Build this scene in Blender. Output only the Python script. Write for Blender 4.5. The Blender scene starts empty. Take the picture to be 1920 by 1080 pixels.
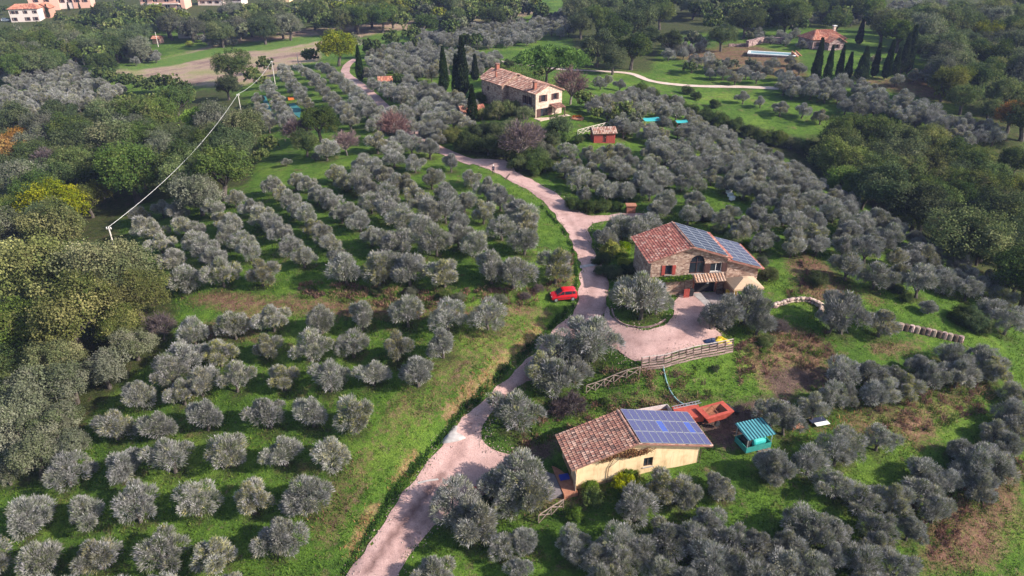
import bpy, math, random
import numpy as np
from mathutils import Vector, Matrix
from mathutils.geometry import delaunay_2d_cdt

R = math.radians
random.seed(7)
RNG = np.random.default_rng(11)
SC = bpy.context.scene
COL = SC.collection

# ------------------------------------------------------------------ camera
F, PITCH, CAMH = 1320.0, R(28), 46.0
cam_d = bpy.data.cameras.new('camera')
cam_d.sensor_width = 36.0
cam_d.lens = 36.0 * F / 1920.0
cam_d.clip_start = 0.5
cam_d.clip_end = 6000
cam = bpy.data.objects.new('camera', cam_d)
cam.location = (0, 0, CAMH)
cam.rotation_euler = (R(90) - PITCH, 0, 0)
COL.objects.link(cam)
SC.camera = cam

# ------------------------------------------------------------------ light
SUN_AZ, SUN_EL = R(107), R(31)          # azimuth clockwise from +Y
world = bpy.data.worlds.new('World')
SC.world = world
world.use_nodes = True
wn = world.node_tree
wn.nodes.clear()
sky = wn.nodes.new('ShaderNodeTexSky')
sky.sky_type = 'NISHITA'
sky.sun_disc = False
sky.sun_elevation = SUN_EL
sky.sun_rotation = SUN_AZ
sky.dust_density = 1.5
bgd = wn.nodes.new('ShaderNodeBackground')
bgd.inputs['Strength'].default_value = 0.135
wo = wn.nodes.new('ShaderNodeOutputWorld')
wn.links.new(sky.outputs[0], bgd.inputs[0])
wn.links.new(bgd.outputs[0], wo.inputs[0])
sd = bpy.data.lights.new('sun', 'SUN')
sd.energy = 5.0
sd.angle = R(0.6)
sd.color = (1.0, 0.92, 0.82)
sun = bpy.data.objects.new('sun', sd)
sdir = Vector((math.sin(SUN_AZ) * math.cos(SUN_EL), math.cos(SUN_AZ) * math.cos(SUN_EL), math.sin(SUN_EL)))
sun.rotation_euler = sdir.to_track_quat('Z', 'Y').to_euler()
sun.location = (60, -20, 90)
COL.objects.link(sun)
SC.view_settings.view_transform = 'Standard'
SC.view_settings.look = 'None'
SC.view_settings.gamma = 1.0
SC.view_settings.exposure = 0.74
SC.view_settings.use_curve_mapping = False
SC.cycles.max_bounces = 5
SC.cycles.diffuse_bounces = 3
SC.cycles.glossy_bounces = 2
SC.cycles.transmission_bounces = 2
SC.cycles.transparent_max_bounces = 6
SC.cycles.volume_bounces = 0
SC.cycles.use_denoising = True

# ------------------------------------------------------------------ photo geometry helpers
CP, SP = math.cos(PITCH), math.sin(PITCH)
def ray(px, py):
    dx = (px - 960) / F; dy = -(py - 540) / F
    return np.array([dx, CP + dy * SP, -SP + dy * CP])
def unp(px, py, z):
    d = ray(px, py); t = (z - CAMH) / d[2]
    return np.array([d[0] * t, d[1] * t, z])
def proj(X, Y, Z):
    z = Z - CAMH
    dep = Y * CP - z * SP; up = Y * SP + z * CP
    return 960 + F * X / dep, 540 - F * up / dep, dep

# ------------------------------------------------------------------ terrain height field
CTRL = [
 # road
 (690,1080,-8),(770,970,-7.3),(870,860,-5.9),(960,740,-3.7),(1030,650,-1.9),(1085,590,-0.7),(1110,500,0.1),(1080,430,0.7),
 (1000,350,1.9),(925,328,2.6),(900,300,3.0),(800,265,3.4),(715,195,3.2),(650,140,2.5),
 # lower left grove
 (600,1000,-7.2),(300,1000,-7.6),(50,1000,-8.4),(600,850,-4.8),(300,850,-5.4),(720,800,-3.4),(700,740,-2.6),(400,750,-4.0),
 (900,690,-1.3),(820,790,-3.4),(960,640,-0.7),(800,600,-0.2),(500,600,-0.6),(300,600,-1.4),(150,850,-6.4),(100,700,-5.2),(100,550,-4.0),
 (1000,580,-0.3),(700,585,-0.2),(1050,565,-0.2),
 # upper left grove above the weedy bank
 (850,545,1.6),(700,540,1.5),(600,535,1.2),(500,515,0.9),(1040,525,1.2),(960,540,1.5),(400,520,0.2),(700,400,2.0),(400,400,1.0),(900,400,2.0),(700,300,2.6),
 (550,200,1.0),(450,200,-1.0),(30,400,-5),(200,300,-5),(400,330,-1.2),(600,290,2.2),(300,420,-1.2),
 # court of the stone house, bank, barn yard
 (1200,640,0),(1300,580,0),(1370,625,0),(1330,560,0),(1190,690,-1.0),(1290,668,-0.6),(1150,735,-3.4),(1250,735,-3.2),(1350,720,-2.8),(1330,800,-4.6),(1200,790,-4.9),(1130,770,-4.7),(1200,860,-5.4),
 (1000,850,-5.6),(1080,920,-6.2),(1320,880,-5.6),(1250,895,-5.7),(1420,830,-4.9),(1500,800,-4.6),(1480,700,-2.6),(1480,620,-0.7),(1560,560,-0.4),(1700,560,-1.0),
 (1800,620,-2.8),(1850,720,-4.6),(1650,650,-2.2),(1650,740,-3.9),(1600,850,-5.6),(1500,920,-6.2),(1300,960,-6.8),(1100,1040,-8),
 (1300,1060,-8.4),(1600,1000,-8.0),(1800,900,-7.0),(1850,1050,-9.8),(1900,800,-6.2),
 # slope behind the stone house
 (1300,400,1.5),(1200,300,2.4),(1200,400,1.0),(1450,350,1.0),(1500,450,0.3),(1650,450,-1.8),(1800,520,-4),(1890,560,-6.0),
 # farmhouse knoll
 (1000,225,5),(1100,200,5),(1130,260,3.6),(850,220,4.4),(930,300,3.0),(1010,175,5),(900,190,5),
 # valley on the right and what lies beyond
 (1300,200,-1.0),(1450,280,-5.5),(1600,350,-9),(1750,420,-11),(1900,490,-12.5),(1500,210,-2.5),(1700,250,-4),(1850,300,-6),
 (1350,140,0.5),(1550,100,4),(1700,140,2),(1900,150,0),(1900,50,4),
 # far ground
 (1100,120,2),(800,100,1),(600,90,-0.5),(300,120,-4),(100,180,-5.5),(50,120,-5),(300,60,-4),(50,40,-2),(300,20,0),(700,50,0),(1000,40,2),(1300,30,4),(1600,10,5),
]
cw = [unp(a, b, z) for a, b, z in CTRL]
for X, Y, Z in [(-700,900,2),(0,900,6),(700,900,6),(-700,400,0),(700,400,0),(-500,150,-6),(500,150,-8),(-300,0,-12),(300,0,-14),(0,0,-14),(-120,40,-10),(120,40,-12),(-60,15,-12),(60,15,-13),(-350,650,2),(350,650,6)]:
    cw.append(np.array([X, Y, Z], float))
cw = np.array(cw)
SCL = 60.0
def tps_u(r2):
    return 0.5 * r2 * np.log(r2 + 1e-9)
A = cw[:, :2] / SCL
n = len(A)
K = tps_u(((A[:, None] - A[None]) ** 2).sum(-1)) + np.eye(n) * 0.0025
Pm = np.c_[np.ones(n), A]
M = np.zeros((n + 3, n + 3)); M[:n, :n] = K; M[:n, n:] = Pm; M[n:, :n] = Pm.T
W = np.linalg.solve(M, np.r_[cw[:, 2], 0, 0, 0])
def tps(X, Y):
    q = np.c_[X, Y] / SCL
    out = np.zeros(len(q))
    for i in range(0, len(q), 60000):
        b = q[i:i + 60000]
        r2 = (b ** 2).sum(1)[:, None] + (A ** 2).sum(1)[None] - 2 * b @ A.T
        out[i:i + 60000] = tps_u(np.maximum(r2, 0)) @ W[:n] + W[n] + b @ W[n + 1:]
    return out
GX0, GX1, GY0, GY1, GS = -520, 520, -20, 760, 1.0
gx = np.arange(GX0, GX1 + GS, GS); gy = np.arange(GY0, GY1 + GS, GS)
HG = None
def seg_dist(X, Y, pts):
    d = np.full(X.shape, 1e9)
    for (ax, ay), (bx_, by_) in zip(pts[:-1], pts[1:]):
        vx, vy = bx_ - ax, by_ - ay
        t = np.clip(((X - ax) * vx + (Y - ay) * vy) / (vx * vx + vy * vy + 1e-9), 0, 1)
        d = np.minimum(d, np.hypot(X - ax - t * vx, Y - ay - t * vy))
    return d
MX, MY = np.meshgrid(gx, gy)
# coarse evaluation on a 2 m grid, then bilinear to 1 m
cx, cy = gx[::2], gy[::2]
CXm, CYm = np.meshgrid(cx, cy)
HC = tps(CXm.ravel(), CYm.ravel()).reshape(CXm.shape)
def bil(G, x0, y0, s, X, Y):
    fx = np.clip((np.asarray(X, float) - x0) / s, 0, G.shape[1] - 1.001); fy = np.clip((np.asarray(Y, float) - y0) / s, 0, G.shape[0] - 1.001)
    i = fx.astype(int); j = fy.astype(int); u = fx - i; v = fy - j
    return G[j, i] * (1 - u) * (1 - v) + G[j, i + 1] * u * (1 - v) + G[j + 1, i] * (1 - u) * v + G[j + 1, i + 1] * u * v
HG = bil(HC, GX0, GY0, 2.0, MX, MY)
sm = HG.copy()
sm[1:-1, 1:-1] = (HG[1:-1, 1:-1] * 4 + HG[:-2, 1:-1] + HG[2:, 1:-1] + HG[1:-1, :-2] + HG[1:-1, 2:]) / 8
HG = sm
def h(X, Y):
    return bil(HG, GX0, GY0, GS, X, Y)
def h1(x, y):
    return float(h(np.array([x]), np.array([y]))[0])
TT = np.r_[np.arange(35, 160, 0.25), np.arange(160, 900, 1.0)]
def P(px, py, off=0.0):
    """point where the sight line through a photo pixel meets the ground (raised by off)"""
    d = ray(px, py)
    X = d[0] * TT; Y = d[1] * TT; Z = CAMH + d[2] * TT
    g = Z - h(X, Y) - off
    k = np.argmax(g < 0)
    if k == 0:
        k = len(TT) - 1
    a, b = g[k - 1], g[k]
    f = a / (a - b) if a != b else 0
    t = TT[k - 1] + f * (TT[k] - TT[k - 1])
    return Vector((d[0] * t, d[1] * t, h1(d[0] * t, d[1] * t)))
def depth_of(p):
    return proj(p[0], p[1], p[2])[2]

# ------------------------------------------------------------------ materials
MATS = {}
def nodes_of(name):
    m = bpy.data.materials.new(name); m.use_nodes = True
    nt = m.node_tree; nt.nodes.clear()
    out = nt.nodes.new('ShaderNodeOutputMaterial')
    return m, nt, out
def N(nt, t, **kw):
    nd = nt.nodes.new(t)
    for k, v in kw.items():
        setattr(nd, k, v)
    return nd
def ramp(nt, stops):
    r = nt.nodes.new('ShaderNodeValToRGB')
    cr = r.color_ramp
    while len(cr.elements) < len(stops):
        cr.elements.new(0.5)
    for e, (p, c) in zip(cr.elements, stops):
        e.position = p; e.color = (*c, 1) if len(c) == 3 else c
    return r
def noise(nt, scale, detail=4, rough=0.55, vec=None):
    nz = N(nt, 'ShaderNodeTexNoise'); nz.inputs['Scale'].default_value = scale
    nz.inputs['Detail'].default_value = detail; nz.inputs['Roughness'].default_value = rough
    if vec is not None: nt.links.new(vec, nz.inputs['Vector'])
    return nz
def mix(nt, fac, a, b, typ='MIX'):
    m = N(nt, 'ShaderNodeMix', data_type='RGBA', blend_type=typ)
    for k, v in ((0, fac), (6, a), (7, b)):
        if isinstance(v, (int, float)): m.inputs[k].default_value = v
        elif isinstance(v, tuple): m.inputs[k].default_value = (*v, 1)
        else: nt.links.new(v, m.inputs[k])
    return m.outputs[2]
def surf(name, stops, scale=3.0, rough=0.85, bump=0.3, bscale=None, metal=0.0, spec=0.3, detail=6):
    """general procedural surface: object-space noise through a ramp, with bump"""
    if name in MATS: return MATS[name]
    m, nt, out = nodes_of(name)
    b = N(nt, 'ShaderNodeBsdfPrincipled'); b.inputs['Roughness'].default_value = rough; b.inputs['Metallic'].default_value = metal
    b.inputs['Specular IOR Level'].default_value = spec
    tc = N(nt, 'ShaderNodeTexCoord')
    nz = noise(nt, scale, detail, 0.6, tc.outputs['Object'])
    rp = ramp(nt, stops); nt.links.new(nz.outputs[0], rp.inputs[0]); nt.links.new(rp.outputs[0], b.inputs['Base Color'])
    if bump:
        nb = noise(nt, bscale or scale * 4, 5, 0.6, tc.outputs['Object'])
        bp = N(nt, 'ShaderNodeBump'); bp.inputs['Strength'].default_value = bump; bp.inputs['Distance'].default_value = 0.05
        nt.links.new(nb.outputs[0], bp.inputs['Height']); nt.links.new(bp.outputs[0], b.inputs['Normal'])
    nt.links.new(b.outputs[0], out.inputs[0])
    MATS[name] = m
    return m
def flat(name, c, rough=0.6, var=0.18, scale=4.0, metal=0.0, spec=0.4, bump=0.05):
    d = tuple(x * (1 - var) for x in c); l = tuple(min(1, x * (1 + var)) for x in c)
    return surf(name, [(0.3, d), (0.7, l)], scale, rough, bump, None, metal, spec)
def leafmat(name, trans=0.25, hue=0.03, val=0.3, sat=0.25, gloss=0.0):
    m, nt, out = nodes_of(name)
    at = N(nt, 'ShaderNodeAttribute', attribute_name='col')
    oi = N(nt, 'ShaderNodeObjectInfo')
    hs = N(nt, 'ShaderNodeHueSaturation')
    mr = N(nt, 'ShaderNodeMapRange'); mr.inputs[3].default_value = 1 - val; mr.inputs[4].default_value = 1 + val
    nt.links.new(oi.outputs['Random'], mr.inputs[0])
    mm = N(nt, 'ShaderNodeMath', operation='MULTIPLY'); mm.inputs[1].default_value = 7.13
    fr = N(nt, 'ShaderNodeMath', operation='FRACT')
    nt.links.new(oi.outputs['Random'], mm.inputs[0]); nt.links.new(mm.outputs[0], fr.inputs[0])
    mh = N(nt, 'ShaderNodeMapRange'); mh.inputs[3].default_value = 0.5 - hue; mh.inputs[4].default_value = 0.5 + hue
    nt.links.new(fr.outputs[0], mh.inputs[0])
    m2 = N(nt, 'ShaderNodeMath', operation='MULTIPLY'); m2.inputs[1].default_value = 31.7
    f2 = N(nt, 'ShaderNodeMath', operation='FRACT')
    nt.links.new(oi.outputs['Random'], m2.inputs[0]); nt.links.new(m2.outputs[0], f2.inputs[0])
    ms = N(nt, 'ShaderNodeMapRange'); ms.inputs[3].default_value = 1 - sat; ms.inputs[4].default_value = 1 + sat
    nt.links.new(f2.outputs[0], ms.inputs[0])
    nt.links.new(mh.outputs[0], hs.inputs['Hue']); nt.links.new(ms.outputs[0], hs.inputs['Saturation']); nt.links.new(mr.outputs[0], hs.inputs['Value'])
    nt.links.new(at.outputs['Color'], hs.inputs['Color'])
    df = N(nt, 'ShaderNodeBsdfDiffuse'); tr = N(nt, 'ShaderNodeBsdfTranslucent')
    gl = N(nt, 'ShaderNodeBsdfGlossy'); gl.inputs['Roughness'].default_value = 0.45; gl.inputs['Color'].default_value = (0.9, 0.9, 0.95, 1)
    nt.links.new(hs.outputs[0], df.inputs[0]); nt.links.new(hs.outputs[0], tr.inputs[0])
    mx = N(nt, 'ShaderNodeMixShader'); mx.inputs[0].default_value = trans
    nt.links.new(df.outputs[0], mx.inputs[1]); nt.links.new(tr.outputs[0], mx.inputs[2])
    mg = N(nt, 'ShaderNodeMixShader'); mg.inputs[0].default_value = gloss
    nt.links.new(mx.outputs[0], mg.inputs[1]); nt.links.new(gl.outputs[0], mg.inputs[2])
    nt.links.new(mg.outputs[0], out.inputs[0])
    MATS[name] = m
    return m
def attrmat(name, rough=0.85, bump=0.2, bscale=12):
    """colour of each piece comes from its own 'col' attribute, dirtied by noise"""
    m, nt, out = nodes_of(name)
    at = N(nt, 'ShaderNodeAttribute', attribute_name='col')
    tc = N(nt, 'ShaderNodeTexCoord')
    nz = noise(nt, 2.5, 6, 0.65, tc.outputs['Object'])
    rp = ramp(nt, [(0.3, (0.55, 0.5, 0.48)), (0.65, (1.1, 1.05, 1.0))]); nt.links.new(nz.outputs[0], rp.inputs[0])
    b = N(nt, 'ShaderNodeBsdfPrincipled'); b.inputs['Roughness'].default_value = rough
    nt.links.new(mix(nt, 1.0, at.outputs['Color'], rp.outputs[0], 'MULTIPLY'), b.inputs['Base Color'])
    nb = noise(nt, bscale, 5, 0.6, tc.outputs['Object'])
    bp = N(nt, 'ShaderNodeBump'); bp.inputs['Strength'].default_value = bump; bp.inputs['Distance'].default_value = 0.03
    nt.links.new(nb.outputs[0], bp.inputs['Height']); nt.links.new(bp.outputs[0], b.inputs['Normal'])
    nt.links.new(b.outputs[0], out.inputs[0])
    MATS[name] = m
    return m
L_OLIVE = leafmat('olive_leaves', 0.2, 0.012, 0.2, 0.35, 0.012)
L_OAK = leafmat('broad_leaves', 0.25, 0.012, 0.25, 0.2)
L_GRASS = leafmat('grass_blades', 0.3, 0, 0, 0)
M_BARK = surf('bark', [(0.3, (0.045, 0.035, 0.028)), (0.7, (0.13, 0.11, 0.095))], 5, 0.9, 0.6)
M_PALEBARK = surf('pale_bark', [(0.3, (0.12, 0.10, 0.09)), (0.7, (0.28, 0.24, 0.22))], 5, 0.9, 0.5)
M_TILE = attrmat('clay_tiles', 0.85, 0.25)
def stone_mat(name, c1, c2, c3, scale=2.6):
    m, nt, out = nodes_of(name)
    tc = N(nt, 'ShaderNodeTexCoord')
    mp = N(nt, 'ShaderNodeMapping'); mp.inputs['Scale'].default_value = (1, 1, 1.7)
    nt.links.new(tc.outputs['Object'], mp.inputs[0])
    vo = N(nt, 'ShaderNodeTexVoronoi'); vo.inputs['Scale'].default_value = scale; nt.links.new(mp.outputs[0], vo.inputs['Vector'])
    ve = N(nt, 'ShaderNodeTexVoronoi', feature='DISTANCE_TO_EDGE'); ve.inputs['Scale'].default_value = scale; nt.links.new(mp.outputs[0], ve.inputs['Vector'])
    sp = N(nt, 'ShaderNodeSeparateColor'); nt.links.new(vo.outputs['Color'], sp.inputs[0])
    rp = ramp(nt, [(0.1, c1), (0.5, c2), (0.9, c3)]); nt.links.new(sp.outputs[0], rp.inputs[0])
    nz = noise(nt, 1.2, 6, 0.6, tc.outputs['Object'])
    r2 = ramp(nt, [(0.3, (0.7, 0.66, 0.64)), (0.7, (1.15, 1.1, 1.08))]); nt.links.new(nz.outputs[0], r2.inputs[0])
    base = mix(nt, 1.0, rp.outputs[0], r2.outputs[0], 'MULTIPLY')
    er = ramp(nt, [(0.0, (0, 0, 0)), (0.06, (1, 1, 1))]); nt.links.new(ve.outputs['Distance'], er.inputs[0])
    b = N(nt, 'ShaderNodeBsdfPrincipled'); b.inputs['Roughness'].default_value = 0.9
    nt.links.new(mix(nt, er.outputs[0], tuple(x * 0.75 for x in c2), base), b.inputs['Base Color'])
    bp = N(nt, 'ShaderNodeBump'); bp.inputs['Strength'].default_value = 0.7; bp.inputs['Distance'].default_value = 0.05
    nt.links.new(er.outputs[0], bp.inputs['Height']); nt.links.new(bp.outputs[0], b.inputs['Normal'])
    nt.links.new(b.outputs[0], out.inputs[0])
    MATS[name] = m
    return m
M_STONE = stone_mat('field_stone', (0.22, 0.13, 0.10), (0.38, 0.26, 0.20), (0.50, 0.38, 0.31))
M_PINKSTONE = stone_mat('pale_stone', (0.50, 0.38, 0.30), (0.62, 0.49, 0.40), (0.68, 0.57, 0.48), 3.0)
M_RETAIN = stone_mat('retaining_stone', (0.16, 0.10, 0.10), (0.32, 0.22, 0.21), (0.48, 0.36, 0.34), 1.6)
M_PLASTER = surf('cream_plaster', [(0.25, (0.50, 0.32, 0.17)), (0.42, (0.68, 0.48, 0.27)), (0.6, (0.74, 0.56, 0.34)), (0.8, (0.78, 0.62, 0.40))], 0.8, 0.9, 0.1, 9, detail=9)
def plaster_mat():
    m, nt, out = nodes_of('stained_plaster')
    tc = N(nt, 'ShaderNodeTexCoord'); mp = N(nt, 'ShaderNodeMapping'); mp.inputs['Scale'].default_value = (1.6, 1.6, 0.22); nt.links.new(tc.outputs['Object'], mp.inputs[0])
    n1 = noise(nt, 1.3, 8, 0.7, mp.outputs[0]); n2 = noise(nt, 0.8, 7, 0.65, tc.outputs['Object'])
    r1 = ramp(nt, [(0.28, (0.62, 0.55, 0.48)), (0.48, (1, 1, 1)), (0.8, (1.06, 1.05, 1.04))]); nt.links.new(n1.outputs[0], r1.inputs[0])
    r2 = ramp(nt, [(0.3, (0.58, 0.39, 0.22)), (0.5, (0.72, 0.53, 0.31)), (0.75, (0.77, 0.61, 0.39))]); nt.links.new(n2.outputs[0], r2.inputs[0])
    b = N(nt, 'ShaderNodeBsdfPrincipled'); b.inputs['Roughness'].default_value = 0.92
    nt.links.new(mix(nt, 1, r2.outputs[0], r1.outputs[0], 'MULTIPLY'), b.inputs['Base Color']); nt.links.new(b.outputs[0], out.inputs[0])
    return m
M_PLASTER = plaster_mat()
M_GLASS = flat('dark_glass', (0.02, 0.025, 0.035), 0.12, 0.2, 2, 0, 0.6, 0)
M_SHUT = flat('brown_shutter', (0.07, 0.03, 0.025), 0.6)
M_REDSHUT = flat('red_shutter', (0.33, 0.06, 0.045), 0.55)
M_WOOD = surf('weathered_wood', [(0.3, (0.20, 0.14, 0.11)), (0.7, (0.42, 0.33, 0.27))], 6, 0.85, 0.3)
M_DARKWOOD = surf('dark_wood', [(0.3, (0.06, 0.04, 0.03)), (0.7, (0.15, 0.10, 0.08))], 6, 0.85, 0.3)
M_WHITE = flat('white_paint', (0.78, 0.77, 0.74), 0.5, 0.08)
M_CONC = surf('concrete', [(0.3, (0.27, 0.245, 0.235)), (0.7, (0.44, 0.41, 0.40))], 1.5, 0.9, 0.2)
M_BRICK = surf('red_brick', [(0.3, (0.22, 0.07, 0.05)), (0.7, (0.38, 0.15, 0.10))], 5, 0.9, 0.3)
M_RUBBER = flat('black_rubber', (0.018, 0.018, 0.02), 0.8)
M_ROOFSLAB = flat('roof_slab', (0.24, 0.12, 0.09), 0.9)
M_FRAME = flat('aluminium', (0.62, 0.62, 0.64), 0.35, 0.05, 3, 0.7)
M_TERRA = surf('terracotta_paving', [(0.3, (0.30, 0.12, 0.07)), (0.7, (0.45, 0.21, 0.13))], 3, 0.85, 0.2)
def pv_mat(name, c1, c2, spec=0.4):
    m, nt, out = nodes_of(name)
    tc = N(nt, 'ShaderNodeTexCoord')
    br = N(nt, 'ShaderNodeTexBrick'); br.offset = 0; br.inputs['Scale'].default_value = 1.0
    br.inputs['Brick Width'].default_value = 0.16; br.inputs['Row Height'].default_value = 0.16; br.inputs['Mortar Size'].default_value = 0.008
    br.inputs['Color1'].default_value = (*c1, 1); br.inputs['Color2'].default_value = (*c2, 1); br.inputs['Mortar'].default_value = (*(min(0.3, x * 2.0 + 0.02) for x in c2), 1)
    nt.links.new(tc.outputs['Object'], br.inputs['Vector'])
    b = N(nt, 'ShaderNodeBsdfPrincipled'); b.inputs['Roughness'].default_value = 0.3; b.inputs['Specular IOR Level'].default_value = spec
    nt.links.new(br.outputs[0], b.inputs['Base Color']); nt.links.new(b.outputs[0], out.inputs[0])
    MATS[name] = m
    return m
M_PV = pv_mat('solar_cells', (0.062, 0.066, 0.15), (0.075, 0.076, 0.17))
M_PVB = pv_mat('solar_cells_blue', (0.05, 0.08, 0.34), (0.06, 0.09, 0.38))
M_PVS = pv_mat('solar_cells_slate', (0.045, 0.048, 0.085), (0.055, 0.057, 0.10), 0.2)
M_PVD = pv_mat('solar_cells_dark', (0.022, 0.028, 0.055), (0.03, 0.036, 0.065), 0.12)

# ------------------------------------------------------------------ mesh helpers
def np_mesh(name, V, Q, mat, cols=None, smooth=False):
    V = np.asarray(V, np.float32); Q = np.asarray(Q, np.int32)
    me = bpy.data.meshes.new(name)
    k = Q.shape[1]
    me.vertices.add(len(V)); me.vertices.foreach_set('co', V.ravel())
    me.loops.add(Q.size); me.loops.foreach_set('vertex_index', Q.ravel())
    me.polygons.add(len(Q)); me.polygons.foreach_set('loop_start', np.arange(0, Q.size, k, dtype=np.int32))
    if cols is not None:
        at = me.attributes.new('col', 'FLOAT_COLOR', 'POINT')
        c = np.ones((len(V), 4), np.float32); c[:, :3] = cols
        at.data.foreach_set('color', c.ravel())
    me.update(calc_edges=True)
    if not smooth: me.shade_flat()
    if mat: me.materials.append(mat)
    return me
def link(o, parent=None):
    COL.objects.link(o)
    if parent is not None: o.parent = parent
    return o
def ob(name, me, parent=None, loc=None, rot=None, scale=None):
    o = bpy.data.objects.new(name, me)
    if loc is not None: o.location = loc
    if rot is not None: o.rotation_euler = rot
    if scale is not None: o.scale = scale if hasattr(scale, '__len__') else (scale,) * 3
    return link(o, parent)
def tag(o, label=None, cat=None, group=None, kind=None):
    if label: o['label'] = label
    if cat: o['category'] = cat
    if group: o['group'] = group
    if kind: o['kind'] = kind
    return o
def thing(name, label, cat, loc=(0, 0, 0), rz=0.0, group=None):
    o = bpy.data.objects.new(name, None); o.empty_display_size = 0.3
    o.location = loc; o.rotation_euler = (0, 0, rz)
    link(o); return tag(o, label, cat, group)
class MB:
    def __init__(s): s.v = []; s.f = []; s.c = []
    def poly(s, pts, col=None):
        i = len(s.v); s.v += [tuple(p) for p in pts]; s.f.append(tuple(range(i, i + len(pts))))
        s.c += [col or (1, 1, 1)] * len(pts)
        return s
    def hexa(s, p, col=None):          # 8 points: bottom loop 0-3, top loop 4-7
        i = len(s.v); s.v += [tuple(q) for q in p]
        for f in ((3, 2, 1, 0), (4, 5, 6, 7), (0, 1, 5, 4), (1, 2, 6, 5), (2, 3, 7, 6), (3, 0, 4, 7)):
            s.f.append(tuple(i + k for k in f))
        s.c += [col or (1, 1, 1)] * 8
        return s
    def box(s, x0, x1, y0, y1, z0, z1, col=None):
        return s.hexa([(x0, y0, z0), (x1, y0, z0), (x1, y1, z0), (x0, y1, z0), (x0, y0, z1), (x1, y0, z1), (x1, y1, z1), (x0, y1, z1)], col)
    def bar(s, a, b, w, hgt=None, col=None):
        a = Vector(a); b = Vector(b); d = (b - a)
        if d.length < 1e-6: return s
        d.normalize(); u = Vector((0, 0, 1)) if abs(d.z) < 0.95 else Vector((1, 0, 0))
        sx = d.cross(u).normalized() * w / 2; sy = sx.cross(d).normalized() * (hgt or w) / 2
        return s.hexa([a - sx - sy, a + sx - sy, a + sx + sy, a - sx + sy, b - sx - sy, b + sx - sy, b + sx + sy, b - sx + sy], col)
    def tube(s, pts, rad, n=7, col=None, cap=True):
        pts = [Vector(p) for p in pts]; rs = rad if hasattr(rad, '__len__') else [rad] * len(pts)
        i0 = len(s.v)
        for k, p in enumerate(pts):
            d = (pts[min(k + 1, len(pts) - 1)] - pts[max(k - 1, 0)]).normalized()
            u = Vector((0, 0, 1)) if abs(d.z) < 0.9 else Vector((1, 0, 0))
            x = d.cross(u).normalized(); y = d.cross(x)
            for j in range(n):
                a = 2 * math.pi * j / n
                s.v.append(tuple(p + (x * math.cos(a) + y * math.sin(a)) * rs[k])); s.c.append(col or (1, 1, 1))
        for k in range(len(pts) - 1):
            for j in range(n):
                a = i0 + k * n + j; b = i0 + k * n + (j + 1) % n
                s.f.append((a, b, b + n, a + n))
        if cap:
            s.f.append(tuple(i0 + j for j in reversed(range(n)))); s.f.append(tuple(i0 + (len(pts) - 1) * n + j for j in range(n)))
        return s
    def lathe(s, prof, n=16, axis='z', c=(0, 0, 0), col=None):
        i0 = len(s.v)
        for r, t in prof:
            for j in range(n):
                a = 2 * math.pi * j / n
                p = (r * math.cos(a), r * math.sin(a), t)
                if axis == 'x': p = (p[2], p[0], p[1])
                if axis == 'y': p = (p[0], p[2], p[1])
                s.v.append((p[0] + c[0], p[1] + c[1], p[2] + c[2])); s.c.append(col or (1, 1, 1))
        for k in range(len(prof) - 1):
            for j in range(n):
                a = i0 + k * n + j; b = i0 + k * n + (j + 1) % n
                s.f.append((a, b, b + n, a + n))
        s.f.append(tuple(i0 + j for j in reversed(range(n)))); s.f.append(tuple(i0 + (len(prof) - 1) * n + j for j in range(n)))
        return s
    def mesh(s, name, mat, smooth=False, cols=False):
        me = bpy.data.meshes.new(name); me.from_pydata(s.v, [], s.f)
        if cols:
            at = me.attributes.new('col', 'FLOAT_COLOR', 'POINT')
            at.data.foreach_set('color', np.c_[np.array(s.c), np.ones(len(s.c))].astype(np.float32).ravel())
        me.update()
        if not smooth: me.shade_flat()
        if mat: me.materials.append(mat)
        return me
    def build(s, name, mat, parent=None, smooth=False, cols=False, bevel=0, **kw):
        o = ob(name, s.mesh(name, mat, smooth, cols), parent, **kw)
        if bevel:
            md = o.modifiers.new('bevel', 'BEVEL'); md.width = bevel; md.segments = 2; md.limit_method = 'ANGLE'
        return o

# ------------------------------------------------------------------ ground sheet
def grow(a, step, end, k):
    out = []
    while a < end:
        a += step; step *= k; out.append(a)
    return np.array(out)
xf = np.arange(-78, 78.01, 0.75)
xr = grow(78, 0.8, 1400, 1.045)
XS = np.r_[-xr[::-1], xf, xr]
YS = np.r_[np.array([-220, -160, -110, -70, -40, -18, 0, 8, 15, 20, 25, 29]), np.arange(32, 135, 0.75), grow(134.75, 0.8, 1500, 1.028)]
VX, VY = np.meshgrid(XS, YS)
def edgefade(X, Y):
    ox = np.maximum(np.maximum(GX0 + 2 - X, X - GX1 + 2), 0); oy = np.maximum(np.maximum(GY0 + 2 - Y, Y - GY1 + 2), 0)
    return np.exp(-np.hypot(ox, oy) / 150)
VZ = h(VX, VY) * edgefade(VX, VY)
def hsh(i, j, s):
    v = np.sin(i * 127.1 + j * 311.7 + s * 74.7) * 43758.5453
    return v - np.floor(v)
def vnoise(X, Y, sc, seed=0):
    x = X / sc; y = Y / sc
    i = np.floor(x); j = np.floor(y); u = x - i; v = y - j
    u = u * u * (3 - 2 * u); v = v * v * (3 - 2 * v)
    return (hsh(i, j, seed) * (1 - u) + hsh(i + 1, j, seed) * u) * (1 - v) + (hsh(i, j + 1, seed) * (1 - u) + hsh(i + 1, j + 1, seed) * u) * v
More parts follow.
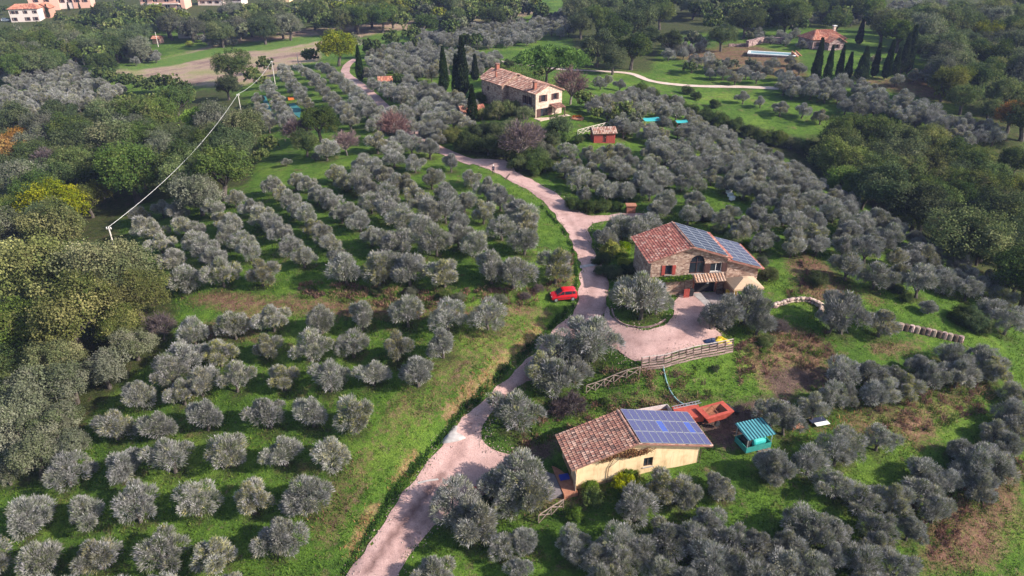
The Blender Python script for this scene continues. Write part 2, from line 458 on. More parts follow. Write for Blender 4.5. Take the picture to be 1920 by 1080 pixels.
def in_poly(px, py, poly):
    px = np.asarray(px, float); py = np.asarray(py, float)
    c = np.zeros(px.shape, bool); m = len(poly)
    for i in range(m):
        x1, y1 = poly[i]; x2, y2 = poly[(i + 1) % m]
        if y1 == y2: continue
        c ^= ((y1 > py) != (y2 > py)) & (px < (x2 - x1) * (py - y1) / (y2 - y1) + x1)
    return c
VPX, VPY, VDEP = proj(VX, VY, VZ)
vis = VDEP > 5
def pmask(polys, soft=1):
    m = np.zeros(VX.shape)
    for p in polys:
        m = np.maximum(m, (in_poly(VPX, VPY, p) & vis).astype(float))
    for _ in range(soft):
        q = m.copy()
        q[1:-1, 1:-1] = (m[1:-1, 1:-1] * 2 + m[:-2, 1:-1] + m[2:, 1:-1] + m[1:-1, :-2] + m[1:-1, 2:]) / 6
        m = q
    return m
def wl(pts, off=0.0):
    return [tuple(P(a, b)[:2]) for a, b in pts]
def dmask(pts, w):
    d = seg_dist(VX, VY, wl(pts))
    return np.clip(1.3 - d / w, 0, 1)
DRYLINES = [([(845,775),(880,735),(915,705),(950,672),(985,645),(1012,618)], 1.5), ([(655,1035),(680,985),(700,950)], 0.8), ([(735,905),(745,890)], 0.6),
            ([(760,880),(775,850)], 0.9), ([(1072,540),(1068,515),(1060,480)], 0.8), ([(820,150),(1,1)][:1] * 2, 0.1)]
m_dry = np.zeros(VX.shape)
for p_, w_ in DRYLINES: m_dry = np.maximum(m_dry, dmask(p_, w_))
m_dry *= 0.82
m_dry = np.maximum(m_dry, 0.5 * pmask([[(1690,770),(1750,785),(1740,840),(1690,820)], [(850,985),(880,975),(905,985),(880,1005)], [(1480,790),(1600,770),(1620,800),(1500,830)]], 3))
m_red = pmask([[(330,560),(420,545),(560,560),(640,560),(800,575),(1010,570),(1020,595),(860,600),(700,596),(560,590),(430,590)],
                              [(1400,650),(1470,600),(1560,640),(1545,720),(1450,745),(1400,700)], [(1470,480),(1520,470),(1590,530),(1600,560),(1530,570),(1490,540)],
               [(1620,645),(1700,635),(1760,640),(1700,665),(1640,670)], [(1640,770),(1720,760),(1760,800),(1730,860),(1690,830)],
               [(1700,1080),(1740,960),(1830,900),(1920,830),(1920,960),(1850,1080)], [(360,610),(470,590),(500,640),(380,650)],
               [(1180,745),(1300,735),(1330,770),(1190,780)], [(1600,540),(1660,560),(1640,580)], [(1000,880),(1140,910),(1100,960),(980,960)],
               [(1230,100),(1400,80),(1500,110),(1520,150),(1380,140)], [(1560,140),(1800,150),(1830,200),(1740,190)]], 3)
m_red = np.maximum(m_red, 0.75 * pmask([[(1380,660),(1560,640),(1600,700),(1440,750)], [(1140,740),(1320,725),(1330,770),(1180,790)], [(1560,760),(1700,740),(1850,700),(1880,740),(1700,830),(1600,830)], [(1690,1085),(1760,960),(1900,860),(1925,1000),(1850,1085)]], 4))
m_red = np.maximum(m_red, 0.62 * pmask([[(820,640),(960,590),(1040,600),(960,660),(880,720),(800,800),(720,830),(690,800),(760,720)], [(560,960),(640,860),(700,820),(700,900),(640,1000),(600,1060)]], 3))
m_soil = pmask([[(1290,775),(1390,755),(1480,735),(1500,760),(1430,790),(1410,830),(1350,855),(1325,830),(1300,795)],
                [(940,845),(1030,820),(1060,830),(1035,862),(985,868)], [(1420,690),(1560,690),(1660,700),(1560,730),(1450,735)],
                [(1100,905),(1075,925),(1030,925),(1010,900),(1030,880)]], 2)
m_field = pmask([[(205,135),(250,122),(330,105),(440,72),(560,55),(690,42),(860,30),(1010,12),(1015,24),(900,44),(720,60),(650,75),(600,90),(600,115),(545,122),(500,150),(430,165),(330,158),(270,150)]], 2)
m_fgreen = pmask([[(215,128),(300,112),(430,82),(445,95),(330,122),(250,133)], [(440,82),(600,66),(640,70),(520,92),(440,100)]], 2)
WOODPOLY = [[(-200,190),(110,205),(250,175),(420,165),(500,210),(470,345),(250,385),(215,420),(330,540),(330,640),(190,760),(120,900),(-200,960)],
            [(0,50),(130,60),(260,45),(420,60),(600,52),(720,40),(900,12),(1000,-30),(-200,-30),(-200,130),(60,130),(150,118)],
            [(1060,40),(1110,-30),(1940,-30),(1940,40),(1680,55),(1480,50),(1250,70),(1220,135),(1090,130)],
            [(1230,170),(1330,215),(1500,260),(1640,230),(1780,270),(1940,300),(1940,620),(1850,520),(1690,420),(1560,345),(1440,280),(1330,235)],
            [(1740,90),(1940,60),(1940,330),(1850,280),(1790,190)], [(860,240),(1030,240),(1060,300),(990,345),(935,305),(860,290)]]
m_wood = pmask(WOODPOLY, 4)
m_wood = np.maximum(m_wood, ((VDEP > 520) & (VDEP < 2000)).astype(float))
# small relief: clods, tussocks, ditch beside the road
DITCH = wl([(640,1080),(690,1000),(735,928),(780,872),(820,820),(868,765),(915,722),(975,665),(1030,612),(1062,580)])
dd = seg_dist(VX, VY, DITCH)
near = np.clip(1.4 - VDEP / 160, 0, 1)
ROADC = wl([(690,1080),(745,1000),(800,930),(850,870),(880,820),(900,780),(945,735),(1000,690),(1060,630),(1110,570),(1112,510),(1100,460),(1075,415),(1020,370),(960,338),(910,312),(880,303),(830,285),(785,258)])
COURTC = wl([(1120,620),(1160,650),(1220,655),(1290,625),(1320,590),(1300,560)])
dr = np.minimum(seg_dist(VX, VY, ROADC), seg_dist(VX, VY, COURTC))
roadfree = np.clip((dr - 4.5) / 3, 0, 1)
relief = ((vnoise(VX, VY, 2.2, 1) - 0.5) * 0.22 + (vnoise(VX, VY, 6.0, 2) - 0.5) * 0.35) * near * roadfree
relief -= 0.38 * np.exp(-(dd / 0.55) ** 2)
VZ2 = VZ + relief
ny, nx = VX.shape
idx = np.arange(ny * nx).reshape(ny, nx)
Q = np.stack([idx[:-1, :-1], idx[:-1, 1:], idx[1:, 1:], idx[1:, :-1]], -1).reshape(-1, 4)
GND = np_mesh('ground', np.stack([VX, VY, VZ2], -1).reshape(-1, 3), Q, None, None, True)
for nm, arr in (('mask_a', (m_dry, m_red, m_soil)), ('mask_b', (m_field, m_fgreen, m_wood))):
    at = GND.attributes.new(nm, 'FLOAT_COLOR', 'POINT')
    c = np.ones((ny * nx, 4), np.float32)
    for k in range(3): c[:, k] = arr[k].ravel()
    at.data.foreach_set('color', c.ravel())
def ground_mat():
    m, nt, out = nodes_of('meadow_ground')
    tc = N(nt, 'ShaderNodeTexCoord'); V = tc.outputs['Object']
    b = N(nt, 'ShaderNodeBsdfPrincipled'); b.inputs['Roughness'].default_value = 0.95; b.inputs['Specular IOR Level'].default_value = 0.1
    n1 = noise(nt, 0.09, 5, 0.6, V); n2 = noise(nt, 0.9, 6, 0.65, V); n3 = noise(nt, 6.0, 5, 0.7, V); n4 = noise(nt, 0.35, 6, 0.7, V)
    r1 = ramp(nt, [(0.3, (0.048, 0.098, 0.016)), (0.5, (0.088, 0.165, 0.022)), (0.7, (0.155, 0.225, 0.036))]); nt.links.new(n1.outputs[0], r1.inputs[0])
    r2 = ramp(nt, [(0.28, (0.45, 0.5, 0.5)), (0.5, (1, 1, 1)), (0.72, (1.35, 1.25, 1.2))]); nt.links.new(n2.outputs[0], r2.inputs[0])
    r3 = ramp(nt, [(0.3, (0.4, 0.42, 0.4)), (0.55, (1, 1, 1)), (0.75, (1.5, 1.4, 1.3))]); nt.links.new(n3.outputs[0], r3.inputs[0])
    g = mix(nt, 1, mix(nt, 1, r1.outputs[0], r2.outputs[0], 'MULTIPLY'), r3.outputs[0], 'MULTIPLY')
    def sep(nm):
        a = N(nt, 'ShaderNodeAttribute', attribute_name=nm); s = N(nt, 'ShaderNodeSeparateColor'); nt.links.new(a.outputs['Color'], s.inputs[0]); return s
    a, bb = sep('mask_a'), sep('mask_b')
    def gate(mask, nz, lo, hi):      # mask broken up by noise
        ad = N(nt, 'ShaderNodeMath', operation='ADD'); nt.links.new(mask, ad.inputs[0]); nt.links.new(nz, ad.inputs[1])
        mr = N(nt, 'ShaderNodeMapRange'); mr.inputs[1].default_value = lo; mr.inputs[2].default_value = hi; nt.links.new(ad.outputs[0], mr.inputs[0])
        return mr.outputs[0]
    def tint(stops, nz):
        r = ramp(nt, stops); nt.links.new(nz, r.inputs[0]); return mix(nt, 1, r.outputs[0], r3.outputs[0], 'MULTIPLY')
    # bare reddish weeds scattered everywhere, dense where mapped
    red = tint([(0.3, (0.12, 0.062, 0.045)), (0.5, (0.20, 0.10, 0.075)), (0.7, (0.28, 0.17, 0.11))], n2.outputs[0])
    n5 = noise(nt, 1.7, 6, 0.75, V)
    av = N(nt, 'ShaderNodeMath', operation='MULTIPLY_ADD'); av.inputs[1].default_value = 2.2; av.inputs[2].default_value = -0.6; nt.links.new(n5.outputs[0], av.inputs[0])
    br = N(nt, 'ShaderNodeMath', operation='ADD'); nt.links.new(av.outputs[0], br.inputs[0]); nt.links.new(n4.outputs[0], br.inputs[1])
    hm = N(nt, 'ShaderNodeMath', operation='MULTIPLY'); hm.inputs[1].default_value = 0.85; nt.links.new(a.outputs[1], hm.inputs[0])
    g = mix(nt, gate(hm.outputs[0], br.outputs[0], 1.25, 2.0), g, red)
    sc_ = N(nt, 'ShaderNodeMapRange'); sc_.inputs[1].default_value = 0.57; sc_.inputs[2].default_value = 0.72; nt.links.new(n4.outputs[0], sc_.inputs[0])
    sm_ = N(nt, 'ShaderNodeMath', operation='MULTIPLY'); sm_.inputs[1].default_value = 0.65; nt.links.new(sc_.outputs[0], sm_.inputs[0])
    g = mix(nt, sm_.outputs[0], g, red)
    dry = tint([(0.3, (0.30, 0.155, 0.085)), (0.6, (0.40, 0.235, 0.14))], n2.outputs[0])
    g = mix(nt, gate(a.outputs[0], br.outputs[0], 1.35, 2.2), g, dry)
    soil = tint([(0.3, (0.07, 0.045, 0.038)), (0.7, (0.17, 0.11, 0.092))], n2.outputs[0])
    g = mix(nt, gate(a.outputs[2], br.outputs[0], 1.2, 1.9), g, soil)
    fld = tint([(0.35, (0.26, 0.165, 0.145)), (0.5, (0.42, 0.30, 0.225)), (0.64, (0.31, 0.285, 0.13))], n1.outputs[0])
    g = mix(nt, gate(bb.outputs[0], br.outputs[0], 1.2, 1.9), g, fld)
    fg = tint([(0.3, (0.08, 0.18, 0.03)), (0.7, (0.16, 0.22, 0.05))], n4.outputs[0])
    g = mix(nt, gate(bb.outputs[1], n4.outputs[0], 0.8, 1.2), g, fg)
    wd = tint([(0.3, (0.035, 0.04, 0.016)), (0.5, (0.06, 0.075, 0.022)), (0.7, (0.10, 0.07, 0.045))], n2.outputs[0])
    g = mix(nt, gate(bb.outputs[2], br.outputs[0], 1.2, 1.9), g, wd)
    nt.links.new(g, b.inputs['Base Color'])
    ad = N(nt, 'ShaderNodeMath', operation='ADD'); nt.links.new(n3.outputs[0], ad.inputs[0]); nt.links.new(n2.outputs[0], ad.inputs[1])
    bp = N(nt, 'ShaderNodeBump'); bp.inputs['Strength'].default_value = 0.9; bp.inputs['Distance'].default_value = 0.25
    nt.links.new(ad.outputs[0], bp.inputs['Height']); nt.links.new(bp.outputs[0], b.inputs['Normal'])
    nt.links.new(b.outputs[0], out.inputs[0])
    return m
GND.materials.append(ground_mat())
ground = ob('ground', GND); tag(ground, 'green and brown hillside meadow under the olive groves', None, None, 'structure')

# ------------------------------------------------------------------ roads: sheets cut to their outline, draped on the ground
def gravel_mat(name, c1, c2, c3, ruts=None):
    m, nt, out = nodes_of(name)
    tc = N(nt, 'ShaderNodeTexCoord'); V = tc.outputs['Object']
    n1 = noise(nt, 0.35, 6, 0.65, V); n2 = noise(nt, 7, 5, 0.7, V); n3 = noise(nt, 1.6, 6, 0.7, V)
    r1 = ramp(nt, [(0.3, c1), (0.5, c2), (0.72, c3)]); nt.links.new(n1.outputs[0], r1.inputs[0])
    r2 = ramp(nt, [(0.3, (0.72, 0.7, 0.7)), (0.6, (1.08, 1.06, 1.05))]); nt.links.new(n2.outputs[0], r2.inputs[0])
    r3 = ramp(nt, [(0.28, (0.6, 0.56, 0.55)), (0.42, (1, 1, 1)), (0.75, (1.1, 1.08, 1.06))]); nt.links.new(n3.outputs[0], r3.inputs[0])
    c = mix(nt, 1, mix(nt, 1, r1.outputs[0], r2.outputs[0], 'MULTIPLY'), r3.outputs[0], 'MULTIPLY')
    at = N(nt, 'ShaderNodeAttribute', attribute_name='rut')      # worn wheel tracks: darker damp stones
    c = mix(nt, at.outputs['Fac'], c, mix(nt, 1, c, (0.42, 0.385, 0.385), 'MULTIPLY'))
    b = N(nt, 'ShaderNodeBsdfPrincipled'); b.inputs['Roughness'].default_value = 0.95; b.inputs['Specular IOR Level'].default_value = 0.15
    nt.links.new(c, b.inputs['Base Color'])
    bp = N(nt, 'ShaderNodeBump'); bp.inputs['Strength'].default_value = 0.6; bp.inputs['Distance'].default_value = 0.06
    nt.links.new(n2.outputs[0], bp.inputs['Height']); nt.links.new(bp.outputs[0], b.inputs['Normal'])
    nt.links.new(b.outputs[0], out.inputs[0])
    MATS[name] = m
    return m
M_GRAVEL = gravel_mat('gravel_road', (0.35, 0.225, 0.205), (0.46, 0.305, 0.28), (0.54, 0.38, 0.35))
M_PATH = gravel_mat('pale_path', (0.45, 0.34, 0.28), (0.55, 0.44, 0.38), (0.6, 0.5, 0.45))
def smooth_loop(pts, k=6, closed=True):
    out = []; m = len(pts)
    rng_ = range(m if closed else m - 1)
    for i in rng_:
        p0, p1, p2, p3 = (pts[(i + j - 1) % m] if closed else pts[min(max(i + j - 1, 0), m - 1)] for j in range(4))
        for q in range(k):
            t = q / k
            out.append(tuple(0.5 * (2 * b + (c - a) * t + (2 * a - 5 * b + 4 * c - d) * t * t + (3 * b - a - 3 * c + d) * t ** 3) for a, b, c, d in zip(p0, p1, p2, p3)))
    if not closed: out.append(tuple(pts[-1]))
    return out
def ground_z(x, y):
    """height of the built ground sheet (with relief)"""
    j = int(np.clip(np.searchsorted(YS, y) - 1, 0, ny - 2)); i = int(np.clip(np.searchsorted(XS, x) - 1, 0, nx - 2))
    u = (x - XS[i]) / (XS[i + 1] - XS[i]); v = (y - YS[j]) / (YS[j + 1] - YS[j])
    return float(VZ2[j, i] * (1 - u) * (1 - v) + VZ2[j, i + 1] * u * (1 - v) + VZ2[j + 1, i] * (1 - u) * v + VZ2[j + 1, i + 1] * u * v)
def ragged(loop, amp):
    out = []
    m_ = len(loop)
    for i in range(m_):
        a = Vector(loop[i][:2]); b = Vector(loop[(i + 1) % m_][:2]); L_ = (b - a).length; k = max(1, int(L_ / 0.5)); d = (b - a).normalized() if L_ > 1e-6 else Vector((1, 0)); nn = Vector((-d.y, d.x))
        for j in range(k):
            q = a.lerp(b, j / k); w_ = float(vnoise(np.array([q.x]), np.array([q.y]), 1.1, 17)[0] + vnoise(np.array([q.x]), np.array([q.y]), 3.1, 18)[0] - 1.0)
            out.append(tuple(q + nn * w_ * amp))
    return out
def sheet(name, loop, step, off, mat, ruts=()):
    loop = [Vector(p[:2]) for p in loop]
    lp = [(p.x, p.y) for p in loop]
    x0, x1 = min(p[0] for p in lp), max(p[0] for p in lp); y0, y1 = min(p[1] for p in lp), max(p[1] for p in lp)
    g = np.array([(x + random.uniform(-.1, .1) * step, y + random.uniform(-.1, .1) * step) for x in np.arange(x0, x1, step) for y in np.arange(y0, y1, step)])
    ins = in_poly(g[:, 0], g[:, 1], lp)
    g = g[ins]
    d = seg_dist(g[:, 0], g[:, 1], lp + lp[:1]); g = g[d > step * 0.35]
    vs = loop + [Vector(q) for q in g]
    ed = [(i, (i + 1) % len(loop)) for i in range(len(loop))]
    ov, oe, of, *_ = delaunay_2d_cdt(vs, ed, [], 1, 1e-4)
    me = bpy.data.meshes.new(name)
    V3 = [(v.x, v.y, ground_z(v.x, v.y) + off) for v in ov]
    me.from_pydata(V3, [], of); me.update()
    for p in me.polygons: p.use_smooth = True
    at = me.attributes.new('rut', 'FLOAT', 'POINT')
    vx = np.array([v[0] for v in V3]); vy = np.array([v[1] for v in V3]); r = np.zeros(len(V3))
    for pts, w, s in ruts:
        r = np.maximum(r, s * np.clip(1.4 - seg_dist(vx, vy, pts) / w, 0, 1))
    at.data.foreach_set('value', r.astype(np.float32))
    me.materials.append(mat)
    o = ob(name, me); tag(o, None, None, None, 'structure')
    return o
LE = [(640,1095),(700,1010),(745,940),(790,885),(820,845),(845,812),(885,765),(932,722),(985,675),(1040,620),(1070,588),(1085,560),(1090,530),(1088,490),(1072,450),(1050,415),(1020,380),(985,354),(940,330),(903,312),(870,300)]
RE = [(948,300),(965,322),(1000,340),(1036,358),(1062,378),(1082,394),(1110,404),(1160,402),(1205,400),(1208,408),(1165,414),(1120,418),(1103,432),(1108,455),(1122,488),(1138,525),(1141,560),(1130,600),(1110,625),(1060,665),(1000,705),(955,745),(922,780),(908,800),(905,822),(922,842),(955,850),(985,858),(1000,880),(960,905),(905,930),(850,960),(800,1000),(762,1045),(735,1095)]
road = sheet('gravel_road', ragged(smooth_loop(wl(LE + RE), 4), 0.55), 0.6, 0.05, M_GRAVEL,
   ruts=[(wl([(690,1070),(740,1000),(790,940),(830,890)]), 0.45, 1.0), (wl([(1140,500),(1141,560),(1128,600),(1118,625)]), 0.3, 0.9), (wl([(1108,420),(1112,470),(1116,520),(1105,570)]), 0.5, 0.35), (wl([(1000,362),(1050,395),(1080,430)]), 0.4, 0.4),(wl([(955,742),(1010,690),(1060,640),(1095,590)]), 0.4, 0.6),(wl([(925,328),(975,346),(1035,378),(1072,415),(1095,470)]), 0.35, 0.45),(wl([(880,800),(860,850),(815,905)]), 0.5, 0.4),(wl([(715,1085),(770,1005),(825,945)]), 0.3, 0.35)])
tag(road, 'pale pink gravel road winding uphill past the houses')
CY = [(1108,618),(1125,600),(1140,575),(1148,596),(1175,612),(1215,618),(1250,606),(1268,585),(1268,560),(1282,548),(1330,552),(1345,575),(1338,612),(1350,632),(1300,648),(1240,670),(1190,680),(1150,655)]
court = sheet('gravel_court', ragged(smooth_loop(wl(CY), 4), 0.5), 0.6, 0.062, M_GRAVEL, ruts=[(wl([(1150,630),(1200,645),(1270,635),(1310,600)]), 0.6, 0.25)])
tag(court, 'pale gravel forecourt in front of the stone house')
def ribbon(name, pts, w, off, mat, label):
    c = smooth_loop(wl(pts), 6, False)
    L, Rr = [], []
    for i, p in enumerate(c):
        a = Vector(c[max(i - 1, 0)]); b = Vector(c[min(i + 1, len(c) - 1)])
        d = (b - a).normalized(); nn = Vector((-d.y, d.x)) * w / 2 * random.uniform(0.9, 1.1)
        L.append(tuple(Vector(p) + nn)); Rr.append(tuple(Vector(p) - nn))
    o = sheet(name, L + Rr[::-1], w * 0.6, off, mat); tag(o, label)
    return o
ribbon('upper_lane', [(890,306),(850,292),(800,268),(772,248),(745,225),(715,195),(690,172),(665,152),(648,138),(652,122),(668,110)], 2.7, 0.07, M_GRAVEL, 'upper gravel lane climbing between the olive rows')
ribbon('far_path', [(880,108),(930,114),(985,122),(1050,130),(1110,133),(1180,138),(1220,152),(1280,160),(1380,163),(1460,166)], 2.6, 0.10, M_PATH, 'pale farm path below the far grove')

# ------------------------------------------------------------------ tree generators (unit-size crowns as arrays)
def unit(v):
    return v / (np.linalg.norm(v, axis=-1, keepdims=True) + 1e-9)
def sph(rng, n, zmin=-1.0):
    z = rng.uniform(zmin, 1, n); a = rng.uniform(0, 2 * np.pi, n); r = np.sqrt(1 - z * z)
    return np.stack([r * np.cos(a), r * np.sin(a), z], -1)
def blades(rng, pos, dr, L, Wd, droop=0.0):
    """narrow diamonds starting at pos along dr"""
    n = len(pos); dr = unit(dr)
    side = unit(np.cross(dr, unit(rng.normal(size=(n, 3)))))
    L = L[:, None]; Wd = Wd[:, None]
    mid = pos + dr * L * 0.5; tip = pos + dr * L; tip[:, 2] -= droop * L[:, 0]
    V = np.stack([pos, mid + side * Wd, tip, mid - side * Wd], 1).reshape(-1, 3)
    return V, np.arange(4 * n).reshape(-1, 4)
def cards(rng, pos, nrm, S, asp=0.75):
    n = len(pos); nrm = unit(nrm)
    a = unit(np.cross(nrm, unit(rng.normal(size=(n, 3))))); b = np.cross(nrm, a)
    S = S[:, None]
    V = np.stack([pos - a * S, pos + b * S * asp - a * S * 0.1, pos + a * S, pos - b * S * asp + a * S * 0.1], 1).reshape(-1, 3)
    return V, np.arange(4 * n).reshape(-1, 4)
def pick(rng, n, pal, w):
    pal = np.array(pal); k = rng.choice(len(pal), n, p=np.array(w) / sum(w))
    return pal[k] * rng.uniform(0.8, 1.2, (n, 1))
def rep4(c): return np.repeat(c, 4, 0)
# --- olive crown: metres, crown centre about 2.05 m up, radius about 2.1
OL_PAL = [(0.232, 0.236, 0.190), (0.312, 0.303, 0.285), (0.142, 0.164, 0.090), (0.415, 0.398, 0.405), (0.38, 0.355, 0.18)]
def olive_arrays(seed, n=3400, yellow=0.05, style=0):
    rng = np.random.default_rng(seed)
    nl = rng.integers(7, 11)
    ang = np.linspace(0, 2 * np.pi, nl - 2, endpoint=False) + rng.uniform(0, 6)
    rad = rng.uniform(0.75, 1.25, nl - 2)
    lc = np.stack([np.cos(ang) * rad, np.sin(ang) * rad, rng.uniform(1.3, 2.3, nl - 2)], -1)
    lc[:, :2] += rng.normal(size=(nl - 2, 2)) * 0.22; lc[:, :2] *= np.array([rng.uniform(0.88, 1.15), rng.uniform(0.88, 1.15)])
    lc = np.r_[lc, [[rng.uniform(-.3, .3), rng.uniform(-.3, .3), rng.uniform(2.5, 2.9)]], [[0, 0, 1.7]]]
    if style == 1: lc[:, :2] *= 1.25; lc[:, 2] += 0.25
    lr = rng.uniform(0.55, 1.12, len(lc)); lr[-1] = 1.1
    k = rng.integers(0, len(lc), n)
    # tufts: shoots come in bunches
    nt_ = max(40, n // 18); tu = sph(rng, nt_, -0.6); tk = rng.integers(0, len(lc), nt_); tr = rng.uniform(0.62, 1.0, nt_)
    t = rng.integers(0, nt_, n)
    u = unit(tu[t] + rng.normal(size=(n, 3)) * 0.22)
    pos = lc[tk[t]] + u * (lr[tk[t]] * tr[t] * rng.uniform(0.7, 1.0, n))[:, None]
    out = unit(pos - np.array([0, 0, 1.6]))
    dr = unit(u * 0.7 + out * 0.5 + np.array([0, 0, 0.42]) + rng.normal(size=(n, 3)) * 0.28)
    L = rng.uniform(0.14, 0.44, n); Wd = rng.uniform(0.015, 0.031, n)
    keep = pos[:, 2] > 0.35; pos, dr, L, Wd, t = pos[keep], dr[keep], L[keep], Wd[keep], t[keep]
    V, Qd = blades(rng, pos, dr, L, Wd, 0.06)
    tc = pick(rng, nt_, OL_PAL, [4, 3.6, 2.2, 1.4, yellow * 10])
    side = rng.uniform(0, 6.28)
    c = tc[t] * rng.uniform(0.75, 1.25, (len(pos), 1))
    return V, Qd, rep4(c)
def branchy(rng, tips, base_r=0.16, fork_z=0.7, name='trunk', mat=None):
    mb = MB()
    lean = Vector((rng.uniform(-.12, .12), rng.uniform(-.12, .12), 0))
    f = Vector((lean.x, lean.y, fork_z))
    mb.tube([(0, 0, -0.4), (lean.x * .4, lean.y * .4, fork_z * .45), f], [base_r * 1.35, base_r, base_r * .85], 7)
    for tp in tips:
        tp = Vector(tp); m = f.lerp(tp, 0.5) + Vector((rng.uniform(-.15, .15), rng.uniform(-.15, .15), rng.uniform(0, .2))) * (tp - f).length * 0.4
        mb.tube([f, m, tp], [base_r * .6, base_r * .42, base_r * .15], 5)
    return mb.mesh(name, mat or M_BARK, True)
OLIVES = []
for s in range(9):
    V, Qd, c = olive_arrays(100 + s, [13500, 10500, 12500, 9000, 12000, 13500, 8500, 12500, 11000][s], [0.03, 0.05, 0.30, 0.02, 0.12, 0.0, 0.05, 0.4, 0.04][s], 1 if s in (3, 6) else 0)
    rng = np.random.default_rng(500 + s)
    tips = [(1.1 * math.cos(a), 1.1 * math.sin(a), rng.uniform(1.9, 2.5)) for a in np.linspace(0, 6.28, 5)[:4] + rng.uniform(0, 6)] + [(0.1, 0, 2.8)]
    OLIVES.append((np_mesh('olive_crown', V, Qd, L_OLIVE, c), branchy(rng, tips, 0.17, rng.uniform(0.5, 0.9), 'olive_trunk')))

# --- broad crown: unit radius, centre at origin, flattened a little; trunk goes below
def broad_arrays(seed, n, pal, w, leaf=0.040, nl=24, flat_=0.8, spread=0.78, lobe=(0.17, 0.42)):
    rng = np.random.default_rng(seed)
    u = sph(rng, nl, -0.55); lc = u * rng.uniform(0.35, spread, (nl, 1)) * np.array([1, 1, flat_]); lr = rng.uniform(*lobe, nl)
    lc = np.r_[lc, [[0, 0, 0]]]; lr = np.r_[lr, 0.5]
    lcol = pick(rng, nl + 1, pal, w) * rng.uniform(0.75, 1.3, (nl + 1, 1))
    nt_ = n // 16; tk = rng.integers(0, nl + 1, nt_); tu = unit(sph(rng, nt_, -0.6)); tp = lc[tk] + tu * (lr[tk] * rng.uniform(0.75, 1.03, nt_))[:, None]
    t = rng.integers(0, nt_, n)
    pos = tp[t] + rng.normal(size=(n, 3)) * 0.055
    nr = unit(tu[t] * 0.6 + np.array([0, 0, 0.35]) + rng.normal(size=(n, 3)) * 0.55)
    S = rng.uniform(0.55, 1.15, n) * leaf
    V, Qd = cards(rng, pos, nr, S)
    tc = lcol[tk] * 0.55 + pick(rng, nt_, pal, w) * 0.45
    c = tc[t] * rng.uniform(0.75, 1.25, (n, 1))
    return V, Qd, rep4(c)
PALS = {
 'dark': ([(0.044, 0.070, 0.026), (0.074, 0.105, 0.038), (0.125, 0.145, 0.054)], [3, 4, 2]),
 'olive': ([(0.075, 0.108, 0.036), (0.122, 0.156, 0.052), (0.165, 0.178, 0.072), (0.21, 0.19, 0.10)], [3, 4, 2, .7]),
 'yellow': ([(0.12, 0.145, 0.03), (0.19, 0.19, 0.04), (0.065, 0.085, 0.022)], [3, 3, 2]),
 'gold': ([(0.105, 0.122, 0.040), (0.160, 0.165, 0.060), (0.215, 0.20, 0.088), (0.070, 0.090, 0.030)], [3, 3, 2, 2]),
 'autumn': ([(0.24, 0.14, 0.06), (0.30, 0.19, 0.07), (0.14, 0.12, 0.045)], [3, 2, 2]),
 'grey': ([(0.14, 0.15, 0.10), (0.19, 0.185, 0.14), (0.095, 0.112, 0.058)], [3, 2, 2]),
 'bright': ([(0.11, 0.18, 0.03), (0.16, 0.22, 0.035), (0.07, 0.11, 0.02)], [3, 2, 2]),
 'bamboo': ([(0.30, 0.30, 0.04), (0.22, 0.26, 0.035), (0.12, 0.16, 0.03)], [3, 2, 1]),
}
BROAD = {}
for k, (pal, w) in PALS.items():
    cnt = {'dark': 5, 'olive': 5, 'grey': 3, 'gold': 3}.get(k, 2)
    BROAD[k] = []
    for s in range(cnt):
        V, Qd, c = broad_arrays(hash_ := 900 + 37 * s + len(k) * 101 + ord(k[0]), 24000 if k == 'gold' else 19000 if k in ('dark', 'olive', 'yellow', 'grey') else 9000, pal, w, leaf=0.027 if k == 'gold' else 0.030 if k in ('dark', 'olive', 'yellow', 'grey') else 0.04)
        rng = np.random.default_rng(hash_)
        BROAD[k].append(np_mesh('broad_crown', V, Qd, L_OAK, c))
def trunk_mesh(seed, H, r, tipr=0.55, n=6, mat=None):
    rng = np.random.default_rng(seed)
    tips = [(tipr * math.cos(a) * rng.uniform(.7, 1.2), tipr * math.sin(a) * rng.uniform(.7, 1.2), H + rng.uniform(-.1, .35)) for a in np.linspace(0, 6.28, n, endpoint=False)]
    return branchy(rng, tips, r, H * 0.5, 'broad_trunk', mat)
BTRUNK = [trunk_mesh(60 + s, 1.15, 0.085) for s in range(4)]     # unit crown radius; crown centre 1.15 up
# --- bare tree
def bare_arrays(seed, pal, w, n=3400):
    rng = np.random.default_rng(seed)
    nt_ = 110; u = sph(rng, nt_, -0.35); tp = u * rng.uniform(0.45, 0.95, (nt_, 1)) * np.array([1, 1, 0.85])
    t = rng.integers(0, nt_, n)
    pos = tp[t] * rng.uniform(0.55, 1.05, (n, 1)) + rng.normal(size=(n, 3)) * 0.06
    dr = unit(u[t] * 1.0 + np.array([0, 0, 0.5]) + rng.normal(size=(n, 3)) * 0.45)
    V, Qd = blades(rng, pos, dr, rng.uniform(0.12, 0.30, n), rng.uniform(0.007, 0.015, n))
    return V, Qd, rep4(pick(rng, n, pal, w)), tp
BARE = {}
for k, pal, w in [('pinkbare', [(0.26, 0.165, 0.15), (0.20, 0.13, 0.13), (0.14, 0.10, 0.09)], [3, 2, 1]), ('purplebare', [(0.15, 0.115, 0.125), (0.11, 0.085, 0.085), (0.17, 0.13, 0.08)], [3, 3, 1])]:
    BARE[k] = []
    for s in range(2):
        V, Qd, c, tp = bare_arrays(1300 + s + len(k), pal, w)
        rng = np.random.default_rng(s)
        tk = branchy(rng, [(q[0], q[1], q[2] + 1.0) for q in tp[::4]], 0.06, 0.45, 'bare_trunk', M_PALEBARK)
        BARE[k].append((np_mesh('bare_crown', V, Qd, L_OAK, c), tk))
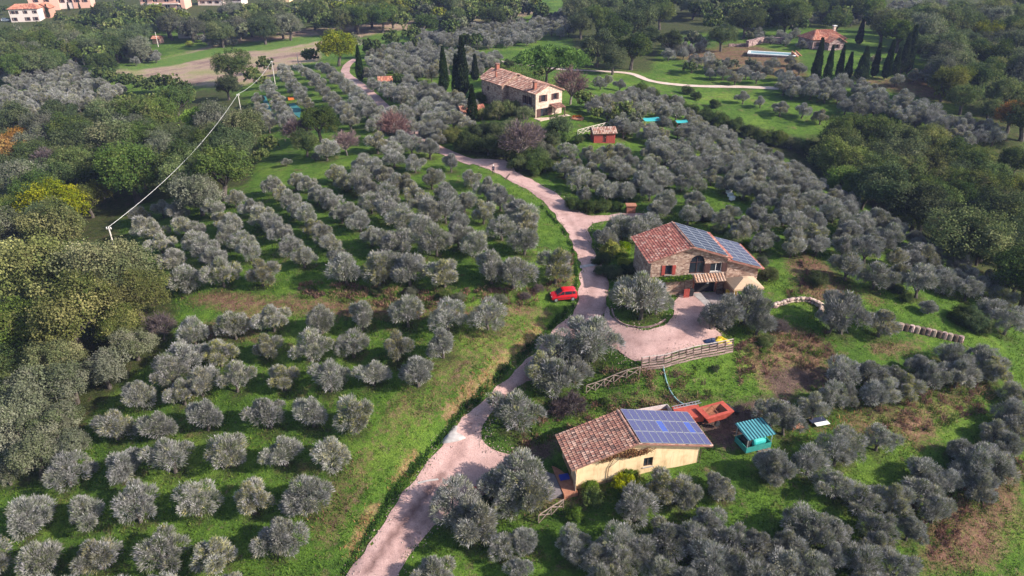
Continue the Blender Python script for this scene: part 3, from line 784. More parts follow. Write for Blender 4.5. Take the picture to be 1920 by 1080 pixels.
# --- cypress: unit height 1, base radius about 0.11
def cypress_arrays(seed, n=3600, rmax=0.105):
    rng = np.random.default_rng(seed)
    z = rng.uniform(0.02, 0.98, n) ** 0.9; a = rng.uniform(0, 6.283, n)
    r = rmax * np.minimum(1, (z / 0.13) ** 0.6) * (1 - np.clip((z - 0.12) / 0.9, 0, 1) ** 1.45) * (1 + 0.12 * np.sin(a * 3 + z * 17)) * rng.uniform(0.78, 1.06, n)
    pos = np.stack([r * np.cos(a), r * np.sin(a), z], -1)
    dr = unit(np.stack([np.cos(a) * 0.35, np.sin(a) * 0.35, np.ones(n)], -1) + rng.normal(size=(n, 3)) * 0.16)
    V, Qd = blades(rng, pos, dr, rng.uniform(0.03, 0.075, n), rng.uniform(0.006, 0.013, n))
    return V, Qd, rep4(pick(rng, n, [(0.022, 0.042, 0.016), (0.035, 0.060, 0.022), (0.055, 0.075, 0.028)], [3, 3, 1]))
CYP = [np_mesh('cypress_crown', *cypress_arrays(40 + s)[:2], L_OAK, cypress_arrays(40 + s)[2]) for s in range(3)]
CYPW = [np_mesh('conifer_crown', *cypress_arrays(47, 5200, 0.19)[:2], L_OAK, cypress_arrays(47, 5200, 0.19)[2])]
CYPT = branchy(np.random.default_rng(3), [(0, 0, 0.5)], 0.018, 0.12, 'cypress_trunk')
# --- umbrella pine: dome of radius 1, flat below
def pine_arrays(seed, n=17000):
    rng = np.random.default_rng(seed)
    nl = 90; u = sph(rng, nl, -0.12); lc = u * np.array([0.9, 0.9, 0.46]) * rng.uniform(0.82, 1.0, (nl, 1)); lr = rng.uniform(0.10, 0.17, nl)
    k = rng.integers(0, nl, n); v = sph(rng, n, -0.35)
    pos = lc[k] + v * (lr[k] * rng.uniform(0.5, 1, n))[:, None]
    m = rng.random(n) < 0.12
    pos[m] = np.c_[rng.normal(size=(m.sum(), 2)) * 0.4, rng.uniform(-0.02, 0.2, m.sum())]
    dr = unit(v * 0.8 + np.array([0, 0, 0.55]) + rng.normal(size=(n, 3)) * 0.3)
    V, Qd = blades(rng, pos, dr, rng.uniform(0.05, 0.11, n), rng.uniform(0.010, 0.019, n))
    lcol = pick(rng, nl, [(0.12, 0.20, 0.035), (0.16, 0.25, 0.045), (0.075, 0.135, 0.028)], [3, 3, 2])
    return V, Qd, rep4(lcol[k] * rng.uniform(0.7, 1.35, (n, 1)))
PINE = np_mesh('pine_crown', *pine_arrays(5)[:2], L_OAK, pine_arrays(5)[2])

# ------------------------------------------------------------------ naming by landmark
ONES = ['', 'first', 'second', 'third', 'fourth', 'fifth', 'sixth', 'seventh', 'eighth', 'ninth', 'tenth', 'eleventh', 'twelfth', 'thirteenth', 'fourteenth', 'fifteenth', 'sixteenth', 'seventeenth', 'eighteenth', 'nineteenth']
TENS = {2: 'twenty', 3: 'thirty', 4: 'forty', 5: 'fifty', 6: 'sixty', 7: 'seventy', 8: 'eighty', 9: 'ninety'}
def ordn(k):
    if k < 20: return ONES[k]
    t, o = divmod(k, 10)
    return (TENS[t][:-1] + 'ieth') if o == 0 else TENS[t] + '-' + ONES[o]
LAND = [("the red car",1055,565),("the yellow barn's open door",1070,918),("the yellow barn's small window",1205,890),("the green striped-roof kiosk",1413,835),("the orange trailers",1310,790),
 ("the tan canvas gazebo",1385,562),("the stone house's arched window",1288,550),("the annex of the stone house",1400,530),("the brick pillar",1182,400),("the white boxes on the slope",1368,372),("the small red shed",1128,272),("the walking person",925,328),
 ("the farmhouse gable",1030,215),("the turquoise tarpaulins",1225,228),("the log retaining wall",1745,622),("the round evergreen bush",1824,615),("the rubble garden wall",1500,577),
 ("the slatted court fence",1290,668),("the crossed-rail fence",1150,708),("the broken rail by the barn",1030,967),("the pale boards on the grass",1535,792),("the lower right corner",1900,1070),
 ("the bottom edge below the barn",1200,1075),("the bottom edge near the right",1560,1075),("the utility pole on the ridge",518,160),("the pink bare tree by the lane",738,250),("the bamboo clump",1147,490),("the road's concrete strip",1103,500),
 ("the green harvest nets",505,220),("the tall cypress group",862,180),("the umbrella pine",1035,165),("the villa pool",1450,108),("the villa cypress row",1600,152),("the concrete slab by the ditch",845,820),
 ("the ploughed field's near end",420,155),("the small orange-roofed house",343,72),("the white villa far away",45,42),("the apartment block",300,20),("the photo's left edge",0,560),("the photo's lower left corner",0,1060),("the photo's upper left grove",90,190),("the photo's right edge",1915,420),("the photo's upper right corner",1900,40),
 ("the top edge above the pine",1030,20),("the top edge left of centre",640,20),("the villa's tiled roof",1545,90),("the near cable pole",203,440),("the solitary ridge cypress",676,152),("the dark valley floor",1700,430),("the far terraced olives",1480,205),("the far right olive slope",1780,250)]
LANDP = [(a, P(b, c)) for a, b, c in LAND]
PENDING = []          # (object, phrase, position)
def name_by_landmark(lst):
    buckets = {}
    for o, phrase, p in lst:
        d = [(p - q).length for _, q in LANDP]
        k = int(np.argmin(d)); buckets.setdefault((phrase, k), []).append((d[k], o))
    for (phrase, k), items in buckets.items():
        items.sort(key=lambda t: t[0])
        for r, (_, o) in enumerate(items):
            ln = LANDP[k][0]
            if len(items) == 1: o['label'] = f'{phrase} close to {ln}'
            elif r == 0: o['label'] = f'{phrase} nearest to {ln}'
            else: o['label'] = f'{phrase}, {ordn(r + 1)} nearest to {ln}'

# ------------------------------------------------------------------ olive groves
TREES = []      # dict(p, s, label or None, group, var)
def olive_at(px, py, s, label=None, group='olive trees', var=None):
    p = P(px, py, 2.0 * s)
    TREES.append(dict(p=p, s=s * random.uniform(0.94, 1.06), label=label, group=group, var=var))
LROWS = [
 [(915,590),(840,590),(763,583),(677,590),(600,597),(510,592),(437,607),(363,625)],
 [(830,643),(743,647),(660,640),(580,647),(497,647),(410,660),(343,667)],
 [(783,695),(697,695),(617,703),(530,703),(440,707),(373,712),(318,697),(262,735)],
 [(663,777),(583,768),(503,775),(383,775),(340,730),(293,795),(213,795)],
 [(627,850),(530,843),(425,847),(320,853),(225,870),(122,880)],
 [(578,927),(470,933),(368,937),(253,945),(157,950),(45,965)],
 [(518,1010),(403,1030),(300,1030),(180,1033),(70,1043),(-20,1050)],
 [(420,1105),(310,1115),(200,1120),(90,1125)]]
for r, row in enumerate(LROWS):
    for k, (a, b) in enumerate(row):
        wh = 'the road' if r < 3 else 'the grassy road bank'
        s = [1.08, 1.08, 1.08, 1.1, 1.1, 1.1, 1.1, 1.1][r]
        olive_at(a, b, s * random.uniform(0.95, 1.06), f'olive tree {ordn(k + 1)} from {wh}, {ordn(r + 1)} row below the weedy terrace', 'lower grove olive trees')
UCOLS = [
 [(262,401),(269,424),(290,432),(300,455),(325,485),(347,518)],
 [(304,390),(333,397),(344,420),(364,428),(367,451),(383,465),(400,482),(414,510)],
 [(375,380),(398,390),(419,407),(435,424),(429,440),(452,447),(468,468),(487,507)],
 [(440,370),(471,388),(492,405),(506,418),(527,434),(545,457),(569,480)],
 [(510,349),(527,361),(544,376),(558,390),(572,405),(588,422),(605,437),(620,452),(640,480),(648,505)],
 [(554,338),(577,343),(594,365),(608,370),(622,376),(640,400),(655,396),(674,414),(697,437),(716,450),(735,458),(724,493)]]
for c_, col_ in enumerate(UCOLS):
    for k, (a, b) in enumerate(col_):
        s = 0.88 + 0.12 * (b - 340) / 160
        if b > 490: s *= 1.22
        olive_at(a, b, s, f'silvery olive tree, {ordn(k + 1)} down the {ordn(c_ + 1)} file of the upper grove', 'upper grove olive trees', random.choice([2, 4, 7, 0, 1]) if c_ < 5 else None)
UMISC = [(625,323),(647,337),(668,342),(683,352),(677,308),(702,314),(722,327),(737,283),(777,304),(806,279),(845,302),(883,329),(810,333),(739,341),(758,341),(775,361),(833,357),(870,376),(914,356),(939,371),
 (906,395),(941,423),(695,376),(718,371),(729,393),(752,405),(791,382),(810,397),(835,393),(858,421),(787,426),(818,452),(895,452),(754,453),(979,400),(990,420),(983,450),(971,390),(860,437),(672,330)]
for a, b in UMISC: olive_at(a, b, 1.08 + 0.10 * (b - 300) / 150, None, 'olive trees above the road bend')
for k, (a, b, s) in enumerate([(767,505,1.30),(833,505,1.30),(921,498,1.30),(962,505,1.38),(1042,497,1.42),(708,507,1.15)]):
    olive_at(a, b, s, None, 'olive trees along the terrace edge')
RIDGE = [[(480,184),(486,200),(493,214),(503,232)], [(505,165),(512,176),(519,187),(524,199),(532,212),(540,224)], [(530,127),(535,138),(541,148),(549,158),(558,168),(566,179),(574,190)],
 [(563,128),(575,134),(586,144),(594,153),(602,163),(612,174),(622,184),(632,193),(642,203),(651,214),(657,225)], [(603,124),(615,133),(626,142),(637,151),(648,160),(660,169),(672,178),(682,190),(692,199),(702,208),(713,218)]]
for c_, col_ in enumerate(RIDGE):
    for k, (a, b) in enumerate(col_):
        olive_at(a, b, 1.12, f'small olive tree, {ordn(k + 1)} down the {ordn(c_ + 1)} ridge file past the utility pole', 'ridge olive rows', random.choice([1, 2, 4, 7]))
for a, b, s in [(690,136,1.1),(709,140,1.1),(699,157,1.1),(726,169,1.2),(751,177,1.2),(774,190,1.2),(738,207,1.15),(788,207,1.2),(805,223,1.2),(822,236,1.2),(611,277,1.3),(707,267,1.15),(738,292,1.15),(686,302,1.1),(805,277,1.1),
 (760,165,1.1),(800,195,1.2),(835,205,1.2),(850,222,1.2),(840,190,1.1),(870,200,1.0),(875,235,1.1),(590,292,0.55),(535,302,0.55),(690,210,1.15),(708,228,1.15),(730,243,1.15),(752,258,1.1),(772,270,1.1),(668,196,1.1),(760,215,1.2),(775,235,1.15),(800,248,1.15),(822,258,1.1),(1060,312,1.1),(1085,340,1.1)]:
    olive_at(a, b, s, None, 'olive trees beside the upper lane')
FRONT = [(1115,634,1.6),(1050,652,1.15),(1018,692,1.2),(1046,714,1.3),(967,768,1.38),(1078,690,1.0),(1086,660,1.25),(1205,555,1.7),(1178,545,1.15),(1232,560,1.15),(1362,588,1.2),(1402,572,1.35),(1422,600,1.05),(1335,597,0.8),(1140,440,1.15),(1165,425,1.1),(1195,432,1.1),(1215,418,1.1),
 (1592,496,1.25),(1645,517,1.1),(1684,507,1.1),(1727,527,1.35),(1744,574,0.62),(1585,590,1.42),(1656,599,1.2),(1560,600,1.0)]
for a, b, s in FRONT: olive_at(a, b, s, None, 'olive trees about the stone house', 3 if s > 1.3 else None)
LOWR = [(1580,700),(1630,693),(1680,700),(1723,680),(1780,667),(1807,693),(1847,670),(1867,690),(1587,742),(1637,736),(1666,730),(1701,722),(1745,711),(1799,699),(1853,686),(1450,770),(1475,785),(1527,762),(1560,742),(1460,880),(1445,865),(1520,863),(1590,835),(1650,820),(1570,845),
 (1360,917),(1345,905),(1250,908),(1285,922),(1192,948),(1333,977),(1250,1002),(1208,1027),(1306,1018),(1167,1047),(1240,1064),(1331,1060),(1371,1018),(1427,1022),(1483,1010),(1390,1058),(1417,1075),(1504,977),(1535,995),(1483,1060),(1525,1064),
 (1570,907),(1618,928),(1676,938),(1735,882),(1780,897),(1728,924),(1755,955),(1707,990),(1645,990),(1645,1020),(1572,1001),(1562,1040),(1624,1056),(1676,1062),(1822,886),(1845,913),(1832,866),(1874,876),
 (1801,836),(1870,805),(1895,774),(1853,859),(1891,838),(1905,734),(1915,800),(848,943),(890,977),(935,902),(981,891),(954,939),(998,927),(979,1012),(946,1024),(973,1062),(1069,1004),(1081,1030),(1125,1043),(1165,1020),(812,1070),(1290,1090),(1130,1090),(1350,1100),(1450,1100),(1540,1105),(1620,1100)]
for a, b in LOWR:
    s = random.uniform(0.84, 1.04)
    if (a, b) in ((1069,1004),(1081,1030),(979,1012),(946,1024),(973,1062),(1360,917),(1345,905)): s = 0.72
    if (a, b) in ((848,943),(890,977),(981,891)): s = 1.2
    olive_at(a, b, s, None, 'olive trees below the barn')
# irregular groves filled by spacing
def scatter(poly, spacing, zc, seed, jit=0.32, far=700, gaps=0.0):
    rng = np.random.default_rng(seed)
    w_ = [P(min(max(a, -150), 2070), max(b, 2), zc) for a, b in poly]
    x0, x1 = min(q.x for q in w_) - 10, max(q.x for q in w_) + 10; y0, y1 = min(q.y for q in w_) - 10, min(max(q.y for q in w_) + 10, far)
    gxx, gyy = np.meshgrid(np.arange(x0, x1, spacing), np.arange(y0, y1, spacing))
    gxx = gxx + (np.arange(gxx.shape[0])[:, None] % 2) * spacing * 0.5
    X = gxx.ravel() + rng.normal(size=gxx.size) * spacing * jit * 0.6; Y = gyy.ravel() + rng.normal(size=gyy.size) * spacing * jit * 0.6
    Z = h(X, Y); px, py, dp = proj(X, Y, Z + zc)
    ok = in_poly(px, py, poly) & (dp > 20) & (rng.random(X.size) > gaps)
    return [Vector((x, y, z)) for x, y, z in zip(X[ok], Y[ok], Z[ok])]
EXCL = [(1220,224,22),(1275,228,15),(1368,368,17),(1182,388,17),(1128,258,27),(1030,200,30),(925,318,16)]
def grove(poly, spacing, s0, s1, seed, group, gaps=0.04, jit=0.32, phrase=None):
    for p in scatter(poly, spacing, 2.1, seed, jit, 700, gaps):
        if any((p - t['p']).length < spacing * 0.55 for t in TREES[-400:]): continue
        qx, qy, _ = proj(p.x, p.y, p.z + 2)
        if any(math.hypot(qx - a, qy - b) < r for a, b, r in EXCL): continue
        TREES.append(dict(p=p, s=random.uniform(s0, s1), label=None, group=group, var=None))
grove([(1060,325),(1045,290),(1085,262),(1200,285),(1215,262),(1150,225),(1110,195),(1180,178),(1250,185),(1300,215),(1380,250),(1450,285),(1560,352),(1700,432),(1790,482),(1905,548),(1935,660),(1890,625),(1850,580),(1740,512),(1650,490),(1590,470),(1500,475),(1450,468),(1400,440),(1340,405),(1220,395),(1195,372),(1100,368)], 3.9, 0.84, 1.12, 21, 'olive trees on the slope behind the stone house')
grove([(1085,195),(1190,168),(1260,190),(1300,215),(1200,255),(1130,240)], 4.2, 1.0, 1.3, 39, 'olive trees right of the farmhouse', 0.05)
grove([(0,140),(60,128),(150,133),(232,165),(215,188),(120,205),(60,222),(0,212)], 4.5, 1.0, 1.25, 22, 'far left grove')
grove([(70,118),(160,118),(160,132),(80,130)], 5.2, 0.9, 1.1, 23, 'far left grove')
grove([(235,95),(285,92),(300,108),(250,118)], 5.2, 0.9, 1.1, 24, 'far left grove')
grove([(365,68),(440,68),(440,80),(370,84)], 5.2, 0.95, 1.15, 25, 'far left grove')
grove([(770,72),(840,50),(940,45),(1075,22),(1075,58),(1010,72),(940,82),(860,84),(790,80)], 4.7, 1.05, 1.3, 26, 'far middle grove')
grove([(690,88),(780,84),(860,98),(940,106),(905,126),(890,140),(850,120),(830,135),(770,150),(720,140),(700,128)], 4.6, 1.0, 1.25, 27, 'olive trees before the vineyard')
grove([(1520,168),(1600,180),(1700,188),(1760,212),(1830,228),(1895,250),(1880,280),(1800,266),(1780,250),(1700,226),(1620,212),(1560,195),(1530,180)], 3.9, 1.15, 1.45, 28, 'far right grove', 0.05)
grove([(1440,145),(1530,152),(1600,158),(1660,170),(1640,185),(1560,180),(1470,172)], 4.2, 1.1, 1.4, 29, 'far right grove', 0.05)
grove([(1640,6),(1770,2),(1740,22),(1640,24)], 6, 1, 1.2, 30, 'far right grove')
grove([(1390,55),(1500,60),(1540,80),(1500,85),(1400,68)], 6.0, 0.9, 1.1, 31, 'far right grove', 0.2)
grove([(1290,110),(1400,108),(1500,118),(1520,140),(1400,150),(1290,145)], 6.5, 1.0, 1.3, 35, 'far right grove', 0.25)
grove([(1240,70),(1330,80),(1330,100),(1250,105)], 6.0, 1.0, 1.3, 36, 'far right grove', 0.2)
grove([(1500,40),(1560,20),(1640,24),(1600,45)], 6.0, 1.0, 1.3, 37, 'far right grove', 0.2)
grove([(1700,100),(1780,130),(1800,160),(1740,150),(1690,125)], 5.5, 0.9, 1.1, 32, 'far right grove', 0.1)
grove([(720,165),(765,150),(835,170),(890,196),(885,215),(850,235),(800,215),(740,190)], 4.4, 1.0, 1.25, 33, 'olive trees beside the upper lane')
grove([(1090,140),(1180,150),(1220,178),(1170,178),(1110,160)], 6.5, 0.8, 1.0, 34, 'olive trees before the vineyard', 0.5)
for a, b, s in [(1394,182,1.0),(1427,190,0.95),(1465,200,1.35),(1505,207,1.05),(1540,218,1.1),(1640,110,0.9),(1480,112,1.0),(1500,128,1.0),(1420,128,0.9),(1715,140,1.1),(1740,132,1.1),(1680,150,1.0)]:
    olive_at(a, b, s, None, 'far terraced olive trees')
# rank by apparent size; 300 stay individuals
for t in TREES:
    px, py, dp = proj(t['p'].x, t['p'].y, t['p'].z + 2 * t['s'])
    t['size'] = t['s'] * F / dp; t['dep'] = dp
    t['in'] = -40 < px < 1960 and -30 < py < 1115
    if not t['in']: t['size'] *= 0.2
TREES.sort(key=lambda t: -t['size'] * (1.3 if t['label'] else 1.0))
pend = []
for i, t in enumerate(TREES[:300]):
    v = t['var'] if t['var'] is not None else random.randrange(len(OLIVES))
    r = bpy.data.objects.new('olive_tree', None); r.empty_display_size = 0.3
    r.location = t['p'] - Vector((0, 0, 0.05)); r.rotation_euler = (random.uniform(-.1, .1), random.uniform(-.1, .1), random.uniform(0, 6.28)); r.scale = (t['s'] * random.uniform(.9, 1.1), t['s'] * random.uniform(.9, 1.1), t['s'] * random.uniform(0.9, 1.14))
    link(r); tag(r, t['label'], 'olive tree', t['group'])
    ob('crown', OLIVES[v][0], r); ob('trunk', OLIVES[v][1], r)
    if t['label'] is None: pend.append((r, 'grey-green olive tree', t['p']))
name_by_landmark(pend)
FAR = TREES[300:]
pm = bpy.data.meshes.new('distant_olive_groves'); pm.from_pydata([tuple(t['p']) for t in FAR], [], [])
for nm, ty, key, val in (('var', 'INT', 'value', [random.randrange(len(OLIVES)) for t in FAR]), ('scl', 'FLOAT_VECTOR', 'vector', [(t['s'] * random.uniform(.9, 1.15), t['s'] * random.uniform(.9, 1.15), t['s'] * random.uniform(.85, 1.08)) for t in FAR]), ('rot', 'FLOAT_VECTOR', 'vector', [(random.uniform(-.1, .1), random.uniform(-.1, .1), random.uniform(0, 6.28)) for t in FAR])):
    at = pm.attributes.new(nm, ty, 'POINT'); at.data.foreach_set(key, np.array(val).ravel())
fo = ob('distant_olive_groves', pm)
ng = bpy.data.node_groups.new('grove_scatter', 'GeometryNodeTree')
ng.interface.new_socket('Geometry', in_out='INPUT', socket_type='NodeSocketGeometry'); ng.interface.new_socket('Geometry', in_out='OUTPUT', socket_type='NodeSocketGeometry')
gi = ng.nodes.new('NodeGroupInput'); go_ = ng.nodes.new('NodeGroupOutput'); mp = ng.nodes.new('GeometryNodeMeshToPoints'); jn = ng.nodes.new('GeometryNodeJoinGeometry')
ng.links.new(gi.outputs[0], mp.inputs[0]); ng.links.new(jn.outputs[0], go_.inputs[0])
def nattr(nm, ty):
    q = ng.nodes.new('GeometryNodeInputNamedAttribute'); q.data_type = ty; q.inputs['Name'].default_value = nm; return q
av_, as_, ar_ = nattr('var', 'INT'), nattr('scl', 'FLOAT_VECTOR'), nattr('rot', 'FLOAT_VECTOR')
er_ = ng.nodes.new('FunctionNodeEulerToRotation'); ng.links.new(ar_.outputs[0], er_.inputs[0])
for k in range(len(OLIVES)):
    cpr = ng.nodes.new('FunctionNodeCompare'); cpr.data_type = 'INT'; cpr.operation = 'EQUAL'; ng.links.new(av_.outputs[0], cpr.inputs[2]); cpr.inputs[3].default_value = k
    for me_ in OLIVES[k]:
        src = next(o for o in COL.objects if o.data == me_)
        oi_ = ng.nodes.new('GeometryNodeObjectInfo'); oi_.transform_space = 'ORIGINAL'; oi_.inputs['Object'].default_value = src; oi_.inputs['As Instance'].default_value = True
        ip = ng.nodes.new('GeometryNodeInstanceOnPoints')
        ng.links.new(mp.outputs[0], ip.inputs['Points']); ng.links.new(cpr.outputs[0], ip.inputs['Selection']); ng.links.new(oi_.outputs['Geometry'], ip.inputs['Instance'])
        ng.links.new(er_.outputs[0], ip.inputs['Rotation']); ng.links.new(as_.outputs[0], ip.inputs['Scale']); ng.links.new(ip.outputs[0], jn.inputs[0])
fo.modifiers.new('scatter', 'NODES').node_group = ng
tag(fo, 'hazy grey olive trees massed in the farther groves', 'olive grove', None, 'stuff')
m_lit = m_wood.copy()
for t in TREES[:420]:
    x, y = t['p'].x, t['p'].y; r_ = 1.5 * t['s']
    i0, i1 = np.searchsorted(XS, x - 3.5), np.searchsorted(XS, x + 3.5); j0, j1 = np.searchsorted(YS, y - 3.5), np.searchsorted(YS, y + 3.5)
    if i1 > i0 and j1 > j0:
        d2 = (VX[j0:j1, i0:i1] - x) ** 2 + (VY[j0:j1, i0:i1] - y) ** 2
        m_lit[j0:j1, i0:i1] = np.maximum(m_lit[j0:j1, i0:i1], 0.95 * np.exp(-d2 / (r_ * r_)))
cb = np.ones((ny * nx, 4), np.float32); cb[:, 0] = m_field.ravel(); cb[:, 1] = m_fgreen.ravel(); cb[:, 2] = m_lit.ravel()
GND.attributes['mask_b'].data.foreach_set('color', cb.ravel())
print('olives', len(TREES))

# ------------------------------------------------------------------ broadleaf woods, shrubs, conifers
WOODS = []
PHR = {'gold': 'large olive-gold oak tree', 'dark': 'dark green leafy tree', 'olive': 'olive-brown oak tree', 'yellow': 'yellow-green leafy tree', 'autumn': 'orange-tan autumn tree', 'grey': 'pale grey-green thinning tree',
       'bright': 'bright green shrub', 'bamboo': 'yellow bamboo-like clump', 'pinkbare': 'pink leafless tree', 'purplebare': 'purple-brown leafless tree'}
def tree_px(px, py, rpx, kind, up=1.05, shrub=False, phrase=None):
    """crown centred on a photo pixel with a radius in photo pixels"""
    r = 4.0
    for _ in range(4):
        p = P(px, py, r * (up if not shrub else 0.55)); r = rpx * depth_of((p.x, p.y, p.z + r)) / F
    WOODS.append(dict(p=p, r=r, kind=kind, up=up if not shrub else 0.55, shrub=shrub, phrase=phrase))
MANUAL = [
 # big oaks at the left edge
 (95,425,60,'gold'),(70,505,92,'gold'),(195,500,84,'gold'),(135,590,88,'gold'),(255,550,58,'gold'),(30,620,72,'olive'),(225,610,48,'gold'),(110,670,52,'gold'),
 (250,640,40,'grey'),(130,715,52,'grey'),(195,690,44,'grey'),(50,740,60,'grey'),(30,800,58,'grey'),(95,790,50,'grey'),(60,855,50,'grey'),(10,880,34,'grey'),(300,610,30,'purplebare'),(20,690,46,'dark'),(130,840,38,'grey'),
 # the wood behind them
 (408,320,58,'dark'),(245,315,66,'dark'),(185,325,46,'dark'),(205,262,50,'olive'),(140,262,38,'dark'),(60,335,50,'grey'),(8,285,42,'autumn'),(28,262,30,'autumn'),(25,225,42,'dark'),(85,240,40,'grey'),(112,212,34,'dark'),(195,215,38,'olive'),(250,208,38,'olive'),
 (295,215,38,'olive'),(330,190,36,'dark'),(460,238,46,'olive'),(310,262,34,'olive'),(275,255,36,'dark'),(100,378,56,'yellow'),(165,372,36,'yellow'),(190,348,26,'purplebare'),(20,410,46,'dark'),(130,300,38,'olive'),(90,300,30,'purplebare'),(355,262,30,'dark'),
 (340,300,30,'dark'),(45,390,42,'dark'),(385,270,34,'dark'),(430,275,36,'dark'),(160,235,30,'dark'),(240,190,22,'olive'),(275,190,20,'autumn'),(305,184,20,'olive'),(350,180,20,'olive'),(112,32,12,'dark'),(160,24,12,'dark'),(200,14,14,'dark'),(240,20,12,'olive'),(8,16,11,'dark'),(340,22,11,'dark'),(390,24,11,'dark'),(450,14,12,'olive'),(30,50,11,'grey'),(75,48,11,'dark'),(130,40,12,'olive'),(490,14,11,'dark'),(225,6,12,'dark'),
 (435,122,34,'dark'),(495,118,18,'dark'),(425,160,26,'dark'),(470,140,20,'pinkbare'),(488,150,16,'purplebare'),(598,228,38,'dark'),(555,245,30,'purplebare'),(572,268,26,'dark'),(505,268,22,'pinkbare'),(490,290,18,'pinkbare'),
 (192,118,26,'dark'),(190,138,22,'dark'),(215,146,20,'dark'),(240,150,20,'dark'),(265,155,20,'dark'),(292,153,20,'dark'),(318,152,20,'dark'),(340,165,22,'dark'),(630,85,36,'yellow'),(582,103,20,'dark'),(665,75,18,'grey'),
 (610,92,20,'yellow'),
 # about the farmhouse
 (738,236,32,'pinkbare'),(649,265,26,'pinkbare'),(1070,158,36,'pinkbare'),(1095,185,22,'purplebare'),(1010,135,14,'purplebare'),(978,262,42,'purplebare'),(1000,250,26,'purplebare'),(1170,205,22,'purplebare'),(1150,215,18,'autumn'),(1120,212,16,'purplebare'),(1190,222,20,'grey'),
 (700,85,22,'dark'),(735,68,18,'dark'),(770,60,20,'dark'),(780,82,16,'dark'),(820,40,20,'grey'),(745,148,17,'dark'),(882,75,22,'dark'),
 # trees left and right of the villa
 (1090,45,26,'dark'),(1125,35,30,'dark'),(1120,85,38,'dark'),(1150,60,38,'dark'),(1190,40,40,'dark'),(1185,90,38,'dark'),(1150,110,28,'dark'),(1215,70,26,'dark'),(1100,105,24,'dark'),(1255,75,26,'dark'),(1240,25,28,'dark'),
 (1340,35,24,'dark'),(1355,68,26,'dark'),(1400,38,32,'dark'),(1475,35,30,'dark'),(1500,45,22,'dark'),(1440,40,22,'dark'),(1572,40,28,'dark'),(1660,48,38,'olive'),(1690,60,36,'olive'),(1720,85,32,'olive'),(1640,35,24,'dark'),(1300,70,20,'grey'),
 (1295,125,16,'dark'),(1345,120,15,'grey'),(1375,118,14,'grey'),(1410,118,14,'grey'),
 (1775,155,34,'yellow'),(1810,180,34,'olive'),(1770,170,20,'yellow'),(1850,140,34,'dark'),(1880,175,36,'olive'),(1900,215,34,'autumn'),(1860,205,26,'olive'),(1800,120,34,'olive'),(1830,95,32,'dark'),
 # valley wood
 (1590,245,44,'olive'),(1650,245,46,'olive'),(1700,270,48,'olive'),(1745,260,36,'yellow'),(1630,300,40,'dark'),(1560,262,26,'dark'),(1690,320,46,'olive'),(1745,310,40,'yellow'),(1780,320,38,'dark'),(1830,300,34,'olive'),(1870,330,40,'olive'),(1840,350,44,'olive'),(1890,390,46,'olive'),
 (1800,370,42,'dark'),(1740,360,44,'dark'),(1905,300,36,'dark'),(1680,365,34,'dark'),(1850,420,42,'dark'),(1900,460,44,'dark'),(1780,420,36,'dark'),(1540,285,20,'dark'),(1590,318,28,'dark'),(1915,360,36,'yellow'),(1910,520,36,'dark'),(1840,470,30,'dark')]
for a, b, r, k in MANUAL: tree_px(a, b, r, k)
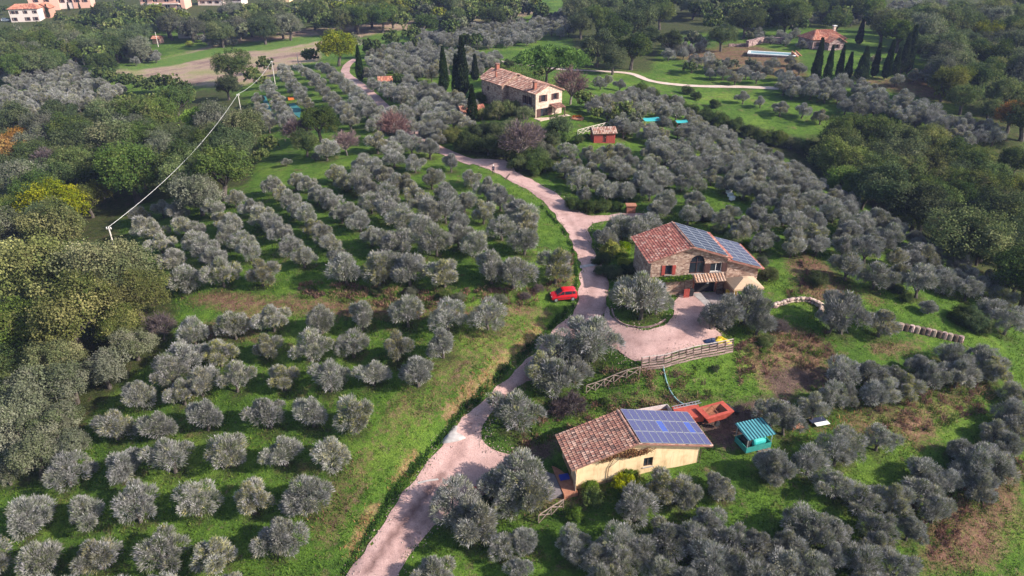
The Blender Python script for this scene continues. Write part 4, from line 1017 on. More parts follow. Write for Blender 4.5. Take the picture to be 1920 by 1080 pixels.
SHRUBS = [(900,246,24,'dark','dark laurel shrub'),(930,246,26,'dark','dark laurel shrub'),(960,238,22,'olive','rounded green garden shrub'),(1020,282,24,'grey','grey garden shrub'),(1005,296,26,'dark','dark laurel shrub'),(1062,258,13,'bright','bright green shrub'),(866,250,20,'dark','dark laurel shrub'),(1160,190,14,'autumn','orange-brown shrub'),(1135,200,14,'purplebare','brown leafless bush'),(1195,210,15,'autumn','orange-brown shrub'),(1035,262,18,'dark','dark laurel shrub'),(820,250,16,'dark','dark laurel shrub'),(935,208,28,'olive','rounded green garden shrub'),(985,212,22,'olive','rounded green garden shrub'),(960,205,20,'olive','rounded green garden shrub'),(903,184,16,'dark','dark garden shrub'),(905,215,18,'olive','rounded green garden shrub'),(880,268,30,'dark','dark laurel shrub'),(915,275,30,'dark','dark laurel shrub'),
 (945,280,26,'dark','dark laurel shrub'),(1045,238,28,'dark','dark laurel shrub'),(850,254,22,'yellow','yellow-green shrub'),(835,258,14,'yellow','yellow-green shrub'),(972,306,22,'dark','dark hedge shrub'),(1002,314,22,'dark','dark hedge shrub'),(1024,312,18,'dark','dark hedge shrub'),(975,298,24,'dark','dark hedge shrub'),
 (775,163,12,'bamboo','yellow shrub'),(1075,382,18,'dark','clipped dark hedge shrub'),(1100,388,18,'dark','clipped dark hedge shrub'),(1128,388,18,'dark','clipped dark hedge shrub'),(1155,388,14,'dark','clipped dark hedge shrub'),(1150,466,24,'bamboo','yellow bamboo clump'),(1168,462,16,'bright','bright green shrub'),(1168,478,14,'bright','bright green shrub'),
 (1130,485,16,'dark','dark hedge shrub'),(1128,508,16,'dark','dark hedge shrub'),(1150,512,18,'dark','dark hedge shrub'),(1175,508,18,'dark','dark hedge shrub'),(1195,500,16,'dark','dark hedge shrub'),(1170,490,14,'bamboo','yellow bamboo clump'),(1118,490,10,'dark','dark hedge shrub'),
 (1112,930,26,'bright','light green shrub'),(1108,910,18,'bright','light green shrub'),(1172,905,28,'bamboo','tall yellow-green shrub'),(1180,890,20,'bright','tall yellow-green shrub'),(1077,962,20,'bright','yellow-green weedy shrub'),(1440,515,20,'olive','dark green broom shrub'),(1428,490,14,'grey','silvery flowering shrub'),
 (1533,525,21,'dark','low dark green bush'),(1700,560,14,'dark','low dark green bush'),(1685,545,14,'dark','low dark green bush'),(1665,535,12,'grey','low dark green bush'),(1824,601,30,'dark','large round evergreen bush'),(1802,592,26,'dark','large round evergreen bush'),(1838,610,22,'dark','large round evergreen bush'),(1438,638,18,'olive','thin yellowish sapling'),(1340,690,10,'dark','small dark weed bush'),
 (1135,752,10,'dark','small dark weed bush'),(1075,757,30,'purplebare','brown leafless bush'),(1050,765,22,'purplebare','brown leafless bush'),(1462,612,20,'purplebare','brown leafless bush'),(860,555,14,'grey','weedy bush on the bank'),(835,552,14,'dark','weedy bush on the bank'),(770,548,14,'grey','weedy bush on the bank'),(940,560,14,'grey','weedy bush on the bank'),(705,545,12,'dark','weedy bush on the bank'),(985,555,12,'purplebare','weedy bush on the bank'),(1010,540,12,'purplebare','weedy bush on the bank'),
 (1200,170,18,'dark','green hedgerow bush'),(1225,182,18,'dark','green hedgerow bush'),(1250,192,18,'dark','green hedgerow bush'),(1275,200,18,'dark','green hedgerow bush'),(1300,208,18,'dark','green hedgerow bush'),(1325,218,20,'dark','green hedgerow bush'),(1350,226,20,'dark','green hedgerow bush'),(1378,236,21,'dark','green hedgerow bush'),(1405,246,21,'dark','green hedgerow bush'),(1432,256,22,'olive','green hedgerow bush'),(1458,262,22,'olive','green hedgerow bush'),(1485,270,18,'olive','green hedgerow bush'),(1515,278,20,'dark','green hedgerow bush'),(1540,300,20,'dark','green hedgerow bush'),(1290,170,12,'dark','green hedgerow bush'),(1305,180,12,'dark','green hedgerow bush'),(1340,195,12,'dark','green hedgerow bush'),
 (905,120,12,'dark','green hedgerow bush'),(930,118,12,'dark','green hedgerow bush'),(955,120,12,'dark','green hedgerow bush'),(1100,385,0.1,'dark',''),(1230,425,16,'grey','weedy bush behind the stone house'),(1330,405,16,'grey','weedy bush behind the stone house'),(1372,450,20,'olive','weedy bush behind the stone house'),(1400,460,14,'bright','weedy bush behind the stone house'),(1345,430,14,'olive','weedy bush behind the stone house'),
 (1160,232,16,'grey','shrub beside the red shed'),(1085,262,12,'dark','shrub beside the red shed'),(1100,255,8,'bright','shrub beside the red shed'),(1175,252,10,'bright','shrub beside the red shed'),(1430,655,9,'bright','small dark weed bush'),(205,98,7,'bamboo','yellow shrub'),(355,82,8,'bamboo','yellow shrub')]
for a, b, r, k, ph in SHRUBS:
    if r > 1: tree_px(a, b, r, k, 0.6, True, ph)
def wood(poly, spacing, r0, r1, kinds, seed, gaps=0.05):
    rr = (r0 + r1) / 2
    for p in scatter(poly, spacing, rr * 1.05, seed, 0.4, 760, gaps):
        if any((p - t['p']).length < 0.55 * (rr + t['r']) * 0.8 for t in WOODS): continue
        WOODS.append(dict(p=p, r=random.uniform(r0, r1), kind=random.choice(kinds), up=1.0, shrub=False, phrase=None))
DK = ['dark', 'dark', 'olive', 'olive', 'dark', 'grey']
wood([(-40,70),(60,62),(130,60),(250,42),(300,60),(290,80),(250,92),(200,98),(140,112),(60,122),(-40,130)], 8.5, 4.4, 6.4, DK, 41)
wood([(110,40),(180,25),(260,25),(420,25),(560,12),(700,-8),(1000,-30),(1000,8),(860,22),(720,36),(600,44),(480,58),(400,62),(320,52),(250,42),(180,45)], 9.5, 4.6, 6.8, DK + ['yellow'], 42)
wood([(1060,12),(1100,-25),(1250,-30),(1500,-30),(1640,-30),(1640,22),(1540,30),(1380,20),(1250,10),(1120,30)], 11, 4.8, 7.0, ['dark', 'dark', 'olive'], 43, 0.2)
wood([(1680,30),(1780,18),(1940,0),(1940,290),(1905,270),(1885,230),(1840,180),(1790,150),(1750,110),(1710,70)], 9.5, 4.8, 7.0, ['olive', 'olive', 'dark', 'grey', 'yellow'], 44)
wood([(1530,260),(1600,225),(1720,240),(1800,285),(1880,310),(1940,330),(1940,560),(1900,510),(1800,440),(1700,390),(1600,345),(1545,305)], 8.5, 4.2, 6.0, ['olive', 'dark', 'dark'], 45)
wood([(-40,235),(60,240),(130,228),(230,205),(330,195),(460,220),(490,255),(460,330),(390,350),(270,370),(180,400),(-40,440)], 8.5, 4.0, 5.4, ['olive', 'dark', 'grey', 'dark'], 46, 0.45)
wood([(-60,420),(60,400),(180,420),(280,520),(260,640),(180,700),(120,840),(60,860),(-60,880)], 7.5, 3.6, 5.0, ['olive', 'grey', 'dark'], 47, 0.6)
wood([(860,30),(930,12),(1000,8),(1060,12),(1040,20),(930,36),(870,44),(800,52),(750,50)], 10, 4.5, 6.0, ['dark', 'grey', 'olive'], 48)
for t in WOODS:
    px, py, dp = proj(t['p'].x, t['p'].y, t['p'].z + t['r']); t['size'] = t['r'] * F / dp; t['px'], t['py'] = px, py
    t['in'] = -60 < px < 1980 and -25 < py < 1110
pend = []; rest = []
TREEW = sorted([t for t in WOODS if not t['shrub']], key=lambda t: -t['size'] * (1 if t['in'] else 0.1))
rest = [t for t in TREEW[280:]]
for t in TREEW[:280] + [t for t in WOODS if t['shrub']]:
    k = t['kind']; sh = t['shrub']
    nm = {'dark': 'oak_tree', 'olive': 'oak_tree', 'yellow': 'oak_tree', 'gold': 'oak_tree', 'autumn': 'autumn_tree', 'grey': 'thin_leafed_tree', 'pinkbare': 'bare_tree', 'purplebare': 'bare_tree'}.get(k, 'shrub')
    if sh: nm = 'bare_bush' if 'bare' in k else ('bamboo_clump' if k == 'bamboo' else 'garden_shrub')
    r = bpy.data.objects.new(nm, None); r.empty_display_size = 0.3
    r.location = t['p'] - Vector((0, 0, 0.1)); r.rotation_euler = (0, 0, random.uniform(0, 6.28)); s = t['r']; link(r)
    tag(r, None, 'shrub' if sh else 'tree', {'oak_tree': 'broadleaf trees of the woods', 'bare_tree': 'leafless trees', 'thin_leafed_tree': 'thinning trees of the woods', 'autumn_tree': 'autumn trees'}.get(nm, 'shrubs and bushes'))
    if k in BARE:
        c, tk = random.choice(BARE[k]); z0 = 1.0 if not sh else 0.45
        ob('crown', c, r, loc=(0, 0, s * z0), scale=s * 1.05); ob('trunk', tk, r, scale=(s, s, s * (1 if not sh else 0.5)))
    else:
        c = random.choice(BROAD[k]); up = t['up']
        ob('crown', c, r, loc=(0, 0, s * up), scale=(s * 1.04, s * 1.04, s * random.uniform(0.9, 1.1)))
        ob('trunk' if not sh else 'stem', BTRUNK[random.randrange(4)], r, scale=(s, s, s * up / 1.15))
    pend.append((r, t['phrase'] or PHR[k], t['p']))
name_by_landmark(pend)
VS, QS, CS = [], [], []; base = 0
LO = [broad_arrays(70 + s, 1500, *PALS[k], leaf=0.11) for s, k in enumerate(['dark', 'dark', 'olive', 'grey', 'yellow'])]
for t in rest:
    V, Qd, c = LO[{'dark': random.randrange(2), 'olive': 2, 'grey': 3, 'yellow': 4}.get(t['kind'], 2)]
    a = random.uniform(0, 6.28); s = t['r']
    Rz = np.array([[math.cos(a), -math.sin(a), 0], [math.sin(a), math.cos(a), 0], [0, 0, 1]]) * s
    VS.append(V @ Rz.T + np.array(t['p']) + np.array([0, 0, s])); QS.append(Qd + base); CS.append(c * random.uniform(0.8, 1.2)); base += len(V)
if VS:
    o = ob('distant_woodland', np_mesh('distant_woodland', np.concatenate(VS), np.concatenate(QS), L_OAK, np.concatenate(CS)))
    tag(o, 'hazy woodland massed along the far edge', 'woodland', None, 'stuff')
print('woods', len(WOODS), 'rest', len(rest))
# cypresses: photo pixel of the foot and of the tip
CYPS = [(833,172,88,0),(868,180,70,0),(856,178,102,0),(891,152,102,0),(886,230,160,0),(676,152,86,0),(1527,153,72,0),(1549,153,86,0),(1571,147,86,0),(1587,150,98,0),(1613,152,88,1),(1637,145,82,0),(1659,149,76,0),(1676,143,90,0),(1688,140,62,0),(1697,138,48,0),(1609,84,36,0),
        (92,34,8,0),(130,20,4,0),(150,17,3,0),(178,95,68,0),(188,96,72,0),(214,90,62,0),(222,90,64,0),(231,90,66,0),(240,88,60,0),(350,62,45,0),(356,64,46,0),(362,66,44,0)]
for i, (a, b, top, wide) in enumerate(CYPS):
    p = P(a, b); d = ray(a, top); t_ = p.y / d[1]; H_ = CAMH + d[2] * t_ - p.z
    r = bpy.data.objects.new('cypress_tree' if not wide else 'conifer_tree', None); r.location = p; r.rotation_euler = (0, 0, random.uniform(0, 6)); link(r)
    lab = {0: 'slim dark cypress standing left of the farmhouse group', 1: 'tallest dark cypress in the farmhouse group', 2: 'cypress half hidden beside the tallest farmhouse cypress', 3: 'cypress right behind the tallest farmhouse cypress', 4: 'thin cypress spire in front of the farmhouse wall', 5: 'solitary cypress beside the bend of the upper lane', 10: 'broad dark conifer in the middle of the villa cypress row', 16: 'dark cypress behind the villa beside its roof',
           17: 'small cypress beside the brick house far away', 18: 'left small cypress between the far pink houses', 19: 'right small cypress between the far pink houses'}.get(i)
    if lab is None and 6 <= i <= 15: lab = f'dark slender cypress, {ordn([6, 7, 8, 9, 11, 12, 13, 14, 15].index(i) + 1)} from the left in the villa row'
    if lab is None: lab = f'tiny far cypress, {ordn(i - 19)} from the left before the far wood'
    tag(r, lab, 'cypress', 'cypress trees')
    sx = H_ * (1.0 if H_ > 9 else 1.25)
    ob('crown', CYPW[0] if wide else CYP[i % 3], r, scale=(sx, sx, H_)); ob('trunk', CYPT, r, scale=(H_, H_, H_))
def umbrella_pine(px, py, foot, rpx, label):
    p = P(*foot); dp = depth_of(p); rr = rpx * dp / F
    d = ray(px, py); t_ = p.y / d[1]; c = Vector((d[0] * t_, p.y, CAMH + d[2] * t_))
    r = thing('umbrella_pine', label, 'pine tree', p)
    ob('crown', PINE, r, loc=c - p - Vector((0, 0, rr * 0.12)), scale=(rr, rr * .8, rr * 0.72))
    mb = MB(); hz = c.z - p.z; o = c - p
    mb.tube([(0, 0, -.3), (o.x * .2, 0, hz * .3), (o.x * .1 + .2, .1, hz * .5)], [.45, .36, .32], 8)
    for ax, ay in ((-.55, .1), (.5, -.2), (-.15, -.4), (.1, .45), (.75, .2)):
        mb.tube([(o.x * .1 + .2, .1, hz * .5), (o.x + ax * rr * .35, ay * rr * .4, hz * .78), (o.x + ax * rr * .8, ay * rr * .8, hz * 1.0)], [.26, .19, .07], 6)
    mb.build('trunk', M_BARK, r, True)
umbrella_pine(1035, 110, (1022, 165), 72, 'large bright green umbrella pine behind the farmhouse roof')
umbrella_pine(392, 218, (392, 262), 55, 'low bright green umbrella pine in the wood beside the cable pole')

# ------------------------------------------------------------------ building kit (local frame: x along the front wall, y inward, z up)
def front_wall(W_, topf, openings, depth=0.28, x0=0.0, y=0.0, zb=-1.2):
    """wall face with real recessed openings; openings = (xa, xb, z0, z1, arch)"""
    mb = MB()
    cuts = {x0, x0 + W_}
    for xa, xb, z0, z1, arch in openings:
        k = 10 if arch else 1
        cuts |= {xa + (xb - xa) * i / k for i in range(k + 1)}
    for i in range(1, 8): cuts.add(x0 + W_ * i / 8)
    cs = sorted(cuts)
    cs = [c for i, c in enumerate(cs) if i == 0 or c - cs[i - 1] > 1e-4]
    def otop(o, x):
        xa, xb, z0, z1, arch = o
        if not arch: return z1
        r = (xb - xa) / 2; t = max(0.0, 1 - ((x - (xa + xb) / 2) / r) ** 2)
        return z1 - arch + arch * math.sqrt(t)
    for a, b in zip(cs[:-1], cs[1:]):
        m = (a + b) / 2
        os_ = sorted([o for o in openings if o[0] < m < o[1]], key=lambda o: o[2])
        lo = (zb, zb)
        for o in os_:
            if o[2] > lo[0]:
                mb.poly([(a, y, lo[0]), (b, y, lo[1]), (b, y, o[2]), (a, y, o[2])])
            ta, tb = otop(o, a), otop(o, b)
            mb.poly([(a, y, ta), (b, y, tb), (b, y + depth, tb), (a, y + depth, ta)])
            mb.poly([(b, y, o[2]), (a, y, o[2]), (a, y + depth, o[2]), (b, y + depth, o[2])])
            lo = (ta, tb)
        mb.poly([(a, y, lo[0]), (b, y, lo[1]), (b, y, topf(b)), (a, y, topf(a))])
    for xa, xb, z0, z1, arch in openings:
        zt = z1 - (arch or 0)
        mb.poly([(xa, y, z0), (xa, y, zt), (xa, y + depth, zt), (xa, y + depth, z0)])
        mb.poly([(xb, y, zt), (xb, y, z0), (xb, y + depth, z0), (xb, y + depth, zt)])
    return mb
def xform_mb(mb, fn):
    mb.v = [fn(v) for v in mb.v]; return mb
def window_part(parent, xa, xb, z0, z1, y=0.0, arch=0, shutters=None, frame_mat=None, mullion=True, fn=None, shut_w=None):
    """pane in the recess with frame sub-parts; shutters folded back on the wall"""
    fn = fn or (lambda v: v)
    w = MB()
    if arch:
        pts = [(xa, y + .2, z0), (xb, y + .2, z0)] + [((xa + xb) / 2 + (xb - xa) / 2 * math.cos(t), y + .2, z1 - arch + arch * math.sin(t)) for t in np.linspace(0, math.pi, 11)]
        w.poly(pts)
    else:
        w.poly([(xa, y + .2, z0), (xb, y + .2, z0), (xb, y + .2, z1), (xa, y + .2, z1)])
    win = xform_mb(w, fn).build('window', M_GLASS, parent)
    f = MB(); t = 0.06; zt = z1 - arch * 0.3
    f.box(xa, xa + t, y + .13, y + .19, z0, z1 - arch); f.box(xb - t, xb, y + .13, y + .19, z0, z1 - arch); f.box(xa, xb, y + .125, y + .195, z0, z0 + t)
    if not arch: f.box(xa, xb, y + .125, y + .195, z1 - t, z1)
    else: f.box(xa, xb, y + .125, y + .195, z1 - arch - t, z1 - arch)
    if mullion: f.box((xa + xb) / 2 - t / 2, (xa + xb) / 2 + t / 2, y + .13, y + .19, z0 + t, z1 - arch * .2 - t)
    xform_mb(f, fn).build('frame', frame_mat or M_SHUT, win)
    s = MB(); s.box(xa - .08, xb + .08, y - .1, y + .12, z0 - .08, z0 - .002)
    xform_mb(s, fn).build('sill', M_CONC, win)
    if shutters:
        sw = shut_w or (xb - xa) / 2
        for sx in (-1, 1):
            q = MB(); a = xa - sw - .02 if sx < 0 else xb + .02
            q.box(a, a + sw, y - .07, y - .012, z0, z1)
            for k in range(7):
                zz = z0 + .08 + (z1 - z0 - .16) * k / 7
                q.box(a + .06, a + sw - .06, y - .085, y - .068, zz, zz + (z1 - z0) * .08)
            xform_mb(q, fn).build('shutter', shutters, parent)
    return win
TPAL = [(0.34, 0.175, 0.135), (0.29, 0.135, 0.105), (0.39, 0.225, 0.175), (0.43, 0.285, 0.235), (0.22, 0.115, 0.095), (0.16, 0.095, 0.082)]
def tile_slope(E0, E1, R0, R1, pitch_x=0.29, row=0.40, pal=TPAL, seed=1, w=(4, 3, 3, 2, 1.5, 1)):
    """rows of curved clay tiles between an eave line E0-E1 and a ridge line R0-R1"""
    rng = np.random.default_rng(seed)
    E0, E1, R0, R1 = map(Vector, (E0, E1, R0, R1))
    nc = max(2, int((E1 - E0).length / pitch_x)); nr = max(2, int((R0 - E0).length / row))
    mb = MB()
    nrm = (E1 - E0).cross(R0 - E0).normalized()
    if nrm.z < 0: nrm = -nrm
    for i in range(nc):
        for j in range(nr):
            a, b = i / nc, (i + 1) / nc; c, d = (j - 0.12) / nr, (j + 1) / nr
            c = max(c, -0.02)
            def pt(u, v): return (E0.lerp(E1, u)).lerp(R0.lerp(R1, u), v)
            col = tuple(np.array(pal[rng.choice(len(pal), p=np.array(w) / sum(w))]) * rng.uniform(0.8, 1.2))
            jx = rng.uniform(-.06, .06) / nc; lift = rng.uniform(0, .02)
            top, bot = [], []
            for q in range(5):
                t = q / 4; hgt = math.sin(t * math.pi) * 0.11
                u = a + (b - a) * t
                bot.append(pt(u + jx, c) + nrm * (hgt + 0.045 + lift)); top.append(pt(a + (b - a) * (0.1 + 0.8 * t) + jx, d) + nrm * (hgt * 0.8 + 0.005))
            i0 = len(mb.v)
            for p in bot + top: mb.v.append(tuple(p)); mb.c.append(col)
            for q in range(4): mb.f.append((i0 + q, i0 + q + 1, i0 + q + 6, i0 + q + 5))
            mb.v.append(tuple(pt(a + jx, c) + nrm * 0.0)); mb.v.append(tuple(pt(b + jx, c) + nrm * 0.0)); mb.c += [tuple(x * .5 for x in col)] * 2
            mb.f.append((i0 + 10, i0 + 11, i0 + 4, i0 + 3, i0 + 2, i0 + 1, i0))
    return mb
def slab(E0, E1, R0, R1, th=0.14):
    E0, E1, R0, R1 = map(Vector, (E0, E1, R0, R1)); n = (E1 - E0).cross(R0 - E0).normalized()
    if n.z < 0: n = -n
    return MB().hexa([E0 - n * th, E1 - n * th, R1 - n * th, R0 - n * th, E0, E1, R1, R0])
def ridge_caps(A_, B_, parent, seed=3):
    rng = np.random.default_rng(seed); A_, B_ = Vector(A_), Vector(B_); k = max(2, int((B_ - A_).length / 0.42)); mb = MB()
    side = (B_ - A_).cross(Vector((0, 0, 1))).normalized()
    for i in range(k):
        a = A_.lerp(B_, (i - .08) / k); b = A_.lerp(B_, (i + 1) / k); col = tuple(np.array(TPAL[rng.integers(0, 5)]) * rng.uniform(.85, 1.2)); i0 = len(mb.v)
        for e, r in ((a, .17), (b, .14)):
            for q in range(5):
                t = math.pi * q / 4; mb.v.append(tuple(e + side * math.cos(t) * r + Vector((0, 0, math.sin(t) * .14 + .04)))); mb.c.append(col)
        for q in range(4): mb.f.append((i0 + q, i0 + q + 1, i0 + q + 6, i0 + q + 5))
    return tag(mb.build('ridge_tiles', M_TILE, parent, cols=True), kind='stuff')
def solar_array(parent, E0, E1, R0, R1, ncol, nrow, gap=0.03, mats=None, lift=0.14, name='solar_panel', skip=()):
    """ncol panels from ridge to eave, nrow along the ridge; each panel is its own part with a frame"""
    E0, E1, R0, R1 = map(Vector, (E0, E1, R0, R1))
    n = (E1 - E0).cross(R0 - E0).normalized()
    if n.z < 0: n = -n
    ux = (E0 - R0); uy = (R1 - R0); lx, ly = ux.length / ncol, uy.length / nrow; ux.normalize(); uy.normalize()
    X = ux; Yv = n.cross(ux).normalized(); sgn = 1 if Yv.dot(uy) > 0 else -1
    g = gap; fr = MB(); t = 0.035
    fr.box(g, lx - g, g, g + t, -.02, .025); fr.box(g, lx - g, ly - g - t, ly - g, -.02, .025); fr.box(g, g + t, g + t, ly - g - t, -.02, .025); fr.box(lx - g - t, lx - g, g + t, ly - g - t, -.02, .025)
    fme = fr.mesh('panel_frame', M_FRAME)
    pm = MB(); pm.box(g + t, lx - g - t, g + t, ly - g - t, -.015, .015)
    meshes = {}
    for m in set(mats.values()) if mats else set(): pass
    rot = Matrix((X, Yv, n)).transposed()
    for i in range(ncol):
        for j in range(nrow):
            if (i, j) in skip: continue
            m = (mats or {}).get((i, j), (mats or {}).get('all', M_PV))
            if m not in meshes: meshes[m] = pm.mesh('panel_cells', m)
            o = R0 + ux * (lx * i) + uy * (ly * j) + n * lift
            if sgn < 0: o = o + uy * ly
            p = bpy.data.objects.new(name, meshes[m]); p.matrix_local = Matrix.Translation(o) @ rot.to_4x4(); link(p, parent)
            ob('panel_frame', fme, p)

# ------------------------------------------------------------------ the yellow barn
BZ = -6.0
b1p = Vector((6.55, 54.15, BZ)); A1 = R(14)
barn = thing('farm_barn', 'cream yellow barn with clay tiles and a blue solar roof', 'barn', b1p, A1)
WL, WD, XR = 13.6, 4.7, 6.2        # wall length, depth, ridge position
zE, zR, zEr = 3.0, 4.75, 2.75
def btop(x):
    return zE + (zR - zE) * x / XR if x < XR else zR + (zEr - zR) * (x - XR) / (WL + 1.1 - XR)
bw = front_wall(WL, btop, [(7.3, 8.35, 1.15, 2.35, 0), ], zb=-1.5)
bw.poly([(WL, 0, -1.5), (WL, WD, -1.5), (WL, WD, btop(WL)), (WL, 0, btop(WL))])
bw.poly([(WL, WD, -1.5), (0, WD, -1.5), (0, WD, btop(0)), (XR, WD, zR), (WL, WD, btop(WL))])
# left end with its wide dark doorway
side = front_wall(WD, lambda x: zE, [(0.55, 3.1, 0.0, 2.45, 0)], zb=-1.5)
xform_mb(side, lambda v: (v[1], WD - v[0], v[2]))
k0 = len(bw.v); bw.v += side.v; bw.c += side.c; bw.f += [tuple(i + k0 for i in f) for f in side.f]
bw.build('wall', M_PLASTER, barn)
MB().box(-.02, WL + .03, -.03, WD + .03, -1.5, 0.28).build('plinth', surf('ochre_plinth', [(0.3, (0.34, 0.20, 0.10)), (0.7, (0.50, 0.32, 0.17))], 1.4, 0.9, 0.2), barn)
window_part(barn, 7.3, 8.35, 1.15, 2.35, frame_mat=M_DARKWOOD)
e0, e1, r0, r1 = (-.7, -.5, btop(-.7) - .02), (-.7, WD + .45, btop(-.7) - .02), (XR, -.5, zR + .12), (XR, WD + .45, zR + .12)
f0, f1 = (WL + 1.15, -.5, zEr + .08), (WL + 1.15, WD + .45, zEr + .08)
e0, e1 = (-.7, -.5, zE - .1), (-.7, WD + .45, zE - .1)
rf = slab(e0, e1, r0, r1).build('roof', M_ROOFSLAB, barn)
tag(tile_slope(e0, e1, r0, r1, seed=4).build('roof_tiles', M_TILE, rf, cols=True), kind='stuff')
rf2 = slab(f0, f1, r0, r1).build('roof', M_ROOFSLAB, barn)
tag(tile_slope(f0, f1, r0, r1, seed=5).build('roof_tiles', M_TILE, rf2, cols=True), kind='stuff')
ridge_caps(r0, r1, rf)
def lerp3(a, b, t): return tuple(x + (y - x) * t for x, y in zip(a, b))
pm_ = {'all': M_PV, (4, 1): M_PVB, (8, 1): M_PVB}
solar_array(barn, lerp3(r0, f0, .985), lerp3(r1, f1, .985), lerp3(r0, f0, .03), lerp3(r1, f1, .03), 10, 3, 0.02, pm_, 0.2)
g_ = MB().tube([(WL + 1.2, -.5, zEr - .02), (WL + 1.2, WD + .45, zEr - .02)], .07, 8).tube([(WL + 1.15, -.42, zEr - .05), (WL + .12, -.1, zEr - .5), (WL + .12, -.1, -.8)], .05, 7)
g_.build('gutter', M_DARKWOOD, barn, True)
dl = MB().box(0, 1.05, -.05, .0, 0.05, 2.3); dl.box(.3, .42, -.09, -.05, 1.1, 1.3)
dr_ = dl.build('door', flat('cream_door', (0.60, 0.47, 0.33), 0.6), barn, loc=(-.05, 0.5, 0), rot=(0, 0, R(-98)))
MB().box(.85, .95, -.1, -.05, 1.0, 1.12).build('handle', M_RUBBER, dr_)
MB().box(.25, .27, .55, 3.1, 0, 2.45).build('doorway_shade_panel', flat('doorway_shade', (0.02, 0.018, 0.02), 0.8), barn)  # added near-black sheet: the shade inside the doorway painted as colour
ter = MB(); 
for k in range(6): ter.box(-1.5, -.03, -.8 + k * .95, .13 + k * .95, -.6, .07)
ter.build('terrace', M_TERRA, barn)
MB().box(-3.0, -1.55, -.4, 4.6, -.7, -.02).build('paving', surf('grey_paving', [(0.3, (0.14, 0.12, 0.13)), (0.7, (0.24, 0.21, 0.21))], 3, .9, .2), barn)
c_ = math.cos(A1); s_ = math.sin(A1)
def b1(x, y, z): return Vector((b1p.x + x * c_ - y * s_, b1p.y + x * s_ + y * c_, b1p.z + z))
mt = MB().box(-.5, .5, -.35, .35, 0, .22); mt.box(-.44, .44, -.29, .29, .22, .26)
tag(mt.build('plastic_crate', flat('blue_plastic', (0.03, 0.05, 0.35), .5), None, loc=b1(-.75, 1.6, .075), rot=(0, 0, A1)), "blue plastic crate on the yellow barn's terrace", 'crate')
# dry creeper along the top of the barn wall
def leaf_strip(name, pts, radius, n, pal, w, mat, seed, size=0.09):
    rng = np.random.default_rng(seed); pts = np.array(pts); k = rng.integers(0, len(pts) - 1, n); t = rng.random((n, 1))
    c = pts[k] * (1 - t) + pts[k + 1] * t
    rad = np.array(radius) if hasattr(radius, '__len__') else np.array([radius] * 3)
    u = sph(rng, n); pos = c + u * rad * rng.uniform(.5, 1, (n, 1))
    V, Qd = cards(rng, pos, u + rng.normal(size=(n, 3)) * .5, rng.uniform(.6, 1.2, n) * size)
    return np_mesh(name, V, Qd, mat, rep4(pick(rng, n, pal, w)))
cr = thing('dry_creeper', 'reddish dry creeper hanging under the eaves of the yellow barn', 'creeper', b1(4.2, -.1, 0), A1)
ob('stems', MB().tube([(-.9, 0, .1), (-.8, -.02, 2), (0, -.03, 3.7)], .035, 5).tube([(-.8, -.02, 2), (1.5, -.03, 4.0), (3.6, -.03, 3.7)], .025, 5).mesh('creeper_stems', M_DARKWOOD), cr)
ob('leaves', leaf_strip('creeper_leaves', [(-1.6, -.12, 3.2), (-.4, -.12, 3.6), (.6, -.12, 3.75), (1.6, -.12, 3.8), (1.0, -.12, 3.3), (2.3, -.12, 3.35), (3.6, -.1, 3.5)], (.75, .2, .42), 2600, [(0.34, 0.16, 0.07), (0.40, 0.24, 0.10), (0.22, 0.10, 0.05), (0.16, 0.14, 0.05)], [3, 2, 2, 1], L_OAK, 8, .08), cr)

# ------------------------------------------------------------------ the stone house
S0 = unp(1215, 555, 0.0); A2 = R(7)
sh = thing('stone_house', 'stone house with arched window, tiled roof and solar panels', 'house', (S0[0], S0[1], 0.0), A2)
SW, SD, SE_, SR = 10.5, 7.7, 5.35, 7.1
def stop_(x): return SE_ + (SR - SE_) * (1 - abs(x - SW / 2) / (SW / 2))
OPS = [(2.0, 2.95, 3.1, 4.5, 0), (5.35, 7.45, 3.05, 5.75, 1.05), (8.3, 9.9, 3.15, 4.45, 0), (6.35, 9.35, 0.0, 2.35, 0), (1.4, 2.4, 1.05, 1.8, 0)]
fw = front_wall(SW, stop_, OPS, zb=-1.0)
fw.poly([(0, SD, -1), (0, 0, -1), (0, 0, SE_), (0, SD, SE_)]); fw.poly([(SW, 0, -1), (SW, SD, -1), (SW, SD, SE_), (SW, 0, SE_)])
fw.poly([(SW, SD, -1), (0, SD, -1), (0, SD, SE_), (SW / 2, SD, SR), (SW, SD, SE_)])
fw.build('wall', M_STONE, sh)
window_part(sh, 2.0, 2.95, 3.1, 4.5, shutters=M_REDSHUT, mullion=False)
window_part(sh, 5.35, 7.45, 3.05, 5.75, arch=1.05)
window_part(sh, 8.3, 9.9, 3.15, 4.45, shutters=M_SHUT, frame_mat=M_WHITE, shut_w=.78)
window_part(sh, 1.4, 2.4, 1.05, 1.8, frame_mat=M_WHITE)
MB().box(6.35, 9.35, .27, .30, 0, 2.35).build('garage_shade_panel', flat('garage_shade', (0.012, 0.01, 0.012), .9), sh)  # near-black panel stands in for the unlit depth of the garage
MB().box(8.1, 8.45, .2, .26, 1.3, 1.75).build('notice', M_WHITE, sh)
pg_ = MB()
for xx in (6.25, 9.45): pg_.box(xx - .12, xx + .12, -.04, .02, 0, 2.5)
pg_.build('door_frame', M_BRICK, sh)
